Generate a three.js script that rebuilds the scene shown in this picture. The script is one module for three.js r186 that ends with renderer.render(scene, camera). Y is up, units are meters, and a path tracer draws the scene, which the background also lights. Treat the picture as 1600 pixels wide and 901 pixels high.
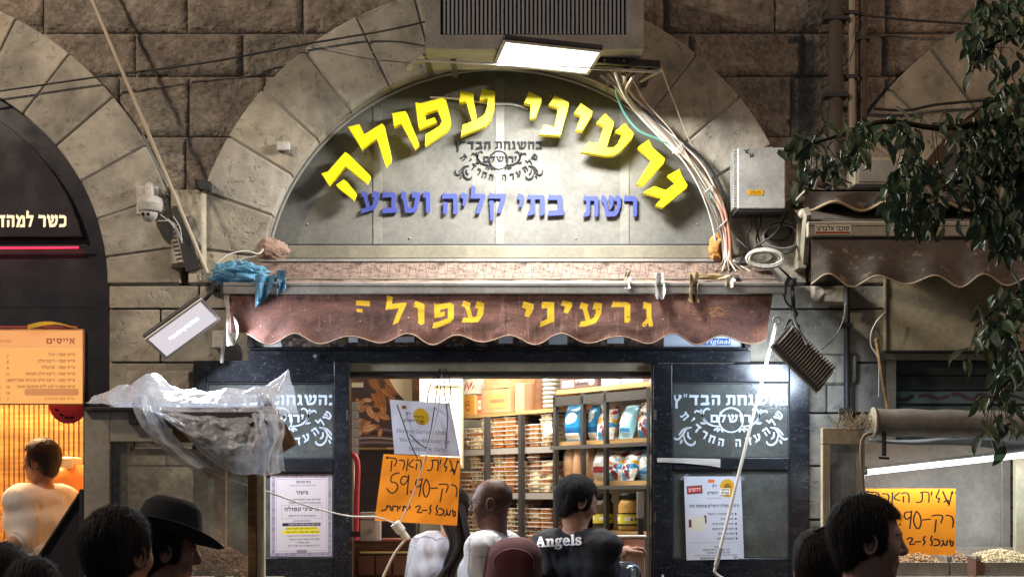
import * as THREE from 'three';
import { RoundedBoxGeometry } from 'three/addons/geometries/RoundedBoxGeometry.js';
import { mergeGeometries } from 'three/addons/utils/BufferGeometryUtils.js';
import { RectAreaLightUniformsLib } from 'three/addons/lights/RectAreaLightUniformsLib.js';

// ------------------------------------------------------------------ camera, sky, exposure
const scene = new THREE.Scene();
const FOCAL = 2462, CAM_Z = 9.356, EYE = 1.7, HORIZON = 775;      // a level camera at eye height whose lens is shifted up
const camera = new THREE.PerspectiveCamera(2 * Math.atan(450.5 / FOCAL) * 180 / Math.PI, 1600 / 901, 0.1, 200);
camera.position.set(0, EYE, CAM_Z);
camera.lookAt(0, EYE, 0);
camera.setViewOffset(1600, 901, 0, 450.5 - HORIZON, 1600, 901);
const renderer = new THREE.WebGLRenderer({ antialias: true });
renderer.toneMapping = THREE.LinearToneMapping;
renderer.toneMappingExposure = 1.08;
renderer.shadowMap.enabled = true;
renderer.shadowMap.type = THREE.PCFSoftShadowMap;
RectAreaLightUniformsLib.init();

// night sky over a lit town: dim, a little brighter and warmer towards the horizon
{
  const W = 64, H = 32, d = new Float32Array(W * H * 4);
  for (let y = 0; y < H; y++) for (let x = 0; x < W; x++) {
    const up = Math.max(0, (y + 0.5) / H * 2 - 1), k = Math.pow(1 - up, 2.0), i = (y * W + x) * 4;
    d[i] = 0.050 + 0.058 * k; d[i + 1] = 0.056 + 0.056 * k; d[i + 2] = 0.074 + 0.054 * k; d[i + 3] = 1;
  }
  const sky = new THREE.DataTexture(d, W, H, THREE.RGBAFormat, THREE.FloatType);
  sky.mapping = THREE.EquirectangularReflectionMapping; sky.magFilter = THREE.LinearFilter; sky.needsUpdate = true;
  scene.background = sky; scene.environment = sky;
}
const moon = new THREE.DirectionalLight(0xcfd8ff, 0.02);
moon.position.set(-6, 12, 9); moon.target.position.set(0, 2, 0);
moon.castShadow = true; moon.shadow.radius = 4;
Object.assign(moon.shadow.camera, { left: -8, right: 8, top: 8, bottom: -8, near: 1, far: 40 });
scene.add(moon, moon.target);

const LAMP_TOP = 250, LAMP_LEFT = 210, LAMP_RIGHT = 54, SHOP_WARM = 62, SHOP_WHITE = 52, STALL_TUBE = 66, STREET_L = 70, STREET_R = 34;   // strengths of the lamps that the picture shows or whose light it shows

// ------------------------------------------------------------------ helpers
let seedState = 12345;
const rnd = () => { seedState = (seedState + 0x6d2b79f5) | 0; let t = Math.imul(seedState ^ (seedState >>> 15), 1 | seedState); t = (t + Math.imul(t ^ (t >>> 7), 61 | t)) ^ t; return ((t ^ (t >>> 14)) >>> 0) / 4294967296; };
const rr = (a, b) => a + (b - a) * rnd();
const pick = (a) => a[Math.floor(rnd() * a.length)];
const V = (x, y, z) => new THREE.Vector3(x, y, z);
const mpp = (z) => (CAM_Z - z) / FOCAL;                            // metres for one picture unit at depth z
const X = (px, z = 0) => (px - 800) * mpp(z), Y = (py, z = 0) => EYE + (HORIZON - py) * mpp(z);
const P = (px, py, z = 0) => V(X(px, z), Y(py, z), z);
const lerp = (a, b, t) => a + (b - a) * t, clamp = (x, a = 0, b = 1) => Math.min(b, Math.max(a, x)), smooth = (a, b, x) => { const t = clamp((x - a) / (b - a)); return t * t * (3 - 2 * t); };

const names = {};
function numbered(n) { const k = names[n] = (names[n] ?? -1) + 1; return k ? n + '_' + String(k).padStart(3, '0') : n; }
const things = [];
function thing(name, label, category, group, kind) {
  const g = new THREE.Group(); g.name = numbered(name); scene.add(g); things.push(g);
  if (kind) g.userData.kind = kind;
  if (label) g.userData.label = label;
  if (category) g.userData.category = category;
  if (group) g.userData.group = group;
  return g;
}
function part(parent, name, geo, mat, kind) {
  const m = new THREE.Mesh(Array.isArray(geo) ? join(geo) : geo, mat);
  m.name = name; m.castShadow = m.receiveShadow = true; if (kind) m.userData.kind = kind;
  parent.add(m); return m;
}
function copyOf(root, label, group) {
  const c = root.clone(); c.name = numbered(root.name.replace(/_\d{3}$/, '')); scene.add(c);
  c.userData = { ...root.userData }; if (label) c.userData.label = label; if (group) c.userData.group = group;
  return c;
}
function rebase(g) {                                               // put the Group at its thing's base without moving the parts
  g.updateMatrixWorld(true);
  const b = new THREE.Box3().setFromObject(g); if (b.isEmpty()) return;
  const c = V((b.min.x + b.max.x) / 2, b.min.y, (b.min.z + b.max.z) / 2).sub(g.position);
  for (const k of g.children) k.position.sub(c);
  g.position.add(c);
}
const join = (list) => mergeGeometries(list.map((g) => { const n = g.index ? g.toNonIndexed() : g; for (const k of Object.keys(n.attributes)) if (!['position', 'normal', 'uv'].includes(k)) n.deleteAttribute(k); if (!n.attributes.uv) n.setAttribute('uv', new THREE.BufferAttribute(new Float32Array(n.attributes.position.count * 2), 2)); n.morphAttributes = {}; n.clearGroups(); return n; }), false);
function boxUV(g, k = 1, ox = 0, oy = 0) {                         // uv in metres, by the way each face points
  const p = g.attributes.position, n = g.attributes.normal, uv = new Float32Array(p.count * 2);
  for (let i = 0; i < p.count; i++) {
    const ax = Math.abs(n.getX(i)), ay = Math.abs(n.getY(i)), az = Math.abs(n.getZ(i));
    const [u, v] = az >= ax && az >= ay ? [p.getX(i), p.getY(i)] : ax >= ay ? [p.getZ(i), p.getY(i)] : [p.getX(i), p.getZ(i)];
    uv[2 * i] = u * k + ox; uv[2 * i + 1] = v * k + oy;
  }
  g.setAttribute('uv', new THREE.BufferAttribute(uv, 2)); return g;
}
function box(x0, x1, y0, y1, z0, z1, r = 0) {                      // metres; r > 0 chamfers the edges
  const w = Math.abs(x1 - x0), h = Math.abs(y1 - y0), d = Math.abs(z1 - z0);
  const g = r ? new RoundedBoxGeometry(w, h, d, 1, Math.min(r, w / 2.1, h / 2.1, d / 2.1)) : new THREE.BoxGeometry(w, h, d);
  g.translate((x0 + x1) / 2, (y0 + y1) / 2, (z0 + z1) / 2); return boxUV(g);
}
const pbox = (a, b, c, d, z0, z1, r = 0) => box(X(a, z1), X(c, z1), Y(d, z1), Y(b, z1), z0, z1, r);   // picture-sized at its front z1, depth back to z0
const curve = (pts, closed = false) => new THREE.CatmullRomCurve3(pts, closed, 'centripetal');
function tube(pts, r, seg = pts.length * 5, rad = 6, closed = false) { return new THREE.TubeGeometry(curve(pts, closed), seg, r, rad, closed); }
function rod(a, b, r, rad = 8) { const g = new THREE.CylinderGeometry(r, r, a.distanceTo(b), rad); g.applyQuaternion(new THREE.Quaternion().setFromUnitVectors(V(0, 1, 0), b.clone().sub(a).normalize())); g.translate((a.x + b.x) / 2, (a.y + b.y) / 2, (a.z + b.z) / 2); return g; }
function bar(a, b, w, h, up = V(0, 1, 0), r = 0) {                 // a square bar from a to b
  const d = a.distanceTo(b), g = r ? new RoundedBoxGeometry(w, h, d, 1, r) : new THREE.BoxGeometry(w, h, d), m = new THREE.Matrix4().lookAt(a, b, up); boxUV(g);
  g.applyMatrix4(m); g.translate((a.x + b.x) / 2, (a.y + b.y) / 2, (a.z + b.z) / 2); return g;
}
function grid(nu, nv, f, uvf) {                                    // a sheet from f(u, v)
  const pos = [], uv = [], idx = [];
  for (let j = 0; j <= nv; j++) for (let i = 0; i <= nu; i++) { const u = i / nu, v = j / nv, q = f(u, v); pos.push(q.x, q.y, q.z); const t = uvf ? uvf(u, v) : [u, v]; uv.push(t[0], t[1]); }
  for (let j = 0; j < nv; j++) for (let i = 0; i < nu; i++) { const a = j * (nu + 1) + i, b = a + 1, c = a + nu + 1, d = c + 1; idx.push(a, b, d, a, d, c); }
  const g = new THREE.BufferGeometry(); g.setIndex(idx);
  g.setAttribute('position', new THREE.Float32BufferAttribute(pos, 3)); g.setAttribute('uv', new THREE.Float32BufferAttribute(uv, 2));
  g.computeVertexNormals(); return g;
}
function plate(nu, nv, f, t, uvf) {                                // a sheet with thickness t along -normal: front, back and edges
  const front = grid(nu, nv, f, uvf), n = front.attributes.normal, p = front.attributes.position, back = front.clone(), q = back.attributes.position, N = p.count;
  for (let i = 0; i < N; i++) q.setXYZ(i, p.getX(i) - n.getX(i) * t, p.getY(i) - n.getY(i) * t, p.getZ(i) - n.getZ(i) * t);
  const bi = back.index.array; for (let i = 0; i < bi.length; i += 3) { const s = bi[i]; bi[i] = bi[i + 1]; bi[i + 1] = s; }
  back.computeVertexNormals();
  const edge = [], at = (i, j) => j * (nu + 1) + i, rim = [];
  for (let i = 0; i < nu; i++) rim.push([at(i, 0), at(i + 1, 0)], [at(i + 1, nv), at(i, nv)]);
  for (let j = 0; j < nv; j++) rim.push([at(0, j + 1), at(0, j)], [at(nu, j), at(nu, j + 1)]);
  const euv = [], u0 = front.attributes.uv;
  for (const [a, b] of rim) for (const [src, i] of [[q, a], [q, b], [p, b], [q, a], [p, b], [p, a]]) { edge.push(src.getX(i), src.getY(i), src.getZ(i)); euv.push(u0.getX(i), u0.getY(i)); }
  const e = new THREE.BufferGeometry(); e.setAttribute('position', new THREE.Float32BufferAttribute(edge, 3)); e.setAttribute('uv', new THREE.Float32BufferAttribute(euv, 2)); e.computeVertexNormals();
  return join([front, back, e]);
}
function polyShape(pts) { const s = new THREE.Shape(); pts.forEach(([x, y], i) => i ? s.lineTo(x, y) : s.moveTo(x, y)); s.closePath(); return s; }
function extrude(shape, depth, bevel = 0, seg = 1) { return new THREE.ExtrudeGeometry(shape, { depth, bevelEnabled: bevel > 0, bevelSize: bevel, bevelThickness: bevel, bevelOffset: -bevel, bevelSegments: seg, curveSegments: 16 }); }
function lathe(pts, seg = 20) { return new THREE.LatheGeometry(pts.map(([r, y]) => new THREE.Vector2(r, y)), seg); }
const moved = (g, x, y, z) => g.translate(x, y, z);

// noise
const hash3 = (x, y, z) => { let h = Math.imul(x, 374761393) ^ Math.imul(y, 668265263) ^ Math.imul(z, 2147483647 ^ 0x5bd1e995); h = Math.imul(h ^ (h >>> 13), 1274126177); return ((h ^ (h >>> 16)) >>> 0) / 4294967296; };
function noise3(x, y, z, per = 0) {
  const xi = Math.floor(x), yi = Math.floor(y), zi = Math.floor(z), f = (t) => t * t * (3 - 2 * t), u = f(x - xi), v = f(y - yi), w = f(z - zi);
  const m = (a) => per ? ((a % per) + per) % per : a, h = (a, b, c) => hash3(m(a), m(b), c);
  return lerp(lerp(lerp(h(xi, yi, zi), h(xi + 1, yi, zi), u), lerp(h(xi, yi + 1, zi), h(xi + 1, yi + 1, zi), u), v), lerp(lerp(h(xi, yi, zi + 1), h(xi + 1, yi, zi + 1), u), lerp(h(xi, yi + 1, zi + 1), h(xi + 1, yi + 1, zi + 1), u), v), w);
}
function fbm(x, y, z = 0, oct = 4, per = 0) { let s = 0, a = 0.5, n = 0; for (let o = 0; o < oct; o++) { s += a * noise3(x, y, z + o * 17, per); n += a; x *= 2; y *= 2; z *= 2; per *= 2; a *= 0.5; } return s / n; }
function dataTex(n, f, srgb = true, metres = 1) {                  // f(u, v) -> grey or [r, g, b] in 0..1; tiles every `metres` of uv
  const d = new Uint8Array(n * n * 4);
  for (let y = 0; y < n; y++) for (let x = 0; x < n; x++) { const c = f(x / n, y / n), i = (y * n + x) * 4; for (let k = 0; k < 3; k++) d[i + k] = clamp(Array.isArray(c) ? c[k] : c) * 255; d[i + 3] = 255; }
  const t = new THREE.DataTexture(d, n, n); t.wrapS = t.wrapT = THREE.RepeatWrapping; t.magFilter = THREE.LinearFilter; t.minFilter = THREE.LinearMipmapLinearFilter; t.generateMipmaps = true;
  if (srgb) t.colorSpace = THREE.SRGBColorSpace;
  t.repeat.set(1 / metres, 1 / metres); t.needsUpdate = true; return t;
}
function canvasTex(w, h, draw) { const c = document.createElement('canvas'); c.width = w; c.height = h; const g = c.getContext('2d'); draw(g, w, h); const t = new THREE.CanvasTexture(c); t.colorSpace = THREE.SRGBColorSpace; t.anisotropy = 8; return t; }
const S = (color, rough = 0.7, more = {}) => new THREE.MeshStandardMaterial({ color, roughness: rough, side: THREE.DoubleSide, ...more });
const PH = (color, rough = 0.7, more = {}) => new THREE.MeshPhysicalMaterial({ color, roughness: rough, side: THREE.DoubleSide, ...more });
const rgb = (r, g, b) => new THREE.Color().setRGB(r, g, b);
function rectLight(pos, dir, w, h, color, intensity, name, parent, roll) {
  const l = new THREE.RectAreaLight(color, intensity, w, h); l.name = name; l.position.copy(pos);
  l.up.set(0, 0, 1); if (roll) l.up.copy(roll); parent.add(l); l.lookAt(pos.clone().add(dir)); return l;
}
// ------------------------------------------------------------------ textures and materials
const speck = (u, v, n, s) => { const a = fbm(u * n, v * n, s, 2, n); return a; };
const stoneTex = dataTex(512, (u, v) => {
  const a = fbm(u * 5, v * 5, 1, 5, 5), b = fbm(u * 24, v * 24, 9, 4, 24), st = smooth(0.52, 0.72, fbm(u * 4, v * 4, 31, 5, 4)), pit = smooth(0.70, 0.76, fbm(u * 44, v * 44, 5, 3, 44)), warm = fbm(u * 3, v * 3, 53, 4, 3);
  const k = 0.63 + 0.22 * (a - 0.5) + 0.16 * (b - 0.5) - 0.09 * st - 0.05 * pit + 0.10 * (warm - 0.5);
  return [k * 1.01, k * 0.965 + 0.005, k * 0.875 + 0.01];
}, true, 1.3);
const stoneBump = dataTex(512, (u, v) => 0.5 + 0.5 * (fbm(u * 40, v * 40, 3, 4, 40) - 0.5) + 0.4 * (fbm(u * 8, v * 8, 7, 3, 8) - 0.5) - 0.3 * smooth(0.70, 0.76, fbm(u * 44, v * 44, 5, 3, 44)), false, 1.3);
const roughBump = dataTex(512, (u, v) => { const w = fbm(u * 6, v * 6, 2, 3, 6) * 0.12, r = Math.abs(fbm(u * 14 + w * 14, v * 22, 3, 4, 0) - 0.5) * 2; return clamp(0.5 * (1 - r) + 0.5 * fbm(u * 46, v * 46, 4, 3, 46)); }, false, 0.8);
const roughTex = dataTex(512, (u, v) => { const a = fbm(u * 9, v * 9, 41, 5, 9), b = fbm(u * 48, v * 48, 43, 3, 48), k = 0.50 + 0.24 * (a - 0.5) + 0.22 * (b - 0.5), w = fbm(u * 3, v * 3, 47, 3, 3); return [k * (1.0 + 0.06 * (w - 0.5)), k * 0.945, k * 0.87]; }, true, 1.1);
const stoneMats = [[1, 1, 1], [0.93, 0.90, 0.84], [1.04, 1.0, 0.92], [0.86, 0.84, 0.8]].map((c) => S(rgb(...c), 0.92, { map: stoneTex, bumpMap: stoneBump, bumpScale: 0.009 }));
const roughMats = [[0.90, 0.88, 0.85], [0.82, 0.79, 0.76], [0.97, 0.93, 0.87], [0.77, 0.75, 0.73]].map((c) => S(rgb(...c), 0.95, { map: roughTex, bumpMap: roughBump, bumpScale: 0.016 }));
const mortarMat = S(rgb(0.34, 0.32, 0.285), 0.98, { bumpMap: roughBump, bumpScale: 0.006 });
const grimeTex = dataTex(256, (u, v) => { const a = fbm(u * 6, v * 6, 3, 4, 6), b = fbm(u * 40, v * 40, 5, 3, 40); const k = 0.86 + 0.22 * (a - 0.5) + 0.14 * (b - 0.5); return [k, k * 0.985, k * 0.96]; }, true, 0.7);
const scuffTex = dataTex(512, (u, v) => { const a = fbm(u * 3, v * 3, 13, 4, 3), sc = smooth(0.60, 0.75, fbm(u * 9, v * 40, 17, 4, 0)), dot = smooth(0.76, 0.80, fbm(u * 90, v * 90, 19, 2, 90)); const k = 0.55 + 0.3 * (a - 0.5) + 0.16 * sc + 0.7 * dot; return [k, k, k * 1.02]; }, true, 0.9);
const smearRough = dataTex(256, (u, v) => 0.45 + 0.5 * (fbm(u * 7, v * 7, 29, 4, 7) - 0.3), false, 0.8);
const clothBump = dataTex(256, (u, v) => 0.5 + 0.25 * Math.sin(u * Math.PI * 128) * Math.sin(v * Math.PI * 128) + 0.5 * (fbm(u * 9, v * 9, 2, 3, 9) - 0.5), false, 0.25);
const woodTex = dataTex(512, (u, v) => { const g = fbm(u * 3, v * 50, 5, 4, 0), h = fbm(u * 2, v * 9, 8, 3, 0), k = 0.55 + 0.35 * (g - 0.5) + 0.3 * (h - 0.5); return [k * 1.12, k * 0.92, k * 0.62]; }, true, 0.8);
const skinTex = dataTex(256, (u, v) => { const a = fbm(u * 8, v * 8, 3, 4, 8), b = fbm(u * 60, v * 60, 5, 2, 60), k = 0.86 + 0.26 * (a - 0.5) + 0.10 * (b - 0.5); return [k, k * (0.95 + 0.08 * (a - 0.5)), k * 0.93]; }, true, 0.2), skinBump = dataTex(256, (u, v) => fbm(u * 80, v * 80, 7, 3, 80), false, 0.12);
const foldBump = dataTex(512, (u, v) => { const w = fbm(u * 3, v * 3, 3, 3, 3) * 0.9, a = fbm(u * 6 + w, v * 2.2 + w, 5, 3, 0), b = fbm(u * 3 - v * 4 + w, v * 5 + u * 2, 9, 2, 0); return clamp(0.5 + 0.9 * (a - 0.5) + 0.3 * Math.pow(1 - Math.abs(b - 0.5) * 2, 3) - 0.15); }, false, 0.7);
const creaseBump = dataTex(512, (u, v) => { const w = fbm(u * 4, v * 4, 3, 3, 4); return 0.5 * Math.pow(1 - Math.abs(fbm(u * 7 + w, v * 7, 5, 4, 0) - 0.5) * 2, 6) + 0.5 * Math.pow(1 - Math.abs(fbm(u * 16, v * 16 + w, 9, 3, 0) - 0.5) * 2, 5); }, false, 0.9);
const hairBump = dataTex(256, (u, v) => fbm(u * 64, v * 5, 3, 3, 0), false, 0.22);
const M = {
  blackFrame: S(rgb(0.050, 0.056, 0.065), 0.42, { map: scuffTex, roughnessMap: smearRough, metalness: 0.1 }),
  blackClad: S(rgb(0.026, 0.024, 0.028), 0.55, { roughnessMap: smearRough }),
  blackPlastic: S(rgb(0.02, 0.02, 0.022), 0.5),
  darkSteel: S(rgb(0.06, 0.06, 0.065), 0.55, { map: grimeTex, metalness: 0.3 }),
  alu: S(rgb(0.46, 0.455, 0.44), 0.45, { map: grimeTex, metalness: 0.25 }),
  creamAlu: S(rgb(0.50, 0.47, 0.37), 0.55, { map: grimeTex }),
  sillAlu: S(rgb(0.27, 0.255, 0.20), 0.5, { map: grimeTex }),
  tymp: S(rgb(0.190, 0.192, 0.180), 0.85, { map: grimeTex, bumpMap: roughBump, bumpScale: 0.0006 }),
  tympBar: S(rgb(0.235, 0.235, 0.215), 0.5, { map: grimeTex }),
  yellow: S(rgb(0.90, 0.77, 0.0), 0.5),
  blue: S(rgb(0.034, 0.048, 0.24), 0.8),
  inkBlack: S(rgb(0.010, 0.010, 0.012), 0.9),
  inkWhite: S(rgb(0.54, 0.60, 0.64), 0.8),
  white: S(rgb(0.75, 0.74, 0.71), 0.6, { map: grimeTex }),
  cream: S(rgb(0.66, 0.60, 0.43), 0.7, { map: grimeTex }),
  creamDull: S(rgb(0.48, 0.44, 0.33), 0.75, { map: grimeTex }),
  wood: S(rgb(0.9, 0.85, 0.75), 0.6, { map: woodTex }),
  woodDark: S(rgb(0.22, 0.12, 0.07), 0.45, { map: woodTex }),
  cardboard: S(rgb(0.40, 0.26, 0.13), 0.85, { map: grimeTex }),
  cableWhite: S(rgb(0.55, 0.53, 0.48), 0.5), cableGrey: S(rgb(0.30, 0.29, 0.27), 0.6), cableBlack: S(rgb(0.02, 0.02, 0.02), 0.5), cableRed: S(rgb(0.36, 0.17, 0.11), 0.6), cableGreen: S(rgb(0.08, 0.22, 0.18), 0.5), cableBrown: S(rgb(0.16, 0.12, 0.09), 0.7), cableBeige: S(rgb(0.45, 0.38, 0.28), 0.7),
  greyBox: S(rgb(0.56, 0.58, 0.58), 0.5, { map: grimeTex }),
  finGrey: S(rgb(0.30, 0.295, 0.28), 0.5, { map: grimeTex }),
  film: PH(rgb(0.95, 0.96, 0.98), 0.10, { transmission: 0.92, thickness: 0, ior: 1.5, specularIntensity: 1 }),
  glass: PH(rgb(0.93, 0.97, 0.97), 0.03, { transmission: 1, thickness: 0, ior: 1.5 }),
  dirtyGlass: PH(rgb(0.70, 0.77, 0.77), 0.22, { transmission: 0.88, thickness: 0, ior: 1.5, map: grimeTex }),
  acMetal: S(rgb(0.34, 0.33, 0.315), 0.55, { map: grimeTex }),
  acSlat: S(rgb(0.24, 0.25, 0.27), 0.5),
  acBack: S(rgb(0.30, 0.30, 0.29), 0.8),
  plaster: S(rgb(0.52, 0.45, 0.30), 0.9, { map: grimeTex, bumpMap: stoneBump, bumpScale: 0.002 }),
  shop: S(rgb(0.66, 0.63, 0.56), 0.8, { map: grimeTex }),
  red: S(rgb(0.45, 0.03, 0.04), 0.5),
  skin: PH(rgb(0.46, 0.27, 0.18), 0.6, { map: skinTex, bumpMap: skinBump, bumpScale: 0.0012 }), skinPale: PH(rgb(0.52, 0.31, 0.21), 0.6, { map: skinTex, bumpMap: skinBump, bumpScale: 0.0012 }),
  hairBlack: S(rgb(0.007, 0.006, 0.006), 0.78, { bumpMap: hairBump, bumpScale: 0.006 }), hairBrown: S(rgb(0.022, 0.014, 0.011), 0.75, { bumpMap: hairBump, bumpScale: 0.006 }),
  teeWhite: S(rgb(0.58, 0.58, 0.58), 0.9, { bumpMap: foldBump, bumpScale: 0.009 }), clothBlack: S(rgb(0.014, 0.014, 0.018), 0.9, { bumpMap: foldBump, bumpScale: 0.009 }), clothMaroon: S(rgb(0.075, 0.014, 0.016), 0.85, { bumpMap: clothBump, bumpScale: 0.002 }), clothDark: S(rgb(0.016, 0.015, 0.02), 0.9), felt: S(rgb(0.010, 0.011, 0.014), 0.95, { bumpMap: clothBump, bumpScale: 0.001 }), trousers: S(rgb(0.03, 0.035, 0.05), 0.9),
};

const S_SLAT = [S(rgb(0.86, 0.62, 0.34), 0.6, { map: woodTex }), S(rgb(0.76, 0.53, 0.28), 0.6, { map: woodTex })];

// ------------------------------------------------------------------ Hebrew block letters (0 top, 100 baseline, x to the right); holes after the outline
const HEB = {
  'א': [84, [[0, 0], [22, 0], [54, 50], [58, 40], [52, 14], [56, 0], [80, 0], [80, 22], [70, 44], [64, 62], [84, 96], [84, 102], [62, 102], [30, 54], [24, 64], [24, 84], [30, 102], [2, 102], [8, 66], [20, 42], [0, 10]]],
  'ב': [78, [[8, -4], [14, 4], [60, 4], [68, 12], [68, 76], [78, 76], [74, 100], [0, 104], [6, 78], [46, 76], [46, 28], [0, 28]]],
  'ג': [48, [[8, -4], [40, 6], [40, 60], [48, 102], [30, 102], [26, 84], [14, 102], [0, 100], [6, 84], [20, 68], [20, 28], [4, 26]]],
  'ד': [84, [[8, -4], [14, 4], [84, 4], [80, 28], [70, 28], [70, 102], [48, 102], [48, 28], [0, 28]]],
  'ה': [76, [[8, -4], [14, 4], [70, 4], [76, 12], [76, 92], [66, 102], [54, 102], [54, 28], [0, 28]], [[6, 44], [28, 44], [26, 94], [18, 102], [6, 102]]],
  'ו': [38, [[8, -4], [38, 6], [38, 90], [30, 100], [18, 102], [16, 30], [0, 26]]],
  'ז': [44, [[6, -4], [44, 6], [40, 26], [30, 28], [36, 102], [14, 102], [18, 28], [0, 24]]],
  'ח': [82, [[4, -4], [10, 4], [76, 4], [82, 12], [82, 102], [60, 102], [60, 28], [30, 28], [30, 102], [8, 102], [8, 24], [0, 20]]],
  'ט': [92, [[8, -4], [28, 8], [26, 24], [38, 76], [62, 76], [70, 30], [54, 30], [58, -2], [92, 6], [90, 40], [78, 88], [64, 100], [22, 102], [10, 40], [0, 28]]],
  'י': [32, [[6, -4], [32, 6], [32, 24], [20, 62], [8, 62], [12, 30], [0, 24]]],
  'כ': [70, [[6, -4], [12, 4], [52, 4], [70, 18], [70, 84], [54, 100], [0, 102], [4, 78], [44, 76], [50, 68], [50, 34], [44, 28], [0, 28]]],
  'ל': [72, [[4, -36], [26, -28], [22, 4], [70, 4], [72, 14], [44, 98], [24, 100], [46, 28], [0, 28], [4, -10]]],
  'מ': [90, [[6, -4], [24, 6], [34, 24], [60, 4], [84, 8], [90, 26], [90, 102], [40, 102], [46, 80], [70, 78], [70, 30], [52, 34], [28, 102], [6, 102], [24, 44], [4, 20]]],
  'ם': [86, [[4, -4], [10, 4], [78, 4], [86, 14], [86, 102], [8, 102], [8, 22]], 'hole', [[30, 28], [64, 28], [64, 78], [30, 78]]],
  'נ': [46, [[8, -4], [46, 6], [46, 102], [0, 102], [4, 80], [24, 78], [24, 28], [6, 26]]],
  'ן': [40, [[8, -4], [40, 6], [36, 134], [20, 134], [18, 30], [0, 26]]],
  'ס': [86, [[4, -2], [10, 4], [86, 4], [84, 60], [62, 102], [34, 102], [12, 60], [10, 24]], 'hole', [[32, 28], [64, 28], [62, 58], [52, 78], [44, 78], [34, 56]]],
  'ע': [90, [[8, -4], [36, 6], [32, 24], [44, 70], [58, 62], [66, 28], [52, 26], [60, -4], [90, 4], [86, 50], [66, 86], [0, 106], [6, 82], [26, 76], [14, 28], [0, 24]]],
  'פ': [80, [[6, -4], [14, 4], [66, 4], [80, 14], [80, 86], [66, 100], [0, 102], [6, 78], [58, 76], [58, 28], [30, 28], [30, 40], [46, 40], [46, 60], [8, 60], [8, 24]]],
  'צ': [84, [[6, -4], [28, 8], [44, 40], [56, 30], [52, 4], [60, -4], [84, 8], [78, 36], [60, 54], [84, 90], [78, 102], [0, 102], [6, 80], [48, 78], [8, 24]]],
  'ץ': [80, [[4, -4], [24, 6], [26, 34], [40, 48], [52, 28], [50, 4], [58, -4], [80, 8], [74, 34], [44, 70], [44, 134], [24, 134], [24, 60], [6, 30]]],
  'ק': [84, [[8, -4], [14, 4], [84, 4], [76, 40], [58, 96], [40, 98], [58, 28], [0, 28]], [[4, 38], [26, 38], [24, 130], [10, 134]]],
  'ר': [72, [[8, -4], [14, 4], [60, 4], [72, 14], [72, 90], [64, 102], [50, 102], [50, 28], [0, 28]]],
  'ש': [106, [[6, -4], [26, 8], [40, 76], [70, 76], [84, 56], [86, 30], [70, 26], [80, -2], [106, 8], [104, 52], [92, 84], [74, 100], [26, 102], [14, 40], [0, 26]], [[44, -4], [66, 8], [66, 42], [54, 66], [42, 66], [48, 34], [38, 24]]],
  'ת': [82, [[8, -4], [14, 4], [76, 4], [82, 12], [82, 92], [74, 102], [60, 102], [60, 26], [38, 26], [38, 86], [30, 98], [0, 104], [8, 80], [18, 76], [18, 26], [0, 24]]],
  '"': [34, [[4, -6], [14, -6], [10, 26], [2, 26]], [[22, -6], [32, -6], [28, 26], [20, 26]]],
  "'": [12, [[4, -6], [14, -6], [10, 26], [2, 26]]],
  '-': [44, [[4, 42], [42, 42], [40, 58], [2, 58]]],
  '.': [16, [[2, 84], [16, 84], [16, 100], [2, 100]]],
  '/': [40, [[28, -4], [40, -4], [12, 104], [0, 104]]],
};
const GAP = 13, hebWidth = (text) => [...text].reduce((w, c) => w + (c === ' ' ? 34 : (HEB[c]?.[0] ?? 50) + GAP), -GAP);
// outlines of a line of text set from right to left: [{char, x (left edge), outlines}]
function hebLayout(text) { const out = []; let x = hebWidth(text); for (const c of text) { if (c === ' ') { x -= 34; continue; } const [w, ...o] = HEB[c]; x -= w; out.push({ c, x, w, o }); x -= GAP; } return out; }
function drawHeb(g, text, right, top, h, fill, width) {            // on a canvas, right edge and cap height given
  const k = h / 100, kx = width ? width / hebWidth(text) : k, W = hebWidth(text) * kx; g.fillStyle = fill;
  let x = right;
  const put = (o) => o.forEach(([a, b], i) => (i ? g.lineTo : g.moveTo).call(g, x + a * kx, top + b * k));
  for (const c of text) {
    if (c === ' ') { x -= 34 * kx; continue; }
    if (!HEB[c]) { const dw = 56 * kx; g.font = `bold ${h * 1.32}px sans-serif`; g.textAlign = 'left'; g.textBaseline = 'alphabetic'; x -= dw; g.fillText(c, x, top + h); x -= GAP * kx; continue; }
    const [w, ...o] = HEB[c]; x -= w * kx; g.beginPath();
    for (const q of o) if (q !== 'hole') { put(q); g.closePath(); }
    g.fill('evenodd'); x -= GAP * kx;
  }
  return W;
}
function glyphShapes(c, k, kx = k) {                               // THREE shapes, y up, baseline at 0
  const [, ...o] = HEB[c], f = (q) => q.map(([a, b]) => [a * kx, (100 - b) * k]), out = []; let hole = false;
  for (const q of o) { if (q === 'hole') { hole = true; continue; } if (hole) { const h = new THREE.Path(); f(q).forEach(([a, b], i) => i ? h.lineTo(a, b) : h.moveTo(a, b)); out[out.length - 1].holes.push(h); hole = false; } else out.push(polyShape(f(q))); }
  return out;
}
function ribbon(pts, w, depth) {                                   // a flat stroke along points in the xy plane
  const c = curve(pts.map(([x, y]) => V(x, y, 0))), n = pts.length * 5, L = [], R = [];
  for (let i = 0; i <= n; i++) { const p = c.getPoint(i / n), t = c.getTangent(i / n), k = w / 2 * (0.55 + 0.45 * Math.sin(Math.PI * clamp(i / n * 0.86 + 0.07))); L.push([p.x - t.y * k, p.y + t.x * k]); R.unshift([p.x + t.y * k, p.y - t.x * k]); }
  return extrude(polyShape([...L, ...R]), depth);
}
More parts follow.
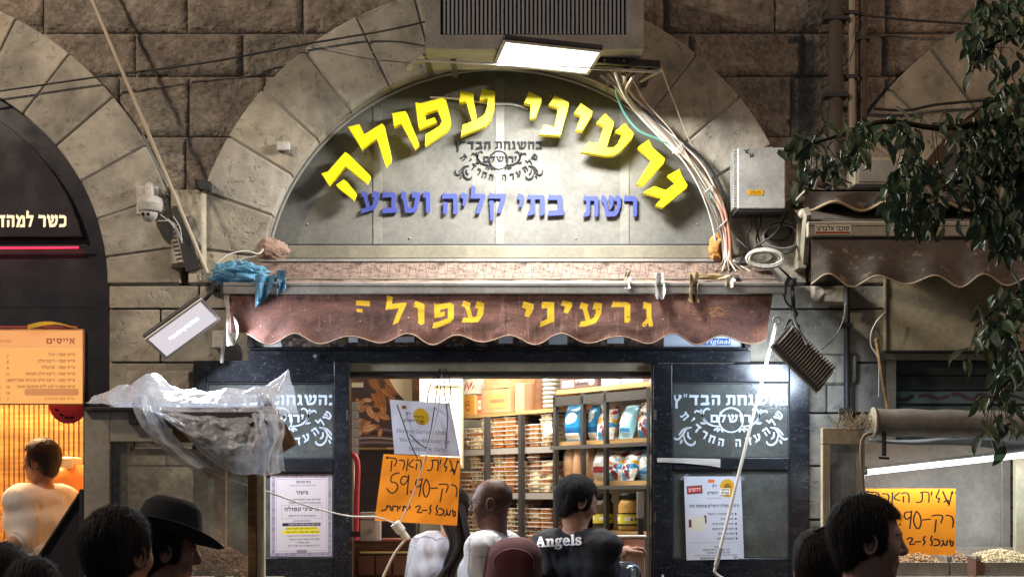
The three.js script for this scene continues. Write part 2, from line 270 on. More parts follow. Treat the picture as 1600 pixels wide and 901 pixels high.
// the round supervision emblem, 1220 units wide in its own drawing units, used on the arch panel and both doors
function emblemGeos(unit, depth) {
  const u = (x, y) => [(x - 795) * unit, (405 - y) * unit], lines = [], letters = [];
  const place = (c, cx, cy, h, deg, kxs = 1) => { const k = h / 100 * unit, [w] = HEB[c]; for (const s of glyphShapes(c, k, k * kxs)) { const g = extrude(s, depth); g.translate(-w * k * kxs / 2, -50 * k, 0); g.rotateZ(deg * Math.PI / 180); const [x, y] = u(cx, cy); g.translate(x, y, 0); letters.push(g); } };
  const line = (text, x0, x1, top, h) => { const kx = (x1 - x0) / hebWidth(text); for (const l of hebLayout(text)) place(l.c, x0 + (l.x + l.w / 2) * kx, top + h / 2, h, 0, kx / (h / 100)); };
  line('בהשגחת הבד"ץ', 185, 1400, 140, 108); line('ירושלם', 575, 1045, 345, 84);
  for (const [c, x, y, a] of [['ש', 1292, 362, 56], ['ל', 1228, 432, 52], ['ה', 1162, 525, 36], ['ע', 1070, 592, 16], ['ד', 980, 625, 8], ['ה', 868, 642, 2], ['ה', 690, 634, -8], ['ח', 595, 602, -18], ['ר', 515, 556, -30], ['ד', 440, 490, -38], ['י', 388, 410, -46], ['ת', 312, 362, -50]]) place(c, x, y, 82, a);
  const st = [[[680, 472], [600, 462], [540, 430], [500, 370], [512, 310], [550, 285], [575, 300]], [[415, 332], [430, 310], [470, 320], [495, 345], [502, 390], [530, 440]], [[475, 435], [530, 442]], [[190, 540], [195, 590], [240, 606], [290, 560], [330, 500], [385, 480]], [[250, 562], [300, 505], [352, 482]], [[300, 560], [320, 630], [370, 666], [414, 650], [422, 624]], [[345, 530], [350, 580], [377, 602]], [[285, 612], [264, 652]], [[615, 512], [662, 484]], [[648, 528], [680, 492]], [[712, 532], [690, 496]], [[485, 292], [482, 330]]];
  for (const s of st) for (const m of [0, 1]) lines.push(ribbon(s.map(([x, y]) => u(m ? 1590 - x : x, y)), 21 * unit, depth));
  const ring = []; for (let i = 0; i <= 40; i++) { const a = 0.62 + i / 40 * (Math.PI * 2 - 0.0); ring.push([795 + 126 * Math.cos(a), 405 + 126 * Math.sin(a)]); }
  lines.push(ribbon(ring.map(([x, y]) => u(x, y)), 19 * unit, depth));
  return { letters, lines };
}
// ------------------------------------------------------------------ ground and stone front
{
  const g = new THREE.PlaneGeometry(120, 120); g.rotateX(-Math.PI / 2); boxUV(g);
  const m = new THREE.Mesh(g, S(rgb(0.20, 0.185, 0.165), 0.85, { map: stoneTex, bumpMap: stoneBump, bumpScale: 0.004 })); m.name = 'ground'; m.userData.kind = 'structure'; scene.add(m);
}
const ARCH = [-203, 777, 1757], SPRING = 444, IA = 370, IB = 348, EA = 484, EB = 470;
const ell = (cx, a, b, t) => [X(cx) - a * mpp(0) * Math.cos(t), Y(SPRING) + b * mpp(0) * Math.sin(t)];
const facade = thing('stone_building', 'old limestone building front with three round shop arches', 'building');
{
  const x0 = X(-420), x1 = X(2020), y1 = Y(-330), sh = polyShape([[x0, 0], [x1, 0], [x1, y1], [x0, y1]]);
  for (const cx of ARCH) {
    const h = new THREE.Path(), l = X(cx - IA), r = X(cx + IA);
    h.moveTo(Math.max(l, x0 + 0.05), 0.001); h.lineTo(Math.min(r, x1 - 0.05), 0.001);
    for (let i = 36; i >= 0; i--) { const [x, y] = ell(cx, IA, IB, i / 36 * Math.PI); if (x > x0 + 0.05 && x < x1 - 0.05) h.lineTo(x, y); }
    sh.holes.push(h);
  }
  const g = extrude(sh, 0.32); g.translate(0, 0, -0.42); boxUV(g); part(facade, 'wall', g, mortarMat);
}
// arch rings of smooth wedge stones, a few centimetres proud of the rough wall
const JOINTS = [0, 7, 18, 29.5, 40.5, 51.5, 63, 74.5, 84.5, 95.5, 106.5, 118, 130, 141.5, 152.5, 163, 173, 180].map((d) => d * Math.PI / 180);
ARCH.forEach((cx, k) => {
  const arch = new THREE.Group(); arch.name = k ? 'arch_' + String(k).padStart(3, '0') : 'arch'; facade.add(arch);
  { const o = []; for (let i = 0; i <= 40; i++) o.push(ell(cx, IA + 2, IB + 2, i / 40 * Math.PI)); for (let i = 40; i >= 0; i--) o.push(ell(cx, EA - 3, EB - 3, i / 40 * Math.PI)); const g = extrude(polyShape(o.map(([x, y]) => [clamp(x, X(-419), X(2019)), y])), 0.13); g.translate(0, 0, -0.146); boxUV(g); part(arch, 'mortar_bed', g, mortarMat); }
  for (let j = 0; j < JOINTS.length - 1; j++) {
    const gap = 0.0045, t0 = JOINTS[j] + gap, t1 = JOINTS[j + 1] - gap, o = [];
    for (let i = 0; i <= 5; i++) o.push(ell(cx, IA, IB, lerp(t0, t1, i / 5)));
    for (let i = 5; i >= 0; i--) o.push(ell(cx, EA, EB, lerp(t0 * 0.999, t1, i / 5)));
    if (o.every(([x]) => x < X(-420) || x > X(2020))) continue;
    const g = extrude(polyShape(o), 0.15 + rr(-0.004, 0.004), 0.006); g.translate(0, 0, -0.16); boxUV(g, 1, rr(0, 9), rr(0, 9));
    part(arch, 'voussoir', g, pick(stoneMats));
  }
});
// rough-faced courses of the spandrels; the quads that an arch ring hides are left out
function roughStone(a, b, c, d, k) {
  const s = mpp(0), x0 = X(a) + 0.0035, x1 = X(c) - 0.0035, y1 = Y(b) - 0.0035, y0 = Y(d) + 0.0035, w = x1 - x0, h = y1 - y0, nu = Math.max(6, Math.round(w / 0.022)), nv = Math.max(5, Math.round(h / 0.022)), off = rr(0, 50), amp = rr(0.016, 0.026);
  const inside = (x, y) => ARCH.some((cx) => ((x - X(cx)) / (EA * s)) ** 2 + (Math.max(0, y - Y(SPRING)) / (EB * s)) ** 2 < 0.90 * 0.90 && y > 0);
  const f = (u, v) => {
    const x = x0 + u * w, y = y0 + v * h, e = Math.min(u * w, (1 - u) * w, v * h, (1 - v) * h), n = fbm(x * 9 + off, y * 13, off, 4), m = fbm(x * 3 + off, y * 3, off + 7, 2), ridge = 1 - Math.abs(fbm(x * 16 + off, y * 24, off + 3, 3) - 0.5) * 2;
    return V(x, y, lerp(-0.092, -0.080 + amp * (n * 1.4 + m * 0.6 - 0.5) + 0.026 * (ridge - 0.66), smooth(-0.004, 0.02, e)));
  };
  const g = grid(nu, nv, f, (u, v) => [x0 + u * w + off, y0 + v * h]), p = g.attributes.position, keep = [], src = g.index.array;
  for (let i = 0; i < src.length; i += 3) { let out = false; for (let j = 0; j < 3; j++) if (!inside(p.getX(src[i + j]), p.getY(src[i + j]))) out = true; if (out) keep.push(src[i], src[i + 1], src[i + 2]); }
  if (!keep.length) return;
  g.setIndex(keep); part(facade, 'rough_stone', g, roughMats[k]);
}
{
  const rows = [[-330, -250], [-250, -170], [-170, -98], [-98, -27], [-27, 45], [45, 113], [113, 208], [208, 300], [300, 395], [395, 444]];
  const fixed = { 4: [-300, -150, 60, 287, 470, 640, 850, 1040, 1215, 1390, 1590, 1800, 2020], 5: [-420, -300, -60, 205, 375, 560, 720, 900, 1080, 1260, 1385, 1600, 1840, 2020], 6: [-420, 60, 180, 290, 410, 560, 960, 1130, 1240, 1345, 1390, 1480, 1590, 2020], 7: [-420, 150, 285, 360, 560, 1130, 1265, 1330, 1480, 2020], 8: [-420, 180, 270, 322, 420, 1100, 1255, 1300, 1420, 2020], 9: [220, 287, 345, 1195, 1267, 1340] };
  rows.forEach(([t, b], i) => {
    let xs = fixed[i]; if (!xs) { xs = [-420]; while (xs[xs.length - 1] < 1960) xs.push(xs[xs.length - 1] + rr(130, 230)); }
    for (let j = 0; j + 1 < xs.length; j++) roughStone(xs[j], t, xs[j + 1], b, Math.floor(rnd() * 4));
  });
}
// dressed blocks of the piers below the springing
function block(a, b, c, d, mat, z = 0) { const g = box(X(a) + 0.004, X(c) - 0.004, Y(d) + 0.004, Y(b) - 0.004, -0.13, z - 0.01 + rr(-0.004, 0.004), 0.008); boxUV(g, 1, rr(0, 9), rr(0, 9)); part(facade, 'ashlar_block', g, mat ?? pick(stoneMats)); }
{
  const ys = [445, 482, 566, 645, 728, 812, 900, 985, 1070, 1150, 1221];
  for (const [l, r] of [[168, 406], [1148, 1386]]) for (let i = 0; i + 1 < ys.length; i++) {
    const cut = l + (r - l) * (i % 2 ? rr(0.34, 0.42) : rr(0.56, 0.64));
    const rough = null;
    block(l, ys[i], cut, ys[i + 1], l < 500 ? rough : null); block(cut, ys[i], r, ys[i + 1], null);
  }
  // two hammered faces beside the lamp and the neighbour's awning, and the hammered strip between the rings
  const bumpy = (a, b, c, d, z) => { const o = rr(0, 40), x0 = X(a), w = X(c) - x0, y0 = Y(d), h = Y(b) - y0; part(facade, 'hammered_stone', plate(Math.max(8, Math.round(w / 0.012)), Math.max(8, Math.round(h / 0.012)), (u, v) => { const e = Math.min(u * w, (1 - u) * w, v * h, (1 - v) * h); return V(x0 + u * w, y0 + v * h, z - 0.05 + smooth(0, 0.014, e) * (0.05 + 0.026 * (fbm(u * w * 34 + o, v * h * 26, o, 2) - 0.5))); }, 0.03, (u, v) => [x0 + u * w + o, y0 + v * h]), stoneMats[2]); };
  bumpy(266, 296, 322, 418, 0.045); bumpy(1264, 296, 1292, 440, 0.05); bumpy(1266, 446, 1330, 478, 0.05); bumpy(1262, 552, 1340, 602, 0.04); bumpy(196, 578, 300, 640, 0.03);
}
// ------------------------------------------------------------------ arch panel with its raised letters
const TZ = -0.15;
const panel = thing('arch_panel', 'grey metal sign panel filling the middle arch behind raised letters', 'sign panel');
{
  const o = [], yb = Y(381); for (let i = 0; i <= 40; i++) { const [x, y] = ell(777, IA - 1.5, IB - 1.5, i / 40 * Math.PI); if (y > yb) o.push([x, y]); }
  o.unshift([o[0][0] - 0.004, yb]); o.push([o[o.length - 1][0] + 0.004, yb]);
  const g = extrude(polyShape(o), 0.02); g.translate(0, 0, TZ - 0.02); boxUV(g); part(panel, 'panel_sheet', g, M.tymp);
  for (const px of [590, 781, 976]) { const dx = (px - 777) / IA, top = SPRING - (IB - 10) * Math.sqrt(1 - dx * dx); part(panel, 'rib', box(X(px - 7, TZ), X(px + 7, TZ), Y(380), Y(top) - 0.02, TZ, TZ + 0.006, 0.002), M.tympBar); }
  const arc = []; for (let i = 0; i <= 48; i++) { const t = lerp(0.19, Math.PI - 0.19, i / 48), [x, y] = ell(777, IA - 3, IB - 3, t); arc.push(V(x, y, TZ + 0.025)); }
  part(panel, 'edge_trim', tube(arc, 0.011, 96, 6), M.alu);
  for (const [a, b] of [[597, 166], [700, 150], [860, 150], [968, 180], [480, 350], [1090, 350], [1098, 300], [640, 372], [900, 372]]) { const s = new THREE.SphereGeometry(0.006, 8, 6); const q = P(a, b, TZ); part(panel, 'rivet', moved(s, q.x, q.y, TZ + 0.002), M.alu); }
}
const LETTER = { 'א': 'alef', 'ב': 'bet', 'ג': 'gimel', 'ה': 'he', 'ו': 'vav', 'ט': 'tet', 'י': 'yod', 'ל': 'lamed', 'נ': 'nun', 'ע': 'ayin', 'פ': 'pe', 'ק': 'kof', 'ר': 'resh', 'ש': 'shin', 'ת': 'tav' };
const BIGLETTERS = {
  'גרעיני': [['ג', [[1105, 562], [1118, 600], [1155, 662], [1148, 680], [1002, 800], [957, 785], [1000, 737], [940, 722], [880, 706], [950, 668], [1022, 692], [1085, 645], [1032, 602]]], ['ר', [[918, 380], [938, 430], [1016, 498], [1010, 525], [886, 662], [840, 655], [935, 505], [850, 430]]], ['ע', [[650, 222], [704, 278], [700, 300], [658, 430], [700, 432], [728, 408], [754, 345], [712, 330], [770, 282], [826, 345], [815, 375], [742, 455], [705, 478], [655, 482], [502, 458], [548, 398], [608, 408], [642, 300], [596, 280]]], ['י', [[500, 158], [572, 210], [568, 235], [510, 328], [468, 328], [500, 240], [458, 222]]], ['נ', [[340, 110], [428, 155], [424, 185], [376, 358], [243, 352], [275, 290], [338, 305], [362, 188], [303, 170]]], ['י', [[182, 87], [262, 128], [258, 155], [222, 250], [188, 258], [192, 168], [152, 158]]]].map(([c, q]) => [c, 780, [q]]),
  'עפולה': [['ע', [[[900, 82], [980, 100], [978, 135], [1000, 262], [1045, 228], [1062, 180], [1064, 130], [1014, 143], [1030, 72], [1110, 88], [1105, 195], [1085, 258], [1050, 300], [900, 360], [912, 293], [970, 272], [932, 150], [890, 154]]]], ['פ', [[[620, 155], [655, 160], [790, 125], [810, 142], [840, 268], [832, 305], [805, 338], [680, 422], [684, 352], [768, 300], [786, 268], [755, 197], [678, 222], [688, 265], [738, 247], [754, 276], [645, 318], [640, 300]]]], ['ו', [[[478, 222], [560, 208], [572, 225], [645, 415], [618, 438], [535, 285], [490, 302]]]], ['ל', [[[208, 305], [278, 288], [308, 350], [418, 283], [432, 300], [474, 490], [470, 515], [440, 545], [385, 375], [290, 438], [278, 415]]]], ['ה', [[[45, 590], [85, 578], [190, 458], [210, 470], [345, 605], [325, 650], [192, 545], [90, 660]], [[135, 660], [182, 627], [200, 640], [258, 710], [242, 752], [145, 675]]]]].map(([c, q]) => [c, 490, q]),
};
{
  const LZ0 = TZ + 0.06, LZ1 = TZ + 0.125, s = mpp(LZ1), place = { 'גרעיני': ['lowest and outermost', 'second from the outside', 'third from the outside', 'between ayin and nun', 'next to the innermost', 'highest and innermost'], 'עפולה': ['highest and innermost', 'second from the inside', 'in the middle', 'next to the outermost', 'lowest and outermost'] };
  for (const [word, list] of Object.entries(BIGLETTERS)) list.forEach(([c, ox, polys], n) => {
    const t = thing('sign_letter', `big yellow letter ${LETTER[c]}, ${place[word][n]} in the ${word === 'עפולה' ? 'left-hand' : 'right-hand'} raised word on the arch`, 'letter', 'big yellow letters on the arch');
    polys.forEach((q, i) => {
      const g = extrude(polyShape(q.map(([x, y]) => [X(ox + x / 3.916, LZ1), Y(120 + y / 3.916, LZ1)])), LZ1 - LZ0 - 0.004, 0.002); g.translate(0, 0, LZ0); boxUV(g);
      part(t, polys.length > 1 ? (i ? 'letter_leg' : 'letter_body') : 'letter_face', g, M.yellow);
      const b = new THREE.Box3().setFromBufferAttribute(g.attributes.position), cx = (b.min.x + b.max.x) / 2, cy = (b.min.y + b.max.y) / 2;
      const w = g.attributes.position; let best = V(cx, cy, 0), bd = 1e9; for (let v = 0; v < w.count; v++) { const d = Math.hypot(w.getX(v) - cx, w.getY(v) - cy); if (d < bd) { bd = d; best = V(w.getX(v), w.getY(v), 0); } }
      part(t, 'spacer', rod(V(best.x, best.y, TZ), V(best.x, best.y, LZ0), 0.006), M.alu);
    });
  });
  // the blue line below: each letter a thin cut-out
  const BLUE = [['רשת', 911, 996, 305], ['בתי', 808, 882, 303], ['קליה', 690, 791, 301], ['וטבע', 563, 672, 299]], bz = TZ + 0.026;
  for (const [word, x0, x1, top] of BLUE) for (const l of hebLayout(word)) {
    const kx = (x1 - x0) / hebWidth(word) * mpp(bz), k = 0.33 * mpp(bz);
    const t = thing('sign_letter', `small blue letter ${LETTER[l.c]} in the ${{ 'רשת': 'rightmost', 'בתי': 'second from right', 'קליה': 'second from left', 'וטבע': 'leftmost' }[word]} blue word on the arch`, 'letter', 'small blue letters on the arch');
    glyphShapes(l.c, k, kx).forEach((sh, i) => { const g = extrude(sh, 0.012, 0.001); g.translate(X(x0, bz) + l.x * kx, Y(top + 33, bz), TZ + 0.012); g.applyMatrix4(new THREE.Matrix4()); part(t, i ? 'letter_leg' : 'letter_face', g, M.blue); });
    part(t, 'spacer', box(X(x0, bz) + (l.x + l.w * 0.72) * kx - 0.004, X(x0, bz) + (l.x + l.w * 0.72) * kx + 0.004, Y(top + 9, bz), Y(top + 3, bz), TZ, TZ + 0.012), M.inkBlack);
  }
  const em = emblemGeos(mpp(TZ) / 8.889, 0.003), t = thing('printed_emblem', 'black printed supervision emblem with scrolls, in the middle of the arch panel', 'emblem'), c = P(690 + 795 / 8.889, 205 + 405 / 8.889, TZ);
  part(t, 'emblem_lettering', em.letters.map((g) => g.translate(c.x, c.y, TZ + 0.0065)), M.inkBlack); part(t, 'emblem_scrolls', em.lines.map((g) => g.translate(c.x, c.y, TZ + 0.007)), M.inkBlack);
}
// window ledge between arch panel and awning
{
  const t = thing('arch_sill', 'cream aluminium ledge running under the grey arch panel', 'ledge');
  part(t, 'ledge_lip', box(X(424), X(1142), Y(381), Y(378), -0.16, -0.06, 0.003), M.darkSteel);
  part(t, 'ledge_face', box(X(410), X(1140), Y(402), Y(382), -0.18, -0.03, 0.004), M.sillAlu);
  part(t, 'ledge_rail', box(X(405), X(1140), Y(409), Y(404.5), -0.18, 0.01, 0.003), M.alu);
  part(t, 'ledge_base', box(X(405), X(1140), Y(424), Y(409.5), -0.18, -0.02, 0.003), M.darkSteel);
}
// ------------------------------------------------------------------ a frame of three axes for tilted things
function basis(origin, along, normal) { const x = along.clone().normalize(), z = normal.clone().addScaledVector(x, -normal.dot(x)).normalize(), y = z.clone().cross(x); return new THREE.Matrix4().makeBasis(x, y, z).setPosition(origin); }
// ------------------------------------------------------------------ air conditioner, its bracket and the lamp above the sign
{
  const t = thing('air_conditioner', 'grey outdoor air conditioner with slatted grille above the arch', 'air conditioner'), z = 0.55;
  const f = [pbox(664, -70, 688, 76, 0.12, z), pbox(688, 54, 1006, 76, 0.12, z), pbox(980, -70, 1006, 54, 0.12, z), pbox(688, -70, 980, -60, 0.12, z)];
  part(t, 'casing', f, M.acMetal); part(t, 'grille_back', pbox(688, -60, 980, 54, 0.12, 0.16), M.acBack);
  for (let px = 692; px < 980; px += 6.5) part(t, 'grille_slat', pbox(px, -60, px + 3.6, 53, z - 0.045, z - 0.012), M.acSlat);
  for (const [a, b] of [[676, 68], [994, 68], [850, 66]]) part(t, 'screw', moved(new THREE.SphereGeometry(0.006, 8, 6), X(a, z), Y(b, z), z), M.alu);
  const k = thing('bracket_frame', 'dark slotted steel bracket carrying the air conditioner above the sign', 'bracket');
  const z1 = 0.36, A = P(640, 84, z1), B = P(1032, 104, z1);
  part(k, 'front_rail', bar(P(664, 74, z1), P(1032, 101, z1), 0.035, 0.04, undefined, 0.003), M.darkSteel);
  part(k, 'back_rail', bar(P(664, 90, 0.2), P(1032, 104, 0.2), 0.03, 0.03, undefined, 0.003), M.darkSteel);
  part(k, 'lower_rail', bar(P(650, 94, 0.5), P(1030, 112, 0.5), 0.012, 0.012), M.alu);
  part(k, 'lamp_rail', bar(P(668, 70, z1 + 0.02), P(1005, 84, z1 + 0.02), 0.012, 0.008), M.creamAlu);
  for (const [px, py] of [[668, 90], [708, 92], [980, 104], [1015, 106]]) part(k, 'cross_rail', bar(P(px, py, z1 - 0.02), V(X(px, z1), Y(py, z1), 0.0), 0.03, 0.025), M.darkSteel);
  for (const [px, py] of [[684, 80], [742, 83], [945, 94], [975, 95]]) part(k, 'bolt', rod(P(px, py, z1 + 0.02), P(px, py, z1 + 0.028), 0.008), M.alu);
  part(k, 'end_strut', bar(P(664, 86, z1), P(638, 108, 0.2), 0.03, 0.018), M.creamAlu); part(k, 'end_strut', bar(P(1032, 108, z1), P(1000, 126, 0.2), 0.03, 0.018), M.creamAlu);
}
function floodlight(label, origin, along, normal, w, h, face, light, frame, fins, text) {
  const t = thing('floodlight', label, 'floodlight', 'shop floodlights'), m = basis(origin, along, normal), at = (g) => g.applyMatrix4(m), r = 0.016;
  const hs = part(t, 'housing', at(boxUV(new RoundedBoxGeometry(w, h, 0.03, 2, 0.01)).translate(0, 0, -0.018)), M.darkSteel);
  part(hs, 'rim', [[-w / 2, -w / 2 + r, -h / 2, h / 2], [w / 2 - r, w / 2, -h / 2, h / 2], [-w / 2 + r, w / 2 - r, -h / 2, -h / 2 + r], [-w / 2 + r, w / 2 - r, h / 2 - r, h / 2]].map(([a, b, c, d]) => at(box(a, b, c, d, 0, 0.009))), frame);
  part(t, 'lamp_glass', at(new THREE.PlaneGeometry(w - 2 * r, h - 2 * r).translate(0, 0, 0.004)), face);
  if (fins) for (let i = 0; i < fins; i++) { const x = -w / 2 + 0.02 + (w - 0.04) * i / (fins - 1), s = new THREE.Shape(); s.moveTo(-h / 2 + 0.004, 0); s.quadraticCurveTo(-h / 2 + 0.02, 0.05, -h * 0.15, 0.05); s.quadraticCurveTo(h * 0.1, 0.05, h * 0.2, 0.042); s.quadraticCurveTo(h / 2 - 0.01, 0.04, h / 2 - 0.004, 0); const b = new THREE.Matrix4().makeBasis(V(0, 1, 0), V(0, 0, -1), V(-1, 0, 0)); const q = extrude(s, 0.0055).applyMatrix4(b); q.translate(x + 0.003, 0, -0.033); part(hs, 'cooling_fin', at(q), M.finGrey); }
  if (light) { const n = V(0, 0, 1).transformDirection(m), o = V(0, 0, 0.016).applyMatrix4(m); rectLight(o, n, w - 2 * r, h - 2 * r, light[0], light[1], 'floodlight_beam', t, V(1, 0, 0).transformDirection(m).cross(n)); }
  return t;
}
const faceWhite = new THREE.MeshStandardMaterial({ color: 0x222222, emissive: rgb(1.0, 0.98, 0.93), emissiveIntensity: 3.2, side: THREE.DoubleSide });
floodlight('long white floodlight blazing under the air conditioner', P(855, 89, 0.62), V(1, -0.065, -0.15), V(0, -0.998, 0.05), 0.55, 0.40, faceWhite, [0xfaf9f6, LAMP_TOP], M.creamAlu);
{
  const face = canvasTex(512, 352, (g, w, h) => {
    g.fillStyle = '#bdb6bb'; g.fillRect(0, 0, w, h);
    g.fillStyle = '#e9eefb'; for (let i = 0; i < 11; i++) { g.fillRect(120 + i * 26, 150 + (i % 3) * 6, 20, 44 + (i % 2) * 14); } g.fillStyle = '#cfe0ff'; g.fillRect(292, 150, 118, 56);
    drawHeb(g, 'קליית אפוית', 402, 160, 36, '#f6f7ff', 290);
  });
  const faceGrey = new THREE.MeshStandardMaterial({ color: 0x111111, emissive: rgb(1, 1, 1), emissiveMap: face, emissiveIntensity: 1.35, side: THREE.DoubleSide });
  floodlight('tilted square floodlight shining beside the blue bag at the awning end', P(285, 513, 0.58), V(0.81, 0.585, 0), V(0.49, -0.80, 0.40), 0.385, 0.27, faceGrey, [0xdfeaff, LAMP_LEFT], M.alu);
  floodlight('ribbed back of a floodlight tilted towards the door with the job notice', P(1252, 563, 0.62), V(0.707, -0.707, 0), V(-0.553, -0.553, -0.623), 0.36, 0.27, faceWhite, [0xd6e8ff, LAMP_RIGHT], M.creamAlu, 19);
  const arm = thing('lamp_arm', 'bent black steel arm holding the ribbed floodlight', 'bracket'); part(arm, 'arm_tube', tube([P(1238, 440, 0.05), P(1240, 470, 0.3), P(1243, 505, 0.55), P(1262, 540, 0.66)], 0.012), M.darkSteel); part(arm, 'arm_clamp', moved(new RoundedBoxGeometry(0.06, 0.05, 0.04, 1, 0.008), X(1238, 0.05), Y(440, 0.05), 0.03), M.darkSteel);
  const arm2 = thing('lamp_arm', 'black steel arm holding the floodlight beside the blue bag', 'bracket'); part(arm2, 'arm_tube', tube([P(335, 450, 0.02), P(325, 462, 0.3), P(302, 488, 0.53)], 0.012), M.darkSteel); part(arm2, 'arm_clamp', moved(new RoundedBoxGeometry(0.06, 0.05, 0.04, 1, 0.008), X(335, 0.02), Y(450, 0.02), 0.012), M.darkSteel);
}
// ------------------------------------------------------------------ awning over the shop
const AZ = 0.46;
{
  const t = thing('shop_awning', 'faded brown scalloped awning with peeling yellow lettering over the shop', 'awning');
  const clothTex = canvasTex(2048, 256, (g, w, h) => {
    const d = g.createImageData(w, h);
    for (let y = 0; y < h; y++) for (let x = 0; x < w; x++) {
      const a = fbm(x / 190, y / 60, 3, 4), b = fbm(x / 9, y / 9, 8, 3), st = smooth(0.6, 0.74, fbm(x / 40, y / 120, 15, 4)), run = smooth(0.66, 0.75, fbm(x / 12, y / 140, 21, 3)), i = (y * w + x) * 4, k = 0.86 + 0.5 * (a - 0.5) + 0.25 * (b - 0.5);
      d.data[i] = clamp((122 * k + 20 * run - 22 * st) / 255) * 255; d.data[i + 1] = clamp((84 * k + 20 * run - 16 * st) / 255) * 255; d.data[i + 2] = clamp((73 * k + 17 * run - 12 * st) / 255) * 255; d.data[i + 3] = 255;
    }
    g.putImageData(d, 0, 0);
    const px = (x) => (x - 357) / 851 * w, py = (y) => (y - 459) / 84 * h, hh = 40 / 84 * h;
    for (const [c, a, b, dy] of [['ג', 1003, 1021, 0], ['ר', 955, 985, 0], ['ע', 905, 941, 1], ['י', 876, 894, 0], ['נ', 843, 866, 0], ['י', 815, 834, 0], ['ע', 721, 757, 0], ['פ', 675, 709, 1], ['ו', 645, 663, 1], ['ל', 602, 635, 2]]) drawHeb(g, c, px(b), py(474 + dy), hh, '#ddb426', px(b) - px(a));
    g.fillStyle = '#d2a624'; g.fillRect(px(556), py(472), px(578) - px(556), hh * 0.24); g.fillRect(px(557), py(488), px(566) - px(557), hh * 0.16);
    // letters peeled off: scraps of the yellow film and the stains they left
    g.fillStyle = 'rgba(112,78,66,0.9)'; for (let i = 0; i < 26; i++) { const a = px(600 + rnd() * 425), b = py(474 + rnd() * 44); g.fillRect(a, b, 3 + rnd() * 9, 2 + rnd() * 5); }
    g.fillStyle = 'rgba(190,148,42,0.75)'; for (let i = 0; i < 34; i++) { const a = px(1078 + rnd() * 55), b = py(484 + rnd() * 18); g.fillRect(a, b, 4 + rnd() * 10, 1.5 + rnd() * 3); }
    g.fillStyle = 'rgba(225,205,185,0.85)'; for (let i = 0; i < 70; i++) g.fillRect(rnd() * w, rnd() * h, 1 + rnd() * 4, 1 + rnd() * 5);
    g.fillStyle = 'rgba(40,22,18,0.8)'; for (let i = 0; i < 60; i++) g.fillRect(rnd() * w, rnd() * h, 1 + rnd() * 4, 1 + rnd() * 4);
  });
  const cloth = S(rgb(0.96, 0.97, 0.95), 0.96, { map: clothTex, bumpMap: clothBump, bumpScale: 0.0015 });
  const x0 = 357, x1 = 1208, hem = (px) => { const ph = (px - 465) / 83.2 * Math.PI * 2; return 530 - (6.8 + 2.4 * Math.sin(px * 0.031)) * Math.cos(ph + 0.35 * Math.sin(px * 0.017)) + (px > 1150 ? (px - 1150) * 0.12 : 0) - (px < 400 ? (400 - px) * 0.25 : 0); };
  const val = (u, v) => {
    const px = lerp(x0, x1, u), top = 458.5, bot = hem(px), py = lerp(bot, top, v), dn = 1 - v;
    const fold = smooth(1090, 1200, px) * 0.05 * Math.sin((px - 1090) / 36 + dn * 4) * dn, left = smooth(440, 360, px) * 0.05 * Math.sin(px / 14 + dn * 3) * dn;
    const z = AZ - 0.018 + 0.035 * dn + 0.007 * dn * dn * Math.cos((px - 465) / 83.2 * Math.PI * 2 + 0.6) + 0.008 * dn * Math.sin(px / 77) + 0.03 * (fbm(px / 90 + dn, dn * 1.6 + px / 400, 5, 4) - 0.5) * dn + 0.005 * Math.pow(1 - Math.abs(fbm(px / 60 + dn * 0.8, dn * 2.2 - px / 160, 12, 3) - 0.5) * 2, 5) + fold + left;
    const inward = px > 1190 ? (px - 1190) * dn * 0.6 : px < 370 ? -(370 - px) * dn * 0.3 : 0;
    return P(px - inward, py, z);
  };
  const vl = part(t, 'valance', plate(220, 16, val, 0.0018), cloth);
  const edge = []; for (let i = 0; i <= 220; i++) { const q = val(i / 220, 0); q.z += 0.001; edge.push(q); }
  part(vl, 'hem_piping', new THREE.TubeGeometry(new THREE.CatmullRomCurve3(edge), 440, 0.0042, 5), S(rgb(0.24, 0.17, 0.11), 0.85));
  const topCloth = S(rgb(0.27, 0.20, 0.165), 0.9, { map: dataTex(256, (u, v) => { const k = 0.75 + 0.4 * (fbm(u * 10, v * 10, 3, 4, 10) - 0.5), d = smooth(0.62, 0.72, fbm(u * 26, v * 26, 9, 3, 26)); return [k - 0.3 * d, k * 0.95 - 0.28 * d, k * 0.92 - 0.26 * d]; }, true, 0.5) });
  part(t, 'awning_cloth', plate(60, 8, (u, v) => { const z = lerp(AZ - 0.05, 0.012, v), px = lerp(lerp(349, 425, v), lerp(1222, 1150, v), u); return V(X(lerp(352, 1220, u), AZ), lerp(Y(440, AZ), Y(411, 0.0), v) - 0.010 * Math.sin(v * Math.PI) + 0.004 * Math.sin(u * 60) * Math.sin(v * 3.1), z); }, 0.002, (u, v) => [u * 3.2, v * 0.45]), topCloth);
  const fb = part(t, 'front_bar', pbox(346, 440.5, 1227, 459, AZ - 0.055, AZ, 0.006), M.alu);
  part(fb, 'bar_groove', pbox(347, 446, 1226, 447, AZ - 0.01, AZ + 0.0015), M.darkSteel);
  for (const px of [344, 1226]) part(fb, 'end_cap', pbox(px, 439, px + 4, 460.5, AZ - 0.06, AZ + 0.003, 0.002), M.darkSteel);
  for (const px of [430, 1150]) part(t, 'folding_arm', bar(P(px, 438, AZ - 0.08), V(X(px), Y(428), 0.0), 0.03, 0.03), M.darkSteel);
